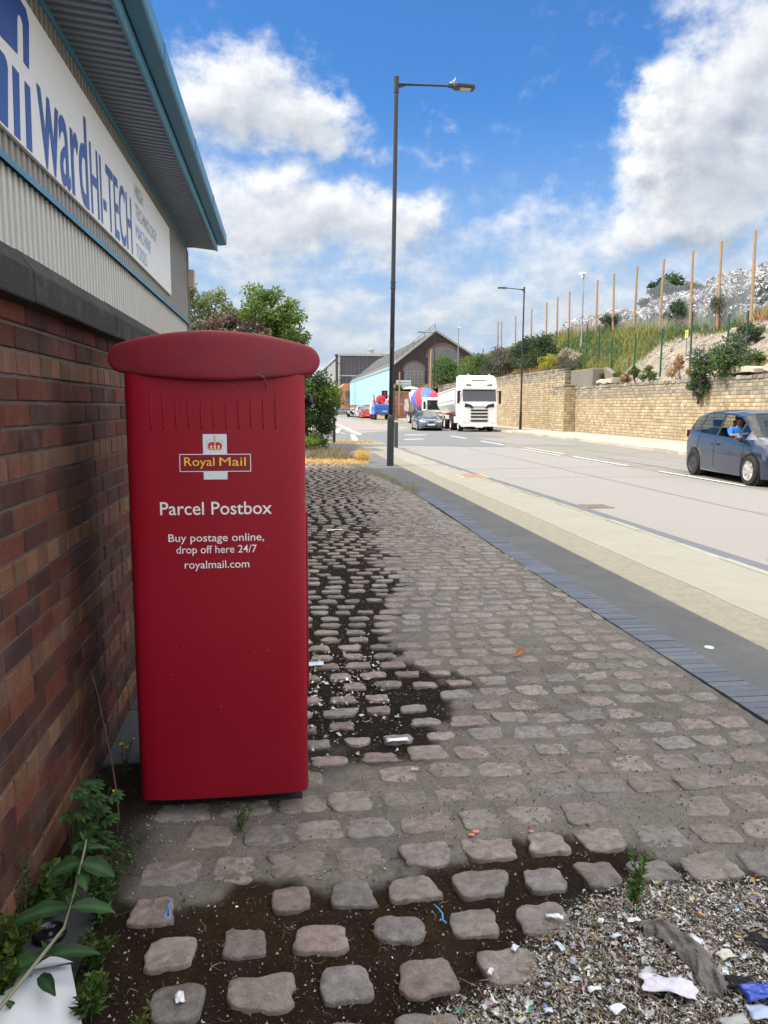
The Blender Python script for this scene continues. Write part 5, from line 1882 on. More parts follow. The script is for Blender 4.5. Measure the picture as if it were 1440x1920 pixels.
for ax in (-7.4, -8.7, -10.0):
    for sg in (-1, 1):
        wheel(tk, ax, sg * 1.03, .5, .5, .38, MATS['truck_rim'], 0, sg)
        g = MB()
        prism(g, [(ax - .58, .78), (ax - .5, 1.08), (ax + .5, 1.08), (ax + .58, .78), (ax + .55, .76), (ax + .46, 1.03), (ax - .46, 1.03), (ax - .55, .76)], sg * .84, sg * 1.22, 'xz')
        g.build('mudguard', M_white, tk, local=True)

# ------------------------------------------------------------------ concrete mixers with striped drums
M_stripe_r, M_stripe_b = mat('drum_red', (.62, .05, .06), .5, .08, 3), mat('drum_blue', (.06, .14, .55), .5, .08, 3)


def mixer(label, loc, rz):
    t = thing('concrete_mixer', label, 'mixer truck', loc, rz, 'concrete mixers by the yard wall')
    prof = [(0, .35), (.02, 1.3), (-.12, 2.45), (-.3, 2.62), (-1.6, 2.62), (-1.62, .8), (-.2, .35)]
    g = MB()
    prism(g, prof, -1.2, 1.2, 'xz')
    g.build('cab', M_white, t, local=True, bev=.07)
    g = MB()
    prism(g, [(.03, 1.42), (-.10, 2.34), (-.14, 2.34), (0, 1.42)], -1.08, 1.08, 'xz')
    g.build('windscreen', MATS['truck_screen'], t, local=True)
    for sg in (-1, 1):
        g = MB()
        box(g, (-.05, sg * 1.36, 1.85), (.14, .22, .75))
        g.build('mirror', M_trim, t, local=True, bev=.03)
        g = MB()
        box(g, (.02, sg * .92, .72), (.05, .36, .2))
        g.build('headlight', M_lamp, t, local=True)
    g = MB()
    for z in (1.12, .92):
        box(g, (.02, 0, z), (.04, 1.3, .09))
    g.build('grille', M_trim, t, local=True)
    g = MB()
    box(g, (-4.8, 0, .95), (8.2, .9, .3))
    g.build('chassis', M_trim, t, local=True)
    # drum: bands twisted round a tilted double cone
    g = MB()
    n, prof = 36, [(-2.2, .45), (-2.6, .95), (-3.4, 1.22), (-4.6, 1.25), (-6.0, 1.05), (-7.2, .65), (-7.6, .55)]
    xs = np.linspace(-2.2, -7.6, 28)
    rr = np.interp(-xs, [-p[0] for p in prof], [p[1] for p in prof])
    tl = R(9)
    rings = []
    for x, r in zip(xs, rr):
        a = np.linspace(0, 2 * math.pi, n, endpoint=False) + x * .55
        p = np.stack([np.full(n, x + 4.8), r * np.cos(a), r * np.sin(a)], 1)
        rings.append(np.stack([p[:, 0] * math.cos(tl) + p[:, 2] * math.sin(tl) - 4.8, p[:, 1], -p[:, 0] * math.sin(tl) + p[:, 2] * math.cos(tl) + 2.45], 1))
    V = np.concatenate(rings)
    for mi, sel in ((0, (0, 1, 2, 3, 4, 5)), (1, (6, 7, 8, 9, 10, 11))):
        f = [(i * n + j, i * n + (j + 1) % n, (i + 1) * n + (j + 1) % n, (i + 1) * n + j) for i in range(27) for j in range(n) if (j % 12) in sel]
        g.add(V, f, None, mi)
    g.build('drum', [M_stripe_r, M_stripe_b], t, local=True, smooth=True)
    g = MB()
    prism(g, [(-7.3, 2.6), (-8.3, 3.5), (-8.5, 3.3), (-7.7, 2.3)], -.5, .5, 'xz')
    tube(g, [(-7.9, 0, 2.2), (-8.6, .3, 1.4)], [.3, .2], 8)
    g.build('chute', M_white, t, local=True)
    for ax in (-.9, -2.6, -5.4, -6.8):
        for sg in (-1, 1):
            wheel(t, ax, sg * 1.0, .5, .5, .35, MATS['truck_rim'], 0, sg)
    return t


mixer('white concrete mixer with red and blue striped drum, behind the tipper trailer', (14.95, 73.5, -.13), R(-85))
mixer('second striped concrete mixer, farther back beside the yard wall', (17.5, 88.0, -.13), R(-82))

# ------------------------------------------------------------------ blue truck with red pump gear, seen from behind
bt = thing('pump_truck', 'blue truck carrying red pumping gear, partly hidden by the tall lamp', 'truck', (13.2, 100.5, -.13), R(90))
M_bt = mat('truck_blue', (.03, .14, .50), .4, .1, 3, coat=.3)
g = MB()
box(g, (.25, 0, 1.75), (.6, 2.4, .5))
box(g, (.05, 0, 1.15), (.12, 2.3, .7))
box(g, (2.0, 1.05, 1.2), (3.6, .3, 1.0))
box(g, (2.0, -1.05, 1.2), (3.6, .3, 1.0))
g.build('rear_body', M_bt, bt, local=True, bev=.05)
g = MB()
rings = []
for x, r in ((.35, .3), (.45, .55), (1.4, .62), (1.9, .5), (2.0, .2)):
    a = np.linspace(0, 6.283, 15)[:-1]
    rings.append(np.stack([x + 0 * a, .25 + r * np.cos(a), 2.65 + r * np.sin(a)], 1))
loft(g, rings)
tube(g, [(.7, -.7, 2.2), (.6, -.9, 2.9), (1.2, -.8, 3.1)], .16, 8)
tube(g, [(.4, .25, 2.5), (.2, .0, 2.1), (.1, -.5, 1.9)], .12, 8)
g.build('pump', mat('pump_red', (.55, .03, .05), .5, .12, 3), bt, local=True)
g = MB()
tube(g, [(.6, .9, 1.9), (.6, 1.15, 2.4), (.8, 1.2, 3.3)], [.09, .09, .06], 8)
tube(g, [(.05, .8, .9), (-.1, .2, .65), (.0, -.6, .8), (.05, -.9, .6)], .1, 8)
g.build('hose', mat('hose_dark', (.05, .06, .07), .6, .1, 5), bt, local=True)
g = MB()
box(g, (4.6, 0, 1.7), (2.0, 2.4, 2.1))
g.build('cab', mat('truck_pale', (.55, .56, .58), .5, .1, 3), bt, local=True, bev=.1)
g = MB()
box(g, (-.02, -.15, 1.12), (.03, .6, .18))
g.build('rear_plate', M_platey, bt, local=True)
for sg in (-1, 1):
    g = MB()
    box(g, (-.02, sg * .95, 1.0), (.04, .3, .14))
    g.build('tail_light', M_rear, bt, local=True)
for ax in (.9, 2.2, 4.8):
    for sg in (-1, 1):
        wheel(bt, ax, sg * 1.0, .48, .48, .35, M_steelw, 0, sg)

# ================================================================== FAR BUILDINGS
M_darkbrick = mat('dark_brick', (.04, .028, .027), .9, .35, 1.8, .5, 8, stain=(.35, .35, (.05, .04, .04)))
M_blueclad = mat('pale_blue_cladding', (.36, .56, .68), .55, .06, .5)
M_orange = mat('orange_brick', (.52, .24, .12), .9, .22, 1.5, .4, 10, stain=(.5, .3, (.38, .22, .15)))
M_stonetrim = mat('grey_stone_trim', (.30, .28, .25), .9, .2, 2)
M_oldglass = mat('dirty_glazing', (.13, .125, .125), .5, .3, 1.5)
M_roofg = mat('roof_glazing', (.28, .29, .28), .6, .3, 1.2)
gb = thing('brick_works', 'dark brick works with a steep gable, arched windows and pale blue clad flank', 'building', (23, 110, 0))
GX0, GX1, AX, AZ, EZ, GY, GE = 15.6, 30.2, 21.9, 12.1, 7.1, 110.0, 176.0
g = MB()
prism(g, [(GX0, -.3), (GX1, -.3), (GX1, EZ), (AX + .2, AZ), (AX - .2, AZ), (GX0, EZ)], GY, GY + .5, 'xz')
box2(g, (GX0 + .3, GY + .5, -.3), (GX1 - .3, GE, EZ - .3))
g.build('gable_wall', M_darkbrick, gb)
g = MB()
prism(g, [(GX0 - .15, EZ + .02), (GX0 - .05, EZ + .32), (AX, AZ + .42), (GX1 + .05, EZ + .32), (GX1 + .15, EZ + .02), (AX, AZ + .08)], GY - .12, GY + .6, 'xz')
box2(g, (GX0 + .2, GY - .05, 4.05), (GX1, GY - .001, 4.22))
g.build('gable_coping', M_stonetrim, gb)
for cx, w, z0, z1 in ((18.85, 1.5, 4.3, 7.0), (23.0, 2.2, 4.3, 9.0), (27.4, 1.5, 4.3, 7.0)):
    g = MB()
    q = [(cx - w, z0), (cx + w, z0)] + [(cx + w * math.cos(a), z1 - w * .2 + w * .75 * math.sin(a)) for a in np.linspace(0, math.pi, 13)]
    prism(g, q, GY - .035, GY - .004, 'xz')
    wnd = g.build('arched_window', M_oldglass, gb)
    g = MB()
    for k in range(-2, 3):
        box2(g, (cx + k * w * .38 - .03, GY - .06, z0), (cx + k * w * .38 + .03, GY - .037, z1 - .1 - abs(k) * .12 * w))
    for k in range(6):
        z = z0 + .1 + (z1 - z0) * k / 6.2
        box2(g, (cx - w * .98, GY - .055, z), (cx + w * .98, GY - .039, z + .05))
    g.build('glazing_bars', M_stonetrim, wnd)
    g = MB()
    q = [(cx + w * 1.0 * math.cos(a), z1 - w * .2 + w * .75 * math.sin(a)) for a in np.linspace(0, math.pi, 13)]
    q2 = [(cx + w * 1.16 * math.cos(a), z1 - w * .2 + w * .95 * math.sin(a)) for a in np.linspace(math.pi, 0, 13)]
    prism(g, q + q2, GY - .03, GY - .002, 'xz')
    g.build('brick_arch', mat('arch_brick', (.12, .07, .06), .9, .3, 2), wnd)
for sgn, xa in ((-1, GX0), (1, GX1)):
    g = MB()
    prism(g, [(xa - sgn * -.25, EZ - .02), (AX, AZ + .02), (AX, AZ - .2), (xa, EZ - .25)], GY + .61, GE + .3, 'xz')
    g.build('roof', M_roofg, gb)
g = MB()   # glazing ribs and walkway rail on the road side slope
for y in np.arange(GY + 1.5, GE, 1.6):
    tube(g, [(GX0, y, EZ + .08), (AX - .1, y, AZ + .1)], .07, 4)
for k in (.25, .5, .75):
    tube(g, [(GX0 + (AX - GX0) * k, GY + .7, EZ + (AZ - EZ) * k + .12), (GX0 + (AX - GX0) * k, GE, EZ + (AZ - EZ) * k + .12)], .06, 4)
g.build('roof_ribs', mat('roof_rib', (.10, .10, .10), .8, .2, 3), gb)
g = MB()
for y in np.arange(GY + .8, GE, 2.2):
    tube(g, [(GX0 + .2, y, EZ + .1), (GX0 + .2, y, EZ + 1.05)], .05, 4)
for z in (EZ + .55, EZ + 1.05):
    tube(g, [(GX0 + .2, GY + .5, z), (GX0 + .2, GE, z)], .045, 4)
for i in range(9):
    f = i / 8
    p = (GX0 + (AX - GX0) * f, GY + .4, EZ + .3 + (AZ - EZ) * f)
    tube(g, [p, (p[0], p[1], p[2] + .95)], .045, 4)
tube(g, [(GX0, GY + .4, EZ + 1.25), (AX, GY + .4, AZ + 1.25)], .045, 4)
tube(g, [(GX0, GY + .4, EZ + .8), (AX, GY + .4, AZ + .8)], .04, 4)
g.build('railing', mat('rail_grey', (.16, .16, .16), .8, .2, 3), gb)
g = MB()
y, pts = GY - .1, []
while y < GE:
    pts += [(GX0 - .10, y), (GX0 - .10, y + .22), (GX0 - .16, y + .28), (GX0 - .16, y + .5)]
    y += .56
n = len(pts)
A = np.array([(a, b, 2.0) for a, b in pts] + [(a, b, 6.95) for a, b in pts])
i = np.arange(n - 1)
g.add(A, np.stack([i, i + 1, i + 1 + n, i + n], 1))
g.build('blue_cladding', M_blueclad, gb)
g = MB()
box2(g, (GX0 - .22, GY - .1, 6.9), (GX0 - .05, GE, 7.05))
box2(g, (GX0 - .22, GY - .1, 1.9), (GX0 - .05, GE, 2.02))
box2(g, (GX0 - .22, 163.9, 2.0), (GX0 - .10, 164.3, 6.95))
g.build('cladding_trim', mat('clad_trim', (.20, .36, .46), .6, .1, 3), gb)
g = MB()
box2(g, (GX0 - .05, GY - .05, -.3), (GX0 + .3, GE, 1.95))
for y in np.arange(GY + 4, GE, 7):
    box2(g, (GX0 - .15, y, -.3), (GX0 + .1, y + .6, 1.9))
g.build('brick_base', M_orange, gb)
hs = thing('hanging_sign', 'narrow black upright sign with red marks on the pale blue flank', 'sign', (GX0 - .2, 113.5, 2.2))
g = MB()
box2(g, (GX0 - 1.0, 113.3, 2.1), (GX0 - .1, 113.45, 3.95))
g.build('board', M_trim, hs)
g = MB()
for k in range(7):
    box2(g, (GX0 - .68, 113.28, 2.3 + k * .21), (GX0 - .40, 113.297, 2.3 + k * .21 + .12))
g.build('red_mark', mat('mark_red', (.5, .03, .05), .5, .1, 9), hs)
sb = thing('notice_board', 'white two line notice board on the lower wall of the dark brick gable', 'sign', (17.4, 109.4, 4.0))
g = MB()
box2(g, (16.2, 109.80, 4.05), (18.35, 109.86, 5.35))
g.build('board', mat('board_white', (.55, .57, .58), .6, .1, 3, stain=(2, .3, (.35, .36, .38))), sb)
g = MB()
for z, h in ((4.95, .16), (4.6, .16), (4.25, .12)):
    x = 16.35
    while x < 18.1:
        w = random.uniform(.08, .22)
        box2(g, (x, 109.782, z), (x + w, 109.797, z + h))
        x += w + .05
g.build('faded_print', mat('faded_print', (.25, .28, .33), .7, .1, 9), sb)
g = MB()
for x in (16.5, 18.0):
    tube(g, [(x, 109.9, 3.2), (x, 109.9, 5.2)], .05, 6)
g.build('post', M_trim, sb)

tb = thing('tower_shed', 'tall dark ribbed industrial shed with a pale side, beyond the pale blue building', 'building', (22, 190, 0))
g = MB()
x, pts = 14.2, []
while x < 30:
    pts += [(x, 189.9), (x + .4, 189.9), (x + .5, 189.8), (x + .9, 189.8)]
    x += 1.0
n = len(pts)
A = np.array([(a, b, 4.2) for a, b in pts] + [(a, b, 13.9) for a, b in pts])
i = np.arange(n - 1)
g.add(A, np.stack([i, i + 1, i + 1 + n, i + n], 1))
box2(g, (14.2, 190, -.3), (30, 275, 13.9))
g.build('dark_wall', mat('dark_ribbed', (.085, .085, .095), .7, .15, .6), tb)
g = MB()
box2(g, (13.9, 189.6, 13.9), (30.3, 275.5, 14.5))
box2(g, (13.8, 189.7, -.3), (14.25, 190.2, 13.9))
box2(g, (14.2, 189.75, 9.0), (30, 189.85, 9.25))
g.build('edge_trim', mat('trim_pale', (.40, .40, .39), .7, .1, 2), tb)
g = MB()
for y in np.arange(190.3, 275, 3.4):
    box2(g, (14.05, y, -.3), (14.2, y + 2.4, 13.6 - .4 * ((y // 3.4) % 2)))
g.build('side_cladding', mat('side_pale', (.36, .36, .35), .7, .2, .5), tb)
g = MB()
lathe(g, [(.8, 14.4), (.8, 15.6), (.95, 15.65), (.95, 15.9), (.2, 16.1)], (22.4, 196, 0), 14)
g.build('roof_vent', mat('vent_grey', (.30, .30, .29), .7, .1, 3), tb)
ch = thing('chimney', 'slim dark flue rising beside the tall dark shed', 'chimney', (13.3, 188.4, 0))
g = MB()
lathe(g, [(.32, -.2), (.32, 13.6), (.42, 13.65), (.42, 14.1), (.3, 14.15)], n=14)
g.build('flue', mat('flue_dark', (.04, .04, .045), .7, .1, 3), ch, local=True)
g = MB()
for z in (4, 8, 12):
    box(g, (.5, .4, z), (.9, .9, .12))
g.build('bracket', MATS['flue_dark'], ch, local=True)
ob = thing('brick_outbuilding', 'small orange brick building between the dark shed and the pale blue wall', 'building', (14.8, 178, 0))
g = MB()
box2(g, (13.4, 177.8, -.3), (16.6, 187, 6.0))
prism(g, [(13.4, 6.0), (16.6, 6.0), (16.2, 6.9), (14.4, 6.9)], 177.8, 187, 'xz')
g.build('wall', M_orange, ob)
g = MB()
box2(g, (13.3, 177.68, 2.95), (16.7, 177.79, 3.15))
g.build('string_course', M_stonetrim, ob)
g = MB()
box2(g, (14.5, 177.74, 3.7), (15.6, 177.83, 5.2))
w_ = g.build('window', M_oldglass, ob)
g = MB()
box2(g, (14.45, 177.68, 3.6), (15.65, 177.735, 3.72))
box2(g, (15.02, 177.70, 3.72), (15.08, 177.735, 5.2))
g.build('sill', M_stonetrim, w_)
g = MB()
box2(g, (12.6, 177.9, -.2), (13.35, 178.1, 4.2))
g.build('door', M_trim, ob)
bl2 = thing('brick_terrace', 'low pale brick sheds receding along the road behind the bush', 'building', (-2, 150, 0))
g = MB()
box2(g, (-8, 150, -.3), (2.0, 290, 3.8))
g.build('wall', mat('pink_brick', (.40, .24, .19), .9, .2, 1), bl2)
g = MB()
prism(g, [(-8.2, 3.8), (2.2, 3.8), (-3, 6)], 149.8, 290, 'xz')
g.build('roof', mat('slate_roof', (.12, .12, .13), .8, .2, 1), bl2)

# yard boundary wall with a torn white poster
yw = thing('yard_wall', 'weathered red brick yard wall left of the mixers', 'wall', (17, 107, 0))
g = MB()
YC = {'s': [(.38, .17, .12), (.33, .15, .11), (.42, .21, .15), (.30, .16, .12)]}
block_wall(g, lambda u, v, o: (u, 107 - o, v), 15.4, 34, [(k * .3, k * .3 + .3, 's') for k in range(-1, 12)], lambda k: random.uniform(.5, .9), YC, .02, .01, .01, .004)
g.build('brick_face', mat('yard_brick', (1, 1, 1), .9, .25, 1.5, .4, 12, tint='mul'), yw)
g = MB()
box2(g, (15.4, 107.004, -.3), (34, 107.4, 3.58))
g.build('wall_core', mat('yard_mortar', (.2, .13, .1), .9, .2, 3), yw)
g = MB()
box2(g, (15.3, 106.9, 3.58), (34.1, 107.5, 3.72))
box2(g, (17.75, 106.85, -.3), (18.2, 106.99, 3.9))
g.build('coping', M_stonetrim, yw)
po = MB()
q = [(16.95, 1.05), (17.55, .95), (17.62, 1.8), (17.5, 2.7), (17.2, 2.6), (17.25, 2.9), (16.98, 2.5), (17.02, 1.9), (16.9, 1.6)]
prism(po, q, 106.965, 106.972, 'xz')
tag(po.build('poster', mat('poster_white', (.72, .68, .62), .7, .2, 2)), 'torn white poster pasted on the red yard wall', 'poster')
bush('green shrub growing behind the yard wall by the notice board', (16.2, 108.6, 3.7), (.9, .7, 1.0), 14, 100, .3, MAPLE, group='shrubs in the yard')
bush('dry brown shrub top above the yard wall', (18.0, 108.6, 3.6), (1.5, .7, .5), 12, 90, .25, [(.2, .17, .10), (.14, .13, .07)], group='shrubs in the yard')
pa = thing('parasol', 'open pale green parasol standing in the yard above the brick wall', 'parasol', (18.1, 107.9, 0))
g = MB()
lathe(g, [(1.25, 4.05), (1.2, 4.12), (.7, 4.32), (.0, 4.45), (.0, 4.38), (.7, 4.25)], n=18, caps=False)
g.build('canopy', mat('parasol_cloth', (.40, .46, .42), .8, .1, 3), pa, local=True)
g = MB()
tube(g, [(0, 0, 0), (0, 0, 4.4)], .05, 6)
g.build('pole', M_trim, pa, local=True)
for (x, y, z, r, lab) in ((16.5, 85.6, 7.9, .13, 'tall pale timber pole in front of the dark brick gable'), (15.95, 105.0, 6.3, .12, 'shorter pale timber pole in front of the yard wall')):
    g = MB()
    tube(g, [(0, 0, -.1), (0, 0, z * .5), (.03, 0, z)], [r, r * .92, r * .8], 10)
    o = tag(g.build('timber_pole', M_wood), lab, 'pole', 'timber poles by the yard')
    o.location = (x, y, 0)
sp = thing('sign_pole', 'thin dark pole rising just right of the tall lamp at the yard wall', 'pole', (15.45, 106.4, 0))
g = MB()
tube(g, [(0, 0, -.1), (0, 0, 4.6)], .06, 8)
g.build('pole', M_black, sp, local=True)
g = MB()
box(g, (0, -.05, 4.4), (.3, .05, .45))
g.build('plate', M_stonetrim, sp, local=True)

# ================================================================== PEOPLE
M_skin = mat('skin', (.30, .15, .10), .6, .08, 9)
def skinned(name, joints, edges, radii, m, parent=None, sub=2):
    me = bpy.data.meshes.new(name)
    me.from_pydata(joints, edges, [])
    me.materials.append(m)
    o = bpy.data.objects.new(name, me)
    COL.objects.link(o)
    o.modifiers.new('skin', 'SKIN').use_smooth_shade = True
    if not me.skin_vertices:
        me.attributes.new  # layer is created with the modifier
    sv = me.skin_vertices[0].data if me.skin_vertices else None
    if sv:
        for i, r in enumerate(radii):
            sv[i].radius = (r, r) if not isinstance(r, tuple) else r
            sv[i].use_root = (i == 0)
    s = o.modifiers.new('sub', 'SUBSURF')
    s.levels = s.render_levels = sub
    if parent is not None:
        o.parent = parent
    return o


def person(label, loc, rz, J, top_m, leg_m, group=None, hair=(.02, .015, .012), name='person'):
    """J: dict of joint positions in local space; body, shirt and trousers as skinned surfaces"""
    t = thing(name, label, 'person', loc, rz, group)
    order = ['pelvis', 'chest', 'neck', 'headb', 'headt', 'lsh', 'lel', 'lwr', 'lha', 'rsh', 'rel', 'rwr', 'rha', 'lhip', 'lkn', 'lan', 'lto', 'rhip', 'rkn', 'ran', 'rto']
    rad = [.12, .13, .05, .085, .07, .06, .042, .03, .035, .06, .042, .03, .035, .085, .06, .04, .035, .085, .06, .04, .035]
    ed = [(0, 1), (1, 2), (2, 3), (3, 4), (1, 5), (5, 6), (6, 7), (7, 8), (1, 9), (9, 10), (10, 11), (11, 12), (0, 13), (13, 14), (14, 15), (15, 16), (0, 17), (17, 18), (18, 19), (19, 20)]
    P = [J[k] for k in order]
    o = skinned('body', P, ed, rad, M_skin, t)
    V = np.array(P)
    s = [0, 1, 2, 5, 6, 9, 10]
    pp = [P[i] for i in s]
    pp[2] = tuple(V[1] * .35 + V[2] * .65)
    pp[4] = tuple(V[5] * .1 + V[6] * .9)
    pp[6] = tuple(V[9] * .1 + V[10] * .9)
    skinned('shirt', pp, [(0, 1), (1, 2), (1, 3), (3, 4), (1, 5), (5, 6)], [.145, .165, .075, .085, .06, .085, .06], top_m, t)
    s = [0, 13, 14, 15, 17, 18, 19]
    skinned('trousers', [P[i] for i in s], [(0, 1), (1, 2), (2, 3), (0, 4), (4, 5), (5, 6)], [.14, .10, .075, .06, .10, .075, .06], leg_m, t)
    h = np.array(J['headt'])
    hb = np.array(J['headb'])
    f = np.array(J['face'])
    g = MB()
    c = (h + hb) / 2 + (h - hb) * .22 - f * .018
    rings = []
    for k in np.linspace(-.35, 1.35, 7):
        r = .105 * math.cos(max(-.6, k - .25) * .95) if k < 1.35 else .02
        a = np.linspace(0, 6.283, 13)[:-1]
        ex = np.stack([np.cos(a), np.sin(a), 0 * a], 1)
        cut = np.clip(ex @ f, 0, 1)[:, None] * (.045 if k < .55 else 0)
        rings.append(c + ex * r - f * cut + (0, 0, k * .085))
    loft(g, rings)
    g.build('hair', mat('dark_hair', hair, .7, .2, 20), t, local=True, smooth=True)
    # nose, ears, eyes
    g = MB()
    m_ = (h + hb) / 2
    sd = np.cross(f, (0, 0, 1))
    tube(g, [m_ + f * .085 + (0, 0, .015), m_ + f * .112 - (0, 0, .02)], [.008, .014], 6)
    for q in (-1, 1):
        tube(g, [m_ + sd * q * .088, m_ + sd * q * .1 + (0, 0, .03)], [.02, .012], 6)
    g.build('face_detail', M_skin, t, local=True, smooth=True)
    return t


M_bshirt = mat('bright_blue_shirt', (.015, .16, .62), .8, .1, 9)
M_jean = mat('dark_jeans', (.03, .035, .05), .9, .1, 9)
person('driver in a bright blue top sitting at the wheel of the navy hatchback', nav.location, nav.rotation_euler.z,
       dict(pelvis=(-.10, -.37, .78), chest=(-.20, -.38, 1.08), neck=(-.17, -.38, 1.24), headb=(-.14, -.38, 1.31), headt=(-.12, -.38, 1.43), face=(.97, -.1, -.15),
            lsh=(-.18, -.18, 1.17), lel=(.12, -.14, .98), lwr=(.40, -.22, 1.04), lha=(.52, -.24, 1.07), rsh=(-.16, -.58, 1.16), rel=(.12, -.70, 1.02), rwr=(.40, -.56, 1.06), rha=(.53, -.51, 1.08),
            lhip=(-.05, -.27, .76), lkn=(.40, -.25, .80), lan=(.72, -.25, .52), lto=(.84, -.25, .50), rhip=(-.05, -.47, .76), rkn=(.40, -.49, .80), ran=(.72, -.49, .52), rto=(.84, -.49, .50)), M_bshirt, M_jean)

mb_ = thing('motorcycle', 'dark motorcycle standing at the road edge by the orange brick', 'motorcycle', (11.7, 128.5, -.13), R(200))
g = MB()
prism(g, [(-.6, .75), (-.1, .72), (.3, .95), (.45, 1.0), (.5, .85), (.25, .45), (-.3, .4), (-.65, .65)], -.14, .14, 'xz')
tube(g, [(.45, 0, .95), (.72, 0, .3)], .05, 6)
tube(g, [(.42, -.35, 1.08), (.45, 0, 1.02), (.42, .35, 1.08)], .02, 6)
g.build('body', M_trim, mb_, local=True, bev=.03)
for x in (-.65, .75):
    g = MB()
    lathe(g, [(.22, -.06), (.31, -.05), (.31, .05), (.22, .06)], (x, 0, .31), 18, 'y')
    g.build('wheel', M_tyre, mb_, local=True)
M_rjac = mat('dull_red_jacket', (.30, .07, .05), .8, .1, 9)
stand = dict(pelvis=(0, 0, .95), chest=(0, 0, 1.32), neck=(.01, 0, 1.5), headb=(.02, 0, 1.57), headt=(.02, 0, 1.70), face=(1, 0, 0), lsh=(0, .19, 1.42), lel=(.03, .27, 1.14), lwr=(.12, .24, .92), lha=(.15, .22, .84),
             rsh=(0, -.19, 1.42), rel=(.03, -.27, 1.14), rwr=(.12, -.24, .92), rha=(.15, -.22, .84), lhip=(0, .1, .9), lkn=(.03, .11, .5), lan=(0, .12, .1), lto=(.14, .13, .05), rhip=(0, -.1, .9), rkn=(.03, -.11, .5), ran=(0, -.12, .1), rto=(.14, -.13, .05))
person('distant person in a dull red top standing by the motorcycle', (12.15, 128.2, -.13), R(200), stand, M_rjac, M_jean, 'people by the motorcycle')
person('distant person in dark clothes standing right of the motorcycle', (12.75, 127.5, -.004 - .126), R(250), stand, mat('dark_coat', (.03, .03, .035), .9, .1, 9), M_jean, 'people by the motorcycle')

# ================================================================== WEEDS AND LITTER BY THE POSTBOX
G1 = [(.022, .055, .015), (.03, .07, .018), (.02, .048, .014)]
G2 = [(.05, .095, .015), (.065, .115, .018), (.04, .08, .014)]
G3 = [(.095, .125, .016), (.08, .115, .018)]


def big_leaf(mb, p, d, n, L, W_, tint, droop=.25, lobes=0, nl=9):
    p, d, n = np.array(p, float), np.array(d, float), np.array(n, float)
    d /= np.linalg.norm(d)
    s = np.cross(d, n)
    s /= np.linalg.norm(s) + 1e-9
    u = np.cross(s, d)
    V, T = [], []
    for i in range(nl):
        t = i / (nl - 1)
        w = W_ * .5 * (math.sin(math.pi * min(1, t * .97 + .015)) ** .75) * (1 - .25 * t)
        if lobes:
            w *= .62 + .38 * abs(math.cos(t * math.pi * lobes))
        c = p + d * L * t - np.array((0, 0, 1)) * L * droop * t * t
        wav = .03 * L * math.sin(t * 17)
        for k, q in enumerate((-1, -.5, 0, .5, 1)):
            V.append(c + s * w * q + u * (abs(q) * w * .35 + wav * abs(q)))
            T.append(np.array(tint) * (1.8 if k == 2 else 1.0) * random.uniform(.9, 1.1))
    f = [(i * 5 + k, i * 5 + k + 1, (i + 1) * 5 + k + 1, (i + 1) * 5 + k) for i in range(nl - 1) for k in range(4)]
    mb.add(V, f, np.array(T))


def sprig(label, base, h, nst, nlf, ll, lw, cols, lean=(0, 0), spread=.25, name='weed', cat='weed', group='weeds at the foot of the brick wall', stemc=(.05, .08, .03), flowers=None, up=.6):
    t = thing(name, label, cat, base, group=group)
    b = np.array(base, float)
    gs, gl = MB(), MB()
    gf = MB()
    for k in range(nst):
        a = random.uniform(0, 6.28)
        hh = h * random.uniform(.65, 1.05)
        tip = b + (math.cos(a) * spread * hh * random.random() + lean[0] * hh, math.sin(a) * spread * hh * random.random() + lean[1] * hh, hh)
        mid = (b + tip) / 2 + RNG.normal(0, .05 * hh, 3)
        pts = [b, b * .65 + mid * .35, mid, mid * .4 + tip * .6, tip]
        tube(gs, pts, [.0028, .0026, .0022, .0018, .001], 5, stemc)
        m = nlf
        tt = np.sort(RNG.uniform(.12, 1, m))
        P = np.array([np.array([np.interp(q, [0, .25, .5, .75, 1], [p[c] for p in pts]) for c in range(3)]) for q in tt])
        D = rdir(m, -.1, .5) + np.array((0, 0, up)) * tt[:, None]
        leaves(gl, P, D, rdir(m, .3, 1), ll * RNG.uniform(.6, 1.15, m) * (1.1 - .5 * tt), lw * RNG.uniform(.8, 1.2, m), pick(cols, m), fold=.2)
        if flowers:
            k2 = 14
            leaves(gf, np.repeat(tip[None], k2, 0), rdir(k2, 0, .7), rdir(k2, .5, 1), flowers[1], flowers[1] * .5, pick([flowers[0]], k2), fold=.1)
    gs.build('stem', mat('stem_green', (1, 1, 1), .7, .15, 9, tint='mul'), t)
    gl.build('leaves', M_leaf, t)
    if flowers:
        gf.build('flower', mat('petal', (1, 1, 1), .6, .1, 9, tint='mul', transl=.2), t)
    return t


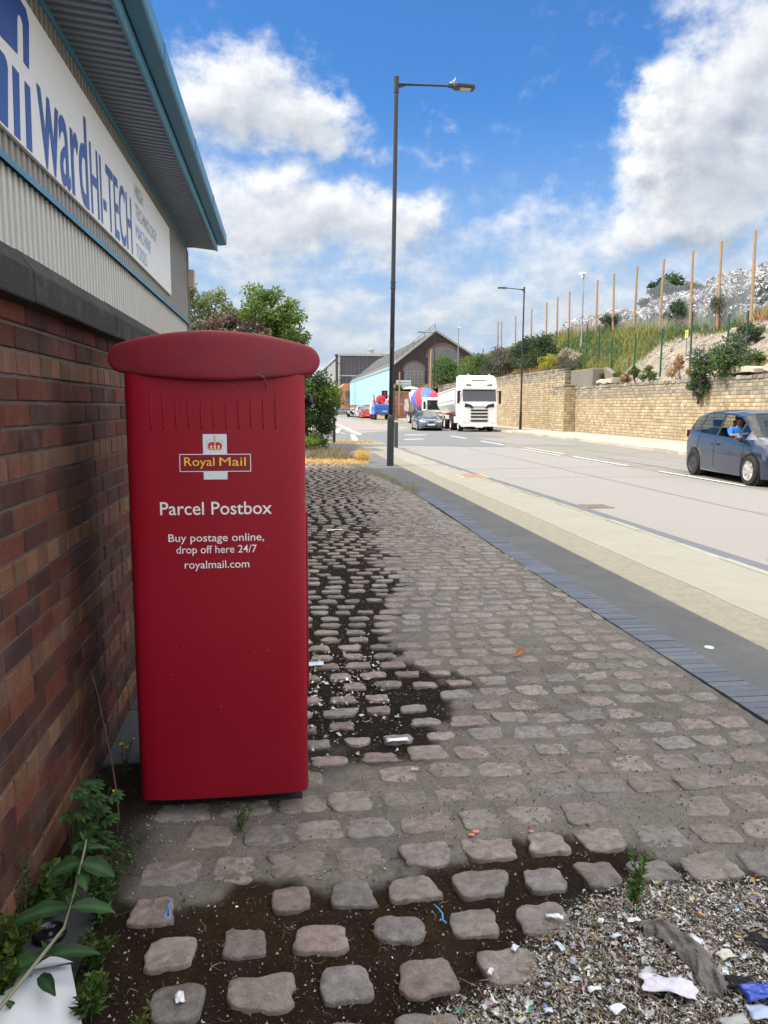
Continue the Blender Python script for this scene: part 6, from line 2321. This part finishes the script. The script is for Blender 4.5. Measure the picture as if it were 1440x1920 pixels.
# young shrub with broad soft leaves, leaning out from the wall foot
ys2 = thing('buddleia_seedling', 'young shrub with leaning pale stem and broad soft leaves over the white packet', 'shrub', (-.69, 1.77, 0))
g = MB()
SP = np.array([(-.76, 1.58, 0), (-.72, 1.69, .06), (-.645, 1.83, .105), (-.57, 1.90, .176), (-.55, 1.92, .25), (-.525, 1.945, .35), (-.517, 1.95, .385)])
tube(g, SP, [.0052, .0052, .005, .0042, .0036, .003, .0018], 8, (.22, .22, .14))
g.build('stem', mat('stem_green', (1, 1, 1), .7, .15, 9, tint='mul'), ys2, smooth=True)
SEED = [((-.517, 1.95, .37), (-.35, .2, .9), .055, .014), ((-.517, 1.95, .37), (.3, -.1, .9), .06, .014), ((-.517, 1.95, .36), (.8, .1, .1), .06, .018), ((-.518, 1.95, .375), (0, .1, 1), .05, .012),
        ((-.53, 1.94, .325), (-.75, .2, -.15), .10, .075), ((-.53, 1.94, .325), (.8, -.1, -.1), .085, .07), ((-.535, 1.94, .30), (.35, -.7, .1), .07, .05),
        ((-.555, 1.915, .22), (-.95, -.05, .1), .15, .065), ((-.555, 1.915, .22), (.85, .35, -.15), .11, .06), ((-.556, 1.915, .225), (-.2, 0, .9), .045, .015), ((-.556, 1.915, .225), (.35, 0, .8), .045, .013),
        ((-.60, 1.875, .12), (-.95, -.2, 0), .14, .065), ((-.60, 1.875, .12), (.95, .25, .05), .12, .05), ((-.60, 1.875, .125), (-.3, 0, .9), .06, .018), ((-.60, 1.875, .125), (.55, 0, .7), .06, .02),
        ((-.62, 1.85, .085), (.5, -.6, .2), .09, .05), ((-.655, 1.82, .035), (.8, -.1, .3), .055, .02), ((-.665, 1.81, .03), (-.4, -.2, .9), .06, .022)]
for p, d, L, w in SEED:
    g = MB()
    big_leaf(g, p, d, (0, -.5, 1), L, w * .82, random.choice([(.028, .07, .024), (.022, .058, .02), (.036, .082, .03)]), .3)
    g.build('leaf', M_leaf, ys2, smooth=True)

# lobed ground plant against the wall
ger = thing('cranesbill', 'dark green plant with lobed leaves growing against the brick wall beside the postbox', 'plant', (-.69, 2.42, 0))
gs, gl = MB(), MB()
for k in range(30):
    a = random.uniform(-.6, 2.2) - .6
    r, h = random.uniform(.03, .16), random.uniform(.05, .30)
    tip = np.array((-.69 + abs(math.cos(a)) * r * .9, 2.40 + math.sin(a) * r * 1.6, h))
    tube(gs, [(-.69, 2.42, 0), ((-.69 + tip[0]) / 2, (2.42 + tip[1]) / 2, h * .6), tip], [.002, .0016, .0012], 5, (.04, .07, .025))
    base = random.choice(G1)
    for q in range(5):
        an = a + (q - 2) * .55
        big_leaf(gl, tip, (math.cos(an), math.sin(an) - .3, .1), (0, -.4, 1), random.uniform(.035, .055), .026, np.array(base) * random.uniform(.8, 1.4), .2, 2, 7)
gs.build('stem', MATS['stem_green'], ger)
gl.build('leaves', M_leaf, ger, smooth=True)
sprig('bright leafy weed at the left edge below the red brick', (-.745, 2.0, 0), .18, 18, 30, .05, .014, G2 + G3, (.1, -.2), .5)
sprig('low yellow green weed in the bottom left corner', (-.75, 1.86, 0), .13, 18, 24, .042, .014, G3 + G2, (.2, -.2), .7)
sprig('heart leaved weed hugging the wall behind the broad leaved shrub', (-.715, 2.22, 0), .17, 9, 14, .045, .032, G2, (.1, -.1), .5, up=.1)
sprig('feathery green weed growing out of the slab joint beside the setts', (-.545, 2.16, 0), .17, 16, 40, .035, .008, G2 + G1, (.0, .0), .45)
sprig('wispy weed sprig hanging over the first sett row', (-.55, 2.32, 0), .18, 5, 26, .03, .007, G1 + G2, (.45, -.1), .5)
sprig('tall thin grassy weed against the brick at the far left', (-.76, 2.16, 0), .28, 4, 22, .04, .006, G1, (.0, .0), .25)
sprig('leafy weed with pointed leaves at the bottom edge by the packet', (-.50, 1.80, 0), .10, 12, 22, .045, .012, G2, (.1, 0), .6)
sprig('small plant carrying a single coral red flower', (-.50, 1.815, 0), .085, 1, 14, .035, .007, G2, (.38, 1.0), .1, 'flower', 'flower', None, (.09, .05, .035), ((.75, .09, .07), .014))
sprig('low weed patch between the slate and the sett edge', (-.52, 1.98, 0), .08, 14, 24, .028, .010, G2, (0, 0), .8)
sprig('slim green shoot at the bottom edge among the moss', (-.37, 1.72, 0), .06, 3, 12, .03, .006, G3, (.3, .2), .6, group='weeds among the setts')
sprig('small weed growing under the front edge of the postbox', (-.165, 2.62, 0), .085, 6, 14, .025, .008, G2 + [(.2, .18, .08)], (.1, 0), .7, group='weeds among the setts')
sprig('upright feathery weed at the top edge of the litter patch', (1.035, 2.04, 0), .17, 5, 60, .035, .006, [(.10, .19, .04), (.13, .22, .05), (.08, .15, .035)], (.06, 0), .3, group='weeds among the setts')
sprig('trailing green weed between wall foot and postbox', (-.68, 2.62, 0), .2, 5, 18, .03, .009, G1, (.2, .1), .5)
sprig('yellow flowered hawkweed nearest the postbox foot', (-.66, 2.88, 0), .05, 2, 12, .03, .006, G1, (.3, 0), .6, 'flower', 'flower', 'yellow flowers beside the postbox', (.04, .07, .03), ((.85, .58, .03), .013))
sprig('upper yellow hawkweed flowers between wall and postbox', (-.66, 3.10, 0), .16, 3, 12, .03, .006, G1, (.12, 0), .35, 'flower', 'flower', 'yellow flowers beside the postbox', (.04, .07, .03), ((.85, .58, .03), .013))
ds = thing('dead_stalk', 'tall thin brown dead stalk leaning against the brick wall left of the postbox', 'dead stalk', (-.595, 2.66, 0))
g = MB()
tube(g, [(-.605, 2.66, -.02), (-.592, 2.66, .06), (-.596, 2.66, .15), (-.606, 2.66, .25), (-.622, 2.66, .36), (-.645, 2.66, .52), (-.662, 2.66, .60)], [.0045, .0042, .0036, .003, .0025, .0018, .001], 6)
g.build('stalk', mat('dead_stem', (.085, .045, .035), .9, .2, 30), ds, smooth=True)
g = MB()
for z, x in ((.12, -.594), (.26, -.607), (.42, -.631), (.55, -.65)):
    tube(g, [(x, 2.66, z), (x + random.uniform(-.02, .025), 2.655, z + .03)], [.0014, .0006], 5)
g.build('twig', MATS['dead_stem'], ds)

# crumpled white paper packet with a torn blue flap
pk = thing('paper_packet', 'crumpled white paper packet with blue printed strips, at the bottom left corner', 'packet', (-.64, 1.86, 0))
g = MB()
xs, ys_g = np.linspace(0, 1, 16), np.linspace(0, 1, 12)
A_, B_, C_, D_ = np.array((-.80, 1.76, .02)), np.array((-.50, 1.765, .012)), np.array((-.575, 1.955, .03)), np.array((-.78, 1.965, .03))
V, T = [], []
for v in ys_g:
    for u in xs:
        p = (A_ * (1 - u) + B_ * u) * (1 - v) + (D_ * (1 - u) + C_ * u) * v
        p = p + (0, 0, .035 * math.sin(math.pi * u) * math.sin(math.pi * v) ** .6 + .012 * (fbm(np.array(u * 5), np.array(v * 5), 5) - .5))
        V.append(p)
i = np.arange(11)[:, None] * 16 + np.arange(15)[None]
g.add(V, np.stack([i, i + 1, i + 17, i + 16], -1).reshape(-1, 4))
g.build('sheet', mat('white_paper', (.62, .64, .68), .7, .06, 8), pk, smooth=True)
g = MB()
q = np.array([(-.80, 1.89, .075), (-.68, 1.875, .082), (-.61, 1.90, .078), (-.565, 1.945, .045), (-.62, 1.97, .05), (-.78, 1.97, .045)])
g.add(q, [(0, 1, 2, 3, 4, 5)])
g.build('flap', MATS['white_paper'], pk)
g = MB()
for k in range(5):
    x = -.79 + k * .032
    g.add([(x, 1.886, .079), (x + .02, 1.884, .081), (x + .018, 1.862, .076), (x + .002, 1.866, .074)], [(0, 1, 2, 3)])
g.build('blue_print', mat('print_blue', (.12, .35, .52), .6, .1, 9), pk)
ld = thing('tub_cover', 'round black plastic lid lying on the slate margin under the leaning stem', 'lid', (-.675, 2.115, .004), .3)
g = MB()
lathe(g, [(.044, 0), (.046, .004), (.046, .014), (.041, .019), (.038, .019), (.036, .012), (.012, .011), (.010, .015), (0, .015)], n=28)
g.build('disc', mat('gloss_black', (.008, .008, .012), .25, .05, 9), ld, local=True, smooth=True)
g = MB()
for k in range(3):
    a = 1.1 + k * .35
    box(g, (.026 * math.cos(a), .026 * math.sin(a), .0125), (.012, .006, .002), a)
g.build('moulded_mark', mat('grey_mark', (.12, .12, .14), .4, .05, 9), ld, local=True)

# ------------------------------------------------------------------ litter drift, bottom right
def scraps(mb, X, Y, S, cols, lift=.006, curl=.5):
    n = len(X)
    z = ground_h(X, Y) + lift
    a = RNG.uniform(0, 6.283, n)
    el_ = RNG.uniform(.35, 1.0, n)
    nx = 4
    V = np.zeros((n, nx * 2, 3))
    cu = RNG.normal(0, curl, n)
    tw = RNG.normal(0, .5, n)
    for i in range(nx):
        t = i / (nx - 1) - .5
        lx = t * S
        for j, q in enumerate((-.5, .5)):
            w = q * S * el_ * (RNG.uniform(.55, 1.0, n)) * .7
            zz = cu * S * (t * t * 2) + tw * S * t * q
            V[:, i * 2 + j, 0] = X + lx * np.cos(a) - w * np.sin(a)
            V[:, i * 2 + j, 1] = Y + lx * np.sin(a) + w * np.cos(a)
            V[:, i * 2 + j, 2] = z + np.maximum(zz, -lift * .5)
    V += RNG.normal(0, 1, V.shape) * (S * .05)[:, None, None]
    base = np.arange(n)[:, None] * nx * 2
    fs = [np.concatenate([base + i * 2, base + i * 2 + 1, base + i * 2 + 3, base + i * 2 + 2], 1) for i in range(nx - 1)]
    mb.add(V.reshape(-1, 3), np.concatenate(fs), np.repeat(pick(cols, n, .2), nx * 2, 0))


LIT = [(.66, .66, .65), (.60, .60, .59), (.52, .52, .51), (.56, .56, .55), (.42, .41, .39), (.50, .50, .49), (.34, .32, .29), (.27, .25, .22), (.38, .34, .28), (.21, .19, .17), (.46, .46, .46), (.29, .26, .22), (.16, .14, .115), (.33, .35, .37), (.22, .18, .13), (.19, .165, .14)]
RARE = [(.10, .22, .5), (.30, .5, .62), (.55, .25, .06), (.6, .3, .35), (.05, .25, .18), (.6, .45, .1), (.3, .15, .45)]
g = MB()
n = 75000
X, Y = RNG.uniform(-.1, 2.0, n), RNG.uniform(1.42, 2.45, n)
k = litter_dens(X, Y) > RNG.uniform(.05, 1.0, n)
X, Y = X[k], Y[k]
S = .002 + .012 * RNG.random(len(X)) ** 2.8
scraps(g, X, Y, S, LIT, lift=.008)
n = 1700
X, Y = RNG.uniform(.1, 2.0, n), RNG.uniform(1.42, 2.3, n)
k = litter_dens(X, Y) > RNG.uniform(.3, 1.0, n)
X, Y = X[k], Y[k]
scraps(g, X, Y, .008 + .024 * RNG.random(len(X)) ** 2.4, [(.62, .62, .61), (.55, .55, .54), (.66, .66, .66), (.48, .46, .42), (.30, .28, .25), (.5, .53, .57)], lift=.013, curl=.7)
n = 170
X, Y = RNG.uniform(.1, 2.0, n), RNG.uniform(1.42, 2.3, n)
k = litter_dens(X, Y) > .4
scraps(g, X[k], Y[k], RNG.uniform(.006, .022, k.sum()), RARE, lift=.015)
# specks of white over the moss and between the setts
n = 5200
X, Y = RNG.uniform(-.6, 2.2, n), 1.5 + 11 * RNG.random(n) ** 1.5
mm = moss_mask(X, Y)
k = RNG.random(n) < (.05 + .5 * mm * (.3 + 1.2 * (fbm(X * 2.5, Y * 2.5, 33) > .5)))
X, Y = X[k], Y[k]
scraps(g, X, Y, .002 + .008 * RNG.random(len(X)) ** 3, LIT + [(.75, .75, .74)] * 4, lift=.008)
n = 420   # thicker drift of shreds beside the postbox
X, Y = RNG.uniform(.06, .55, n), RNG.normal(4.1, .42, n)
scraps(g, X, Y, .008 + .03 * RNG.random(n) ** 2.5, LIT, lift=.012)
tag(g.build('litter_shreds', mat('shredded_plastic', (1, 1, 1), .55, .1, 30, tint='mul')), 'drift of small shredded white and grey plastic litter', 'litter', kind='stuff')
g = MB()
n = 4600
X, Y = RNG.uniform(-.1, 2.0, n), RNG.uniform(1.42, 2.3, n)
k = litter_dens(X + .0, Y) > RNG.uniform(0.05, .9, n)
X, Y = X[k], Y[k]
n2 = 900
X2, Y2 = RNG.uniform(-.5, 1.0, n2), 1.5 + 4 * RNG.random(n2) ** 1.4
k = moss_mask(X2, Y2) > .6
X, Y = np.concatenate([X, X2[k]]), np.concatenate([Y, Y2[k]])
for x, y in zip(X, Y):
    inl = float(litter_dens(np.array(x), np.array(y))) > .2
    L = random.uniform(.012, .07) * (1.5 if random.random() < .1 else 1) * (1 if inl else .6)
    a, cv = random.uniform(0, 6.28), random.uniform(-1.2, 1.2)
    z = float(ground_h(np.array(x), np.array(y))) + .010
    pts = []
    for i in range(4):
        t = i / 3 - .5
        aa = a + cv * t
        pts.append((x + L * t * math.cos(aa), y + L * t * math.sin(aa), z + random.uniform(0, .010)))
    tube(g, pts, np.array([.0006, .0009, .0009, .0004]) * (1 if inl else .6), 3, np.array(random.choice([(.30, .22, .13), (.22, .15, .09), (.40, .31, .2), (.13, .09, .06), (.36, .30, .22)])), caps=False)
tag(g.build('straw', mat('straw', (1, 1, 1), .85, .1, 30, tint='mul')), 'dry straw and plant bits scattered over moss and litter', 'straw', kind='stuff')
# fine crumbs and grit over the dirt
g = MB()
n = 60000
X, Y = RNG.uniform(-.6, 2.25, n), 1.45 + 6.5 * RNG.random(n) ** 1.9
s = .0008 + .0038 * RNG.random(n) ** 3.5
z = ground_h(X, Y)
off = np.array([(-1, -1, 0), (1, -1, 0), (0, 1.1, 0), (0, 0, 1.3)])
V = np.stack([X, Y, z + .003], 1)[:, None, :] + off[None] * s[:, None, None] * RNG.uniform(.6, 1.4, (n, 4, 3))
F = (np.arange(n)[:, None, None] * 4 + np.array([(0, 1, 3), (1, 2, 3), (2, 0, 3)])[None]).reshape(-1, 3)
g.add(V.reshape(-1, 3), F, np.repeat(np.where((moss_mask(X, Y) > .5)[:, None], pick([(.03, .022, .015), (.06, .04, .022), (.02, .016, .012), (.10, .08, .06), (.30, .28, .25)], n), pick([(.10, .085, .07), (.24, .215, .185), (.06, .05, .04), (.34, .31, .28), (.17, .15, .13)], n)), 4, 0))
tag(g.build('grit', mat('grit', (1, 1, 1), .9, .1, 30, tint='mul')), 'fine dark and pale grit over the dirt between the setts', 'grit', kind='stuff')

# larger single pieces
def crumple(name, label, cat, c, sx, sy, h, rz, m, group=None, seed=0, nx=14, ny=10, rough=.35):
    xs, ys = np.linspace(-.5, .5, nx), np.linspace(-.5, .5, ny)
    U, V_ = np.meshgrid(xs, ys)
    Z = h * (.35 + .9 * (fbm(U * 5 + seed, V_ * 5 + seed, seed, 3) - .3)) * (1 - (np.abs(U) * 1.7) ** 3 * .6)
    ex = 1 + rough * (fbm(U * 3 + 9 + seed, V_ * 3, seed + 2, 2) - .5)
    X = U * sx * ex
    Y = V_ * sy * (1 + rough * (fbm(U * 3, V_ * 3 + 7, seed + 4, 2) - .5))
    c = (c[0], c[1], c[2] + max(0.0, float(ground_h(np.array(c[0]), np.array(c[1])))) + .004)
    cz, s = math.cos(rz), math.sin(rz)
    P = np.stack([X * cz - Y * s + c[0], X * s + Y * cz + c[1], Z + c[2]], -1).reshape(-1, 3)
    i = np.arange(ny - 1)[:, None] * nx + np.arange(nx - 1)[None]
    g = MB()
    g.add(P, np.stack([i, i + 1, i + nx + 1, i + nx], -1).reshape(-1, 4))
    o = g.build(name, m, smooth=True)
    so = o.modifiers.new('solid', 'SOLIDIFY')
    so.thickness = .002
    return tag(o, label, cat, group)


M_film = mat('white_film', (.66, .68, .70), .4, .08, 20)
M_filmb = mat('bluish_film', (.50, .58, .64), .4, .08, 20)
# grey fleece cloth, a long lump bent like a boomerang
g = MB()
PTS = np.array([(.99, 1.885, .022), (1.03, 1.895, .03), (1.065, 1.865, .034), (1.075, 1.81, .036), (1.085, 1.76, .034), (1.08, 1.71, .032), (1.075, 1.665, .028), (1.085, 1.63, .018)]) + np.array((0, 0, .022))
nu, nv = 60, 17
tt = np.linspace(0, len(PTS) - 1, nu)
CP = np.stack([np.interp(tt, np.arange(len(PTS)), PTS[:, c]) for c in range(3)], 1)
for _ in range(6):
    CP[1:-1] = (CP[:-2] + CP[1:-1] * 2 + CP[2:]) / 4
TD = np.gradient(CP, axis=0)
SD = np.stack([-TD[:, 1], TD[:, 0], 0 * TD[:, 0]], 1)
SD /= np.linalg.norm(SD, axis=1, keepdims=True)
V = []
for i in range(nu):
    w = .030 * (.75 + .75 * vnoise(np.array(i * .13), np.array(.5), 4)) * min(1, .35 + i * .12, .35 + (nu - 1 - i) * .12)
    for k in range(nv):
        q = -1 + 2 * k / (nv - 1)
        wq = w * (1 + .35 * (vnoise(np.array(i * .35), np.array(q * 2.0 + 5), 8) - .5))
        z = .020 * (1 - abs(q) ** 2.6) - .016 + .040 * (fbm(np.array(i * .16 + q * 1.6), np.array(q * 2.2), 15, 3) - .5)
        V.append(CP[i] + SD[i] * q * wq + np.array((0, 0, z)))
ii = np.arange(nu - 1)[:, None] * nv + np.arange(nv - 1)[None]
g.add(V, np.stack([ii, ii + 1, ii + nv + 1, ii + nv], -1).reshape(-1, 4))
o = g.build('fleece_cloth', mat('grey_fleece', (.19, .175, .16), .95, .6, 9, 1.0, 120), smooth=True)
o.modifiers.new('sub', 'SUBSURF').render_levels = 2
tag(o, 'grimy grey fleece cloth lying bent across the litter patch', 'cloth')
bp = thing('plastic_packet', 'shiny royal blue plastic packet at the bottom right corner', 'packet', (1.17, 1.6, 0))
q_ = crumple('pouch', None, None, (1.185, 1.605, .018), .12, .055, .03, -.15, mat('royal_blue_film', (.015, .05, .40), .25, .1, 20, coat=.5), seed=21, rough=.2)
q_.parent = bp
q_.matrix_parent_inverse = WM(bp).inverted()
q_ = crumple('clear_edge', None, None, (1.17, 1.555, .014), .12, .045, .02, -.12, mat('pale_blue_film', (.40, .48, .66), .25, .1, 20), seed=23, rough=.2)
q_.parent = bp
q_.matrix_parent_inverse = WM(bp).inverted()
crumple('black_rag', 'crumpled black fabric scrap at the right edge of the litter', 'rag', (1.30, 1.78, .012), .10, .045, .035, -.9, mat('black_cloth', (.012, .012, .016), .9, .2, 30), seed=3)
crumple('black_rag', 'small black scrap beside the grey fleece cloth', 'rag', (1.145, 1.655, .01), .07, .04, .03, -.3, MATS['black_cloth'], seed=5)
crumple('wrapper', 'crinkled white wrapper with purple marks in front of the fleece cloth', 'wrapper', (.955, 1.665, .012), .13, .06, .025, -.35, mat('lilac_wrapper', (.62, .60, .66), .4, .1, 30, stain=(45, .6, (.38, .26, .55))), seed=7)
for i, (x, y, sx, sy, rz, lab, mm) in enumerate((
        (.775, 2.00, .065, .022, -.3, 'curled white film scrap near the upper edge of the litter', M_film), (.90, 1.955, .028, .02, .9, 'small upright white card scrap left of the fleece cloth', M_film),
        (.985, 1.925, .05, .02, 0, 'white film scrap just above the fleece cloth', M_film), (.745, 1.875, .05, .018, 1.9, 'narrow grey film strip in the middle of the litter', M_filmb),
        (.905, 1.865, .04, .016, .2, 'pale blue film scrap left of the fleece cloth', M_filmb), (.62, 1.885, .03, .02, .8, 'white scrap with torn edge at the left of the litter', M_film),
        (1.12, 1.83, .05, .02, -1.1, 'white and blue scrap tucked behind the fleece cloth', M_film), (1.17, 1.76, .06, .04, .2, 'broad off white scrap right of the fleece cloth', mat('cream_film', (.55, .52, .46), .6, .1, 20)),
        (.77, 1.69, .05, .016, .2, 'white film scrap near the bottom of the litter', M_film), (.63, 1.64, .028, .016, -.1, 'small pale blue oval scrap near the bottom edge', M_filmb),
        (.53, 1.805, .03, .016, .9, 'white chip on the moss left of the litter', M_film), (.80, 1.62, .05, .03, .4, 'torn white sheet scrap at the bottom edge', M_film),
        (1.06, 1.545, .09, .04, .1, 'grey crinkled sheet at the bottom edge under the wrapper', mat('grey_film', (.36, .36, .35), .6, .15, 20)),
        (.14, 4.35, .17, .07, .1, 'crumpled whitish film beside the postbox among the far moss', M_filmb), (.08, 4.05, .08, .06, .5, 'white film scrap close to the postbox side', M_film),
        (.50, 3.27, .10, .03, .05, 'elongated crumpled whitish film on a sett', M_film), (.07, 3.72, .05, .03, -.5, 'small bluish white scrap against the postbox edge', M_filmb), (.62, 9.3, .20, .08, .05, 'white film lying among the distant setts', M_film),
        (-.275, 1.815, .03, .045, .2, 'white feathery scrap standing on a near sett', M_film))):
    crumple('plastic_scrap', lab, 'litter', (x, y, .010 if y < 3 else .004), sx * (.78 if y < 3 else 1), sy * (.78 if y < 3 else 1), .015, rz, mm, 'loose white plastic scraps', seed=i + 11, nx=9, ny=7)
# blue ties, leaf, pebbles, disc
def tie(label, pts):
    g = MB()
    tube(g, pts, .0028, 6)
    tag(g.build('cable_tie', mat('blue_plastic', (.10, .28, .62), .4, .1, 20), smooth=True), label, 'cable tie', 'blue plastic ties on the setts')


tie('blue plastic tie looped on the sett near the bottom left', [(-.355, 2.225, .012), (-.357, 2.20, .012), (-.36, 2.175, .012), (-.362, 2.155, .01), (-.355, 2.143, .008), (-.345, 2.15, .01), (-.35, 2.168, .018), (-.356, 2.18, .02)])
tie('blue plastic tie crossing a sett left of the litter', [(.435, 2.10, .016), (.445, 2.075, .018), (.452, 2.055, .016), (.448, 2.035, .012), (.456, 2.02, .010)])
g = MB()
big_leaf(g, (1.375, 4.36, .012), (1, .2, .25), (0, -.3, 1), .085, .06, (.36, .13, .06), -.2, 2)
tag(g.build('dead_leaf', M_leaf, smooth=True), 'curled reddish brown dead leaf on the setts', 'leaf')
for i, (x, y, s) in enumerate(((.643, 2.475, .011), (.662, 2.492, .012), (.860, 2.47, .009))):
    g = MB()
    lathe(g, [(0, -.3), (.8, -.2), (1, .25), (.7, .7), (0, .85)], n=9)
    g.v[0] = g.v[0] * RNG.uniform(.8, 1.2, g.v[0].shape) * (s * 1.2, s * .7, s * .6)
    o = g.build('brick_chip', mat('salmon_chip', (.62, .26, .16), .9, .1, 30), smooth=True)
    o.location = (x, y, .006)
    tag(o, ['left one of two touching orange brick chips on a sett', 'right one of two touching orange brick chips on a sett', 'lone small orange brick chip on the pinkish sett'][i], 'brick chip', 'orange brick chips on the setts')
g = MB()
lathe(g, [(0, 0), (.03, 0), (.031, .004), (.028, .007), (0, .008)], n=18)
o = g.build('white_disc', M_film, smooth=False)
o.location = (2.66, 4.4, .001)
tag(o, 'flat white disc lying alone on the shaded tarmac footway', 'disc')
cw = thing('cobweb', 'grey wisp of cobweb hanging under the postbox cap', 'cobweb', (-.15, 2.68, 1.58))
g = MB()
tube(g, [(-.10, 2.672, 1.603), (-.075, 2.674, 1.607), (-.06, 2.678, 1.60), (-.052, 2.695, 1.582), (-.052, 2.715, 1.560)], [.0015, .003, .0035, .003, .0015], 6)
g.build('strand', mat('web_grey', (.12, .06, .07), .9, .2, 30), cw)
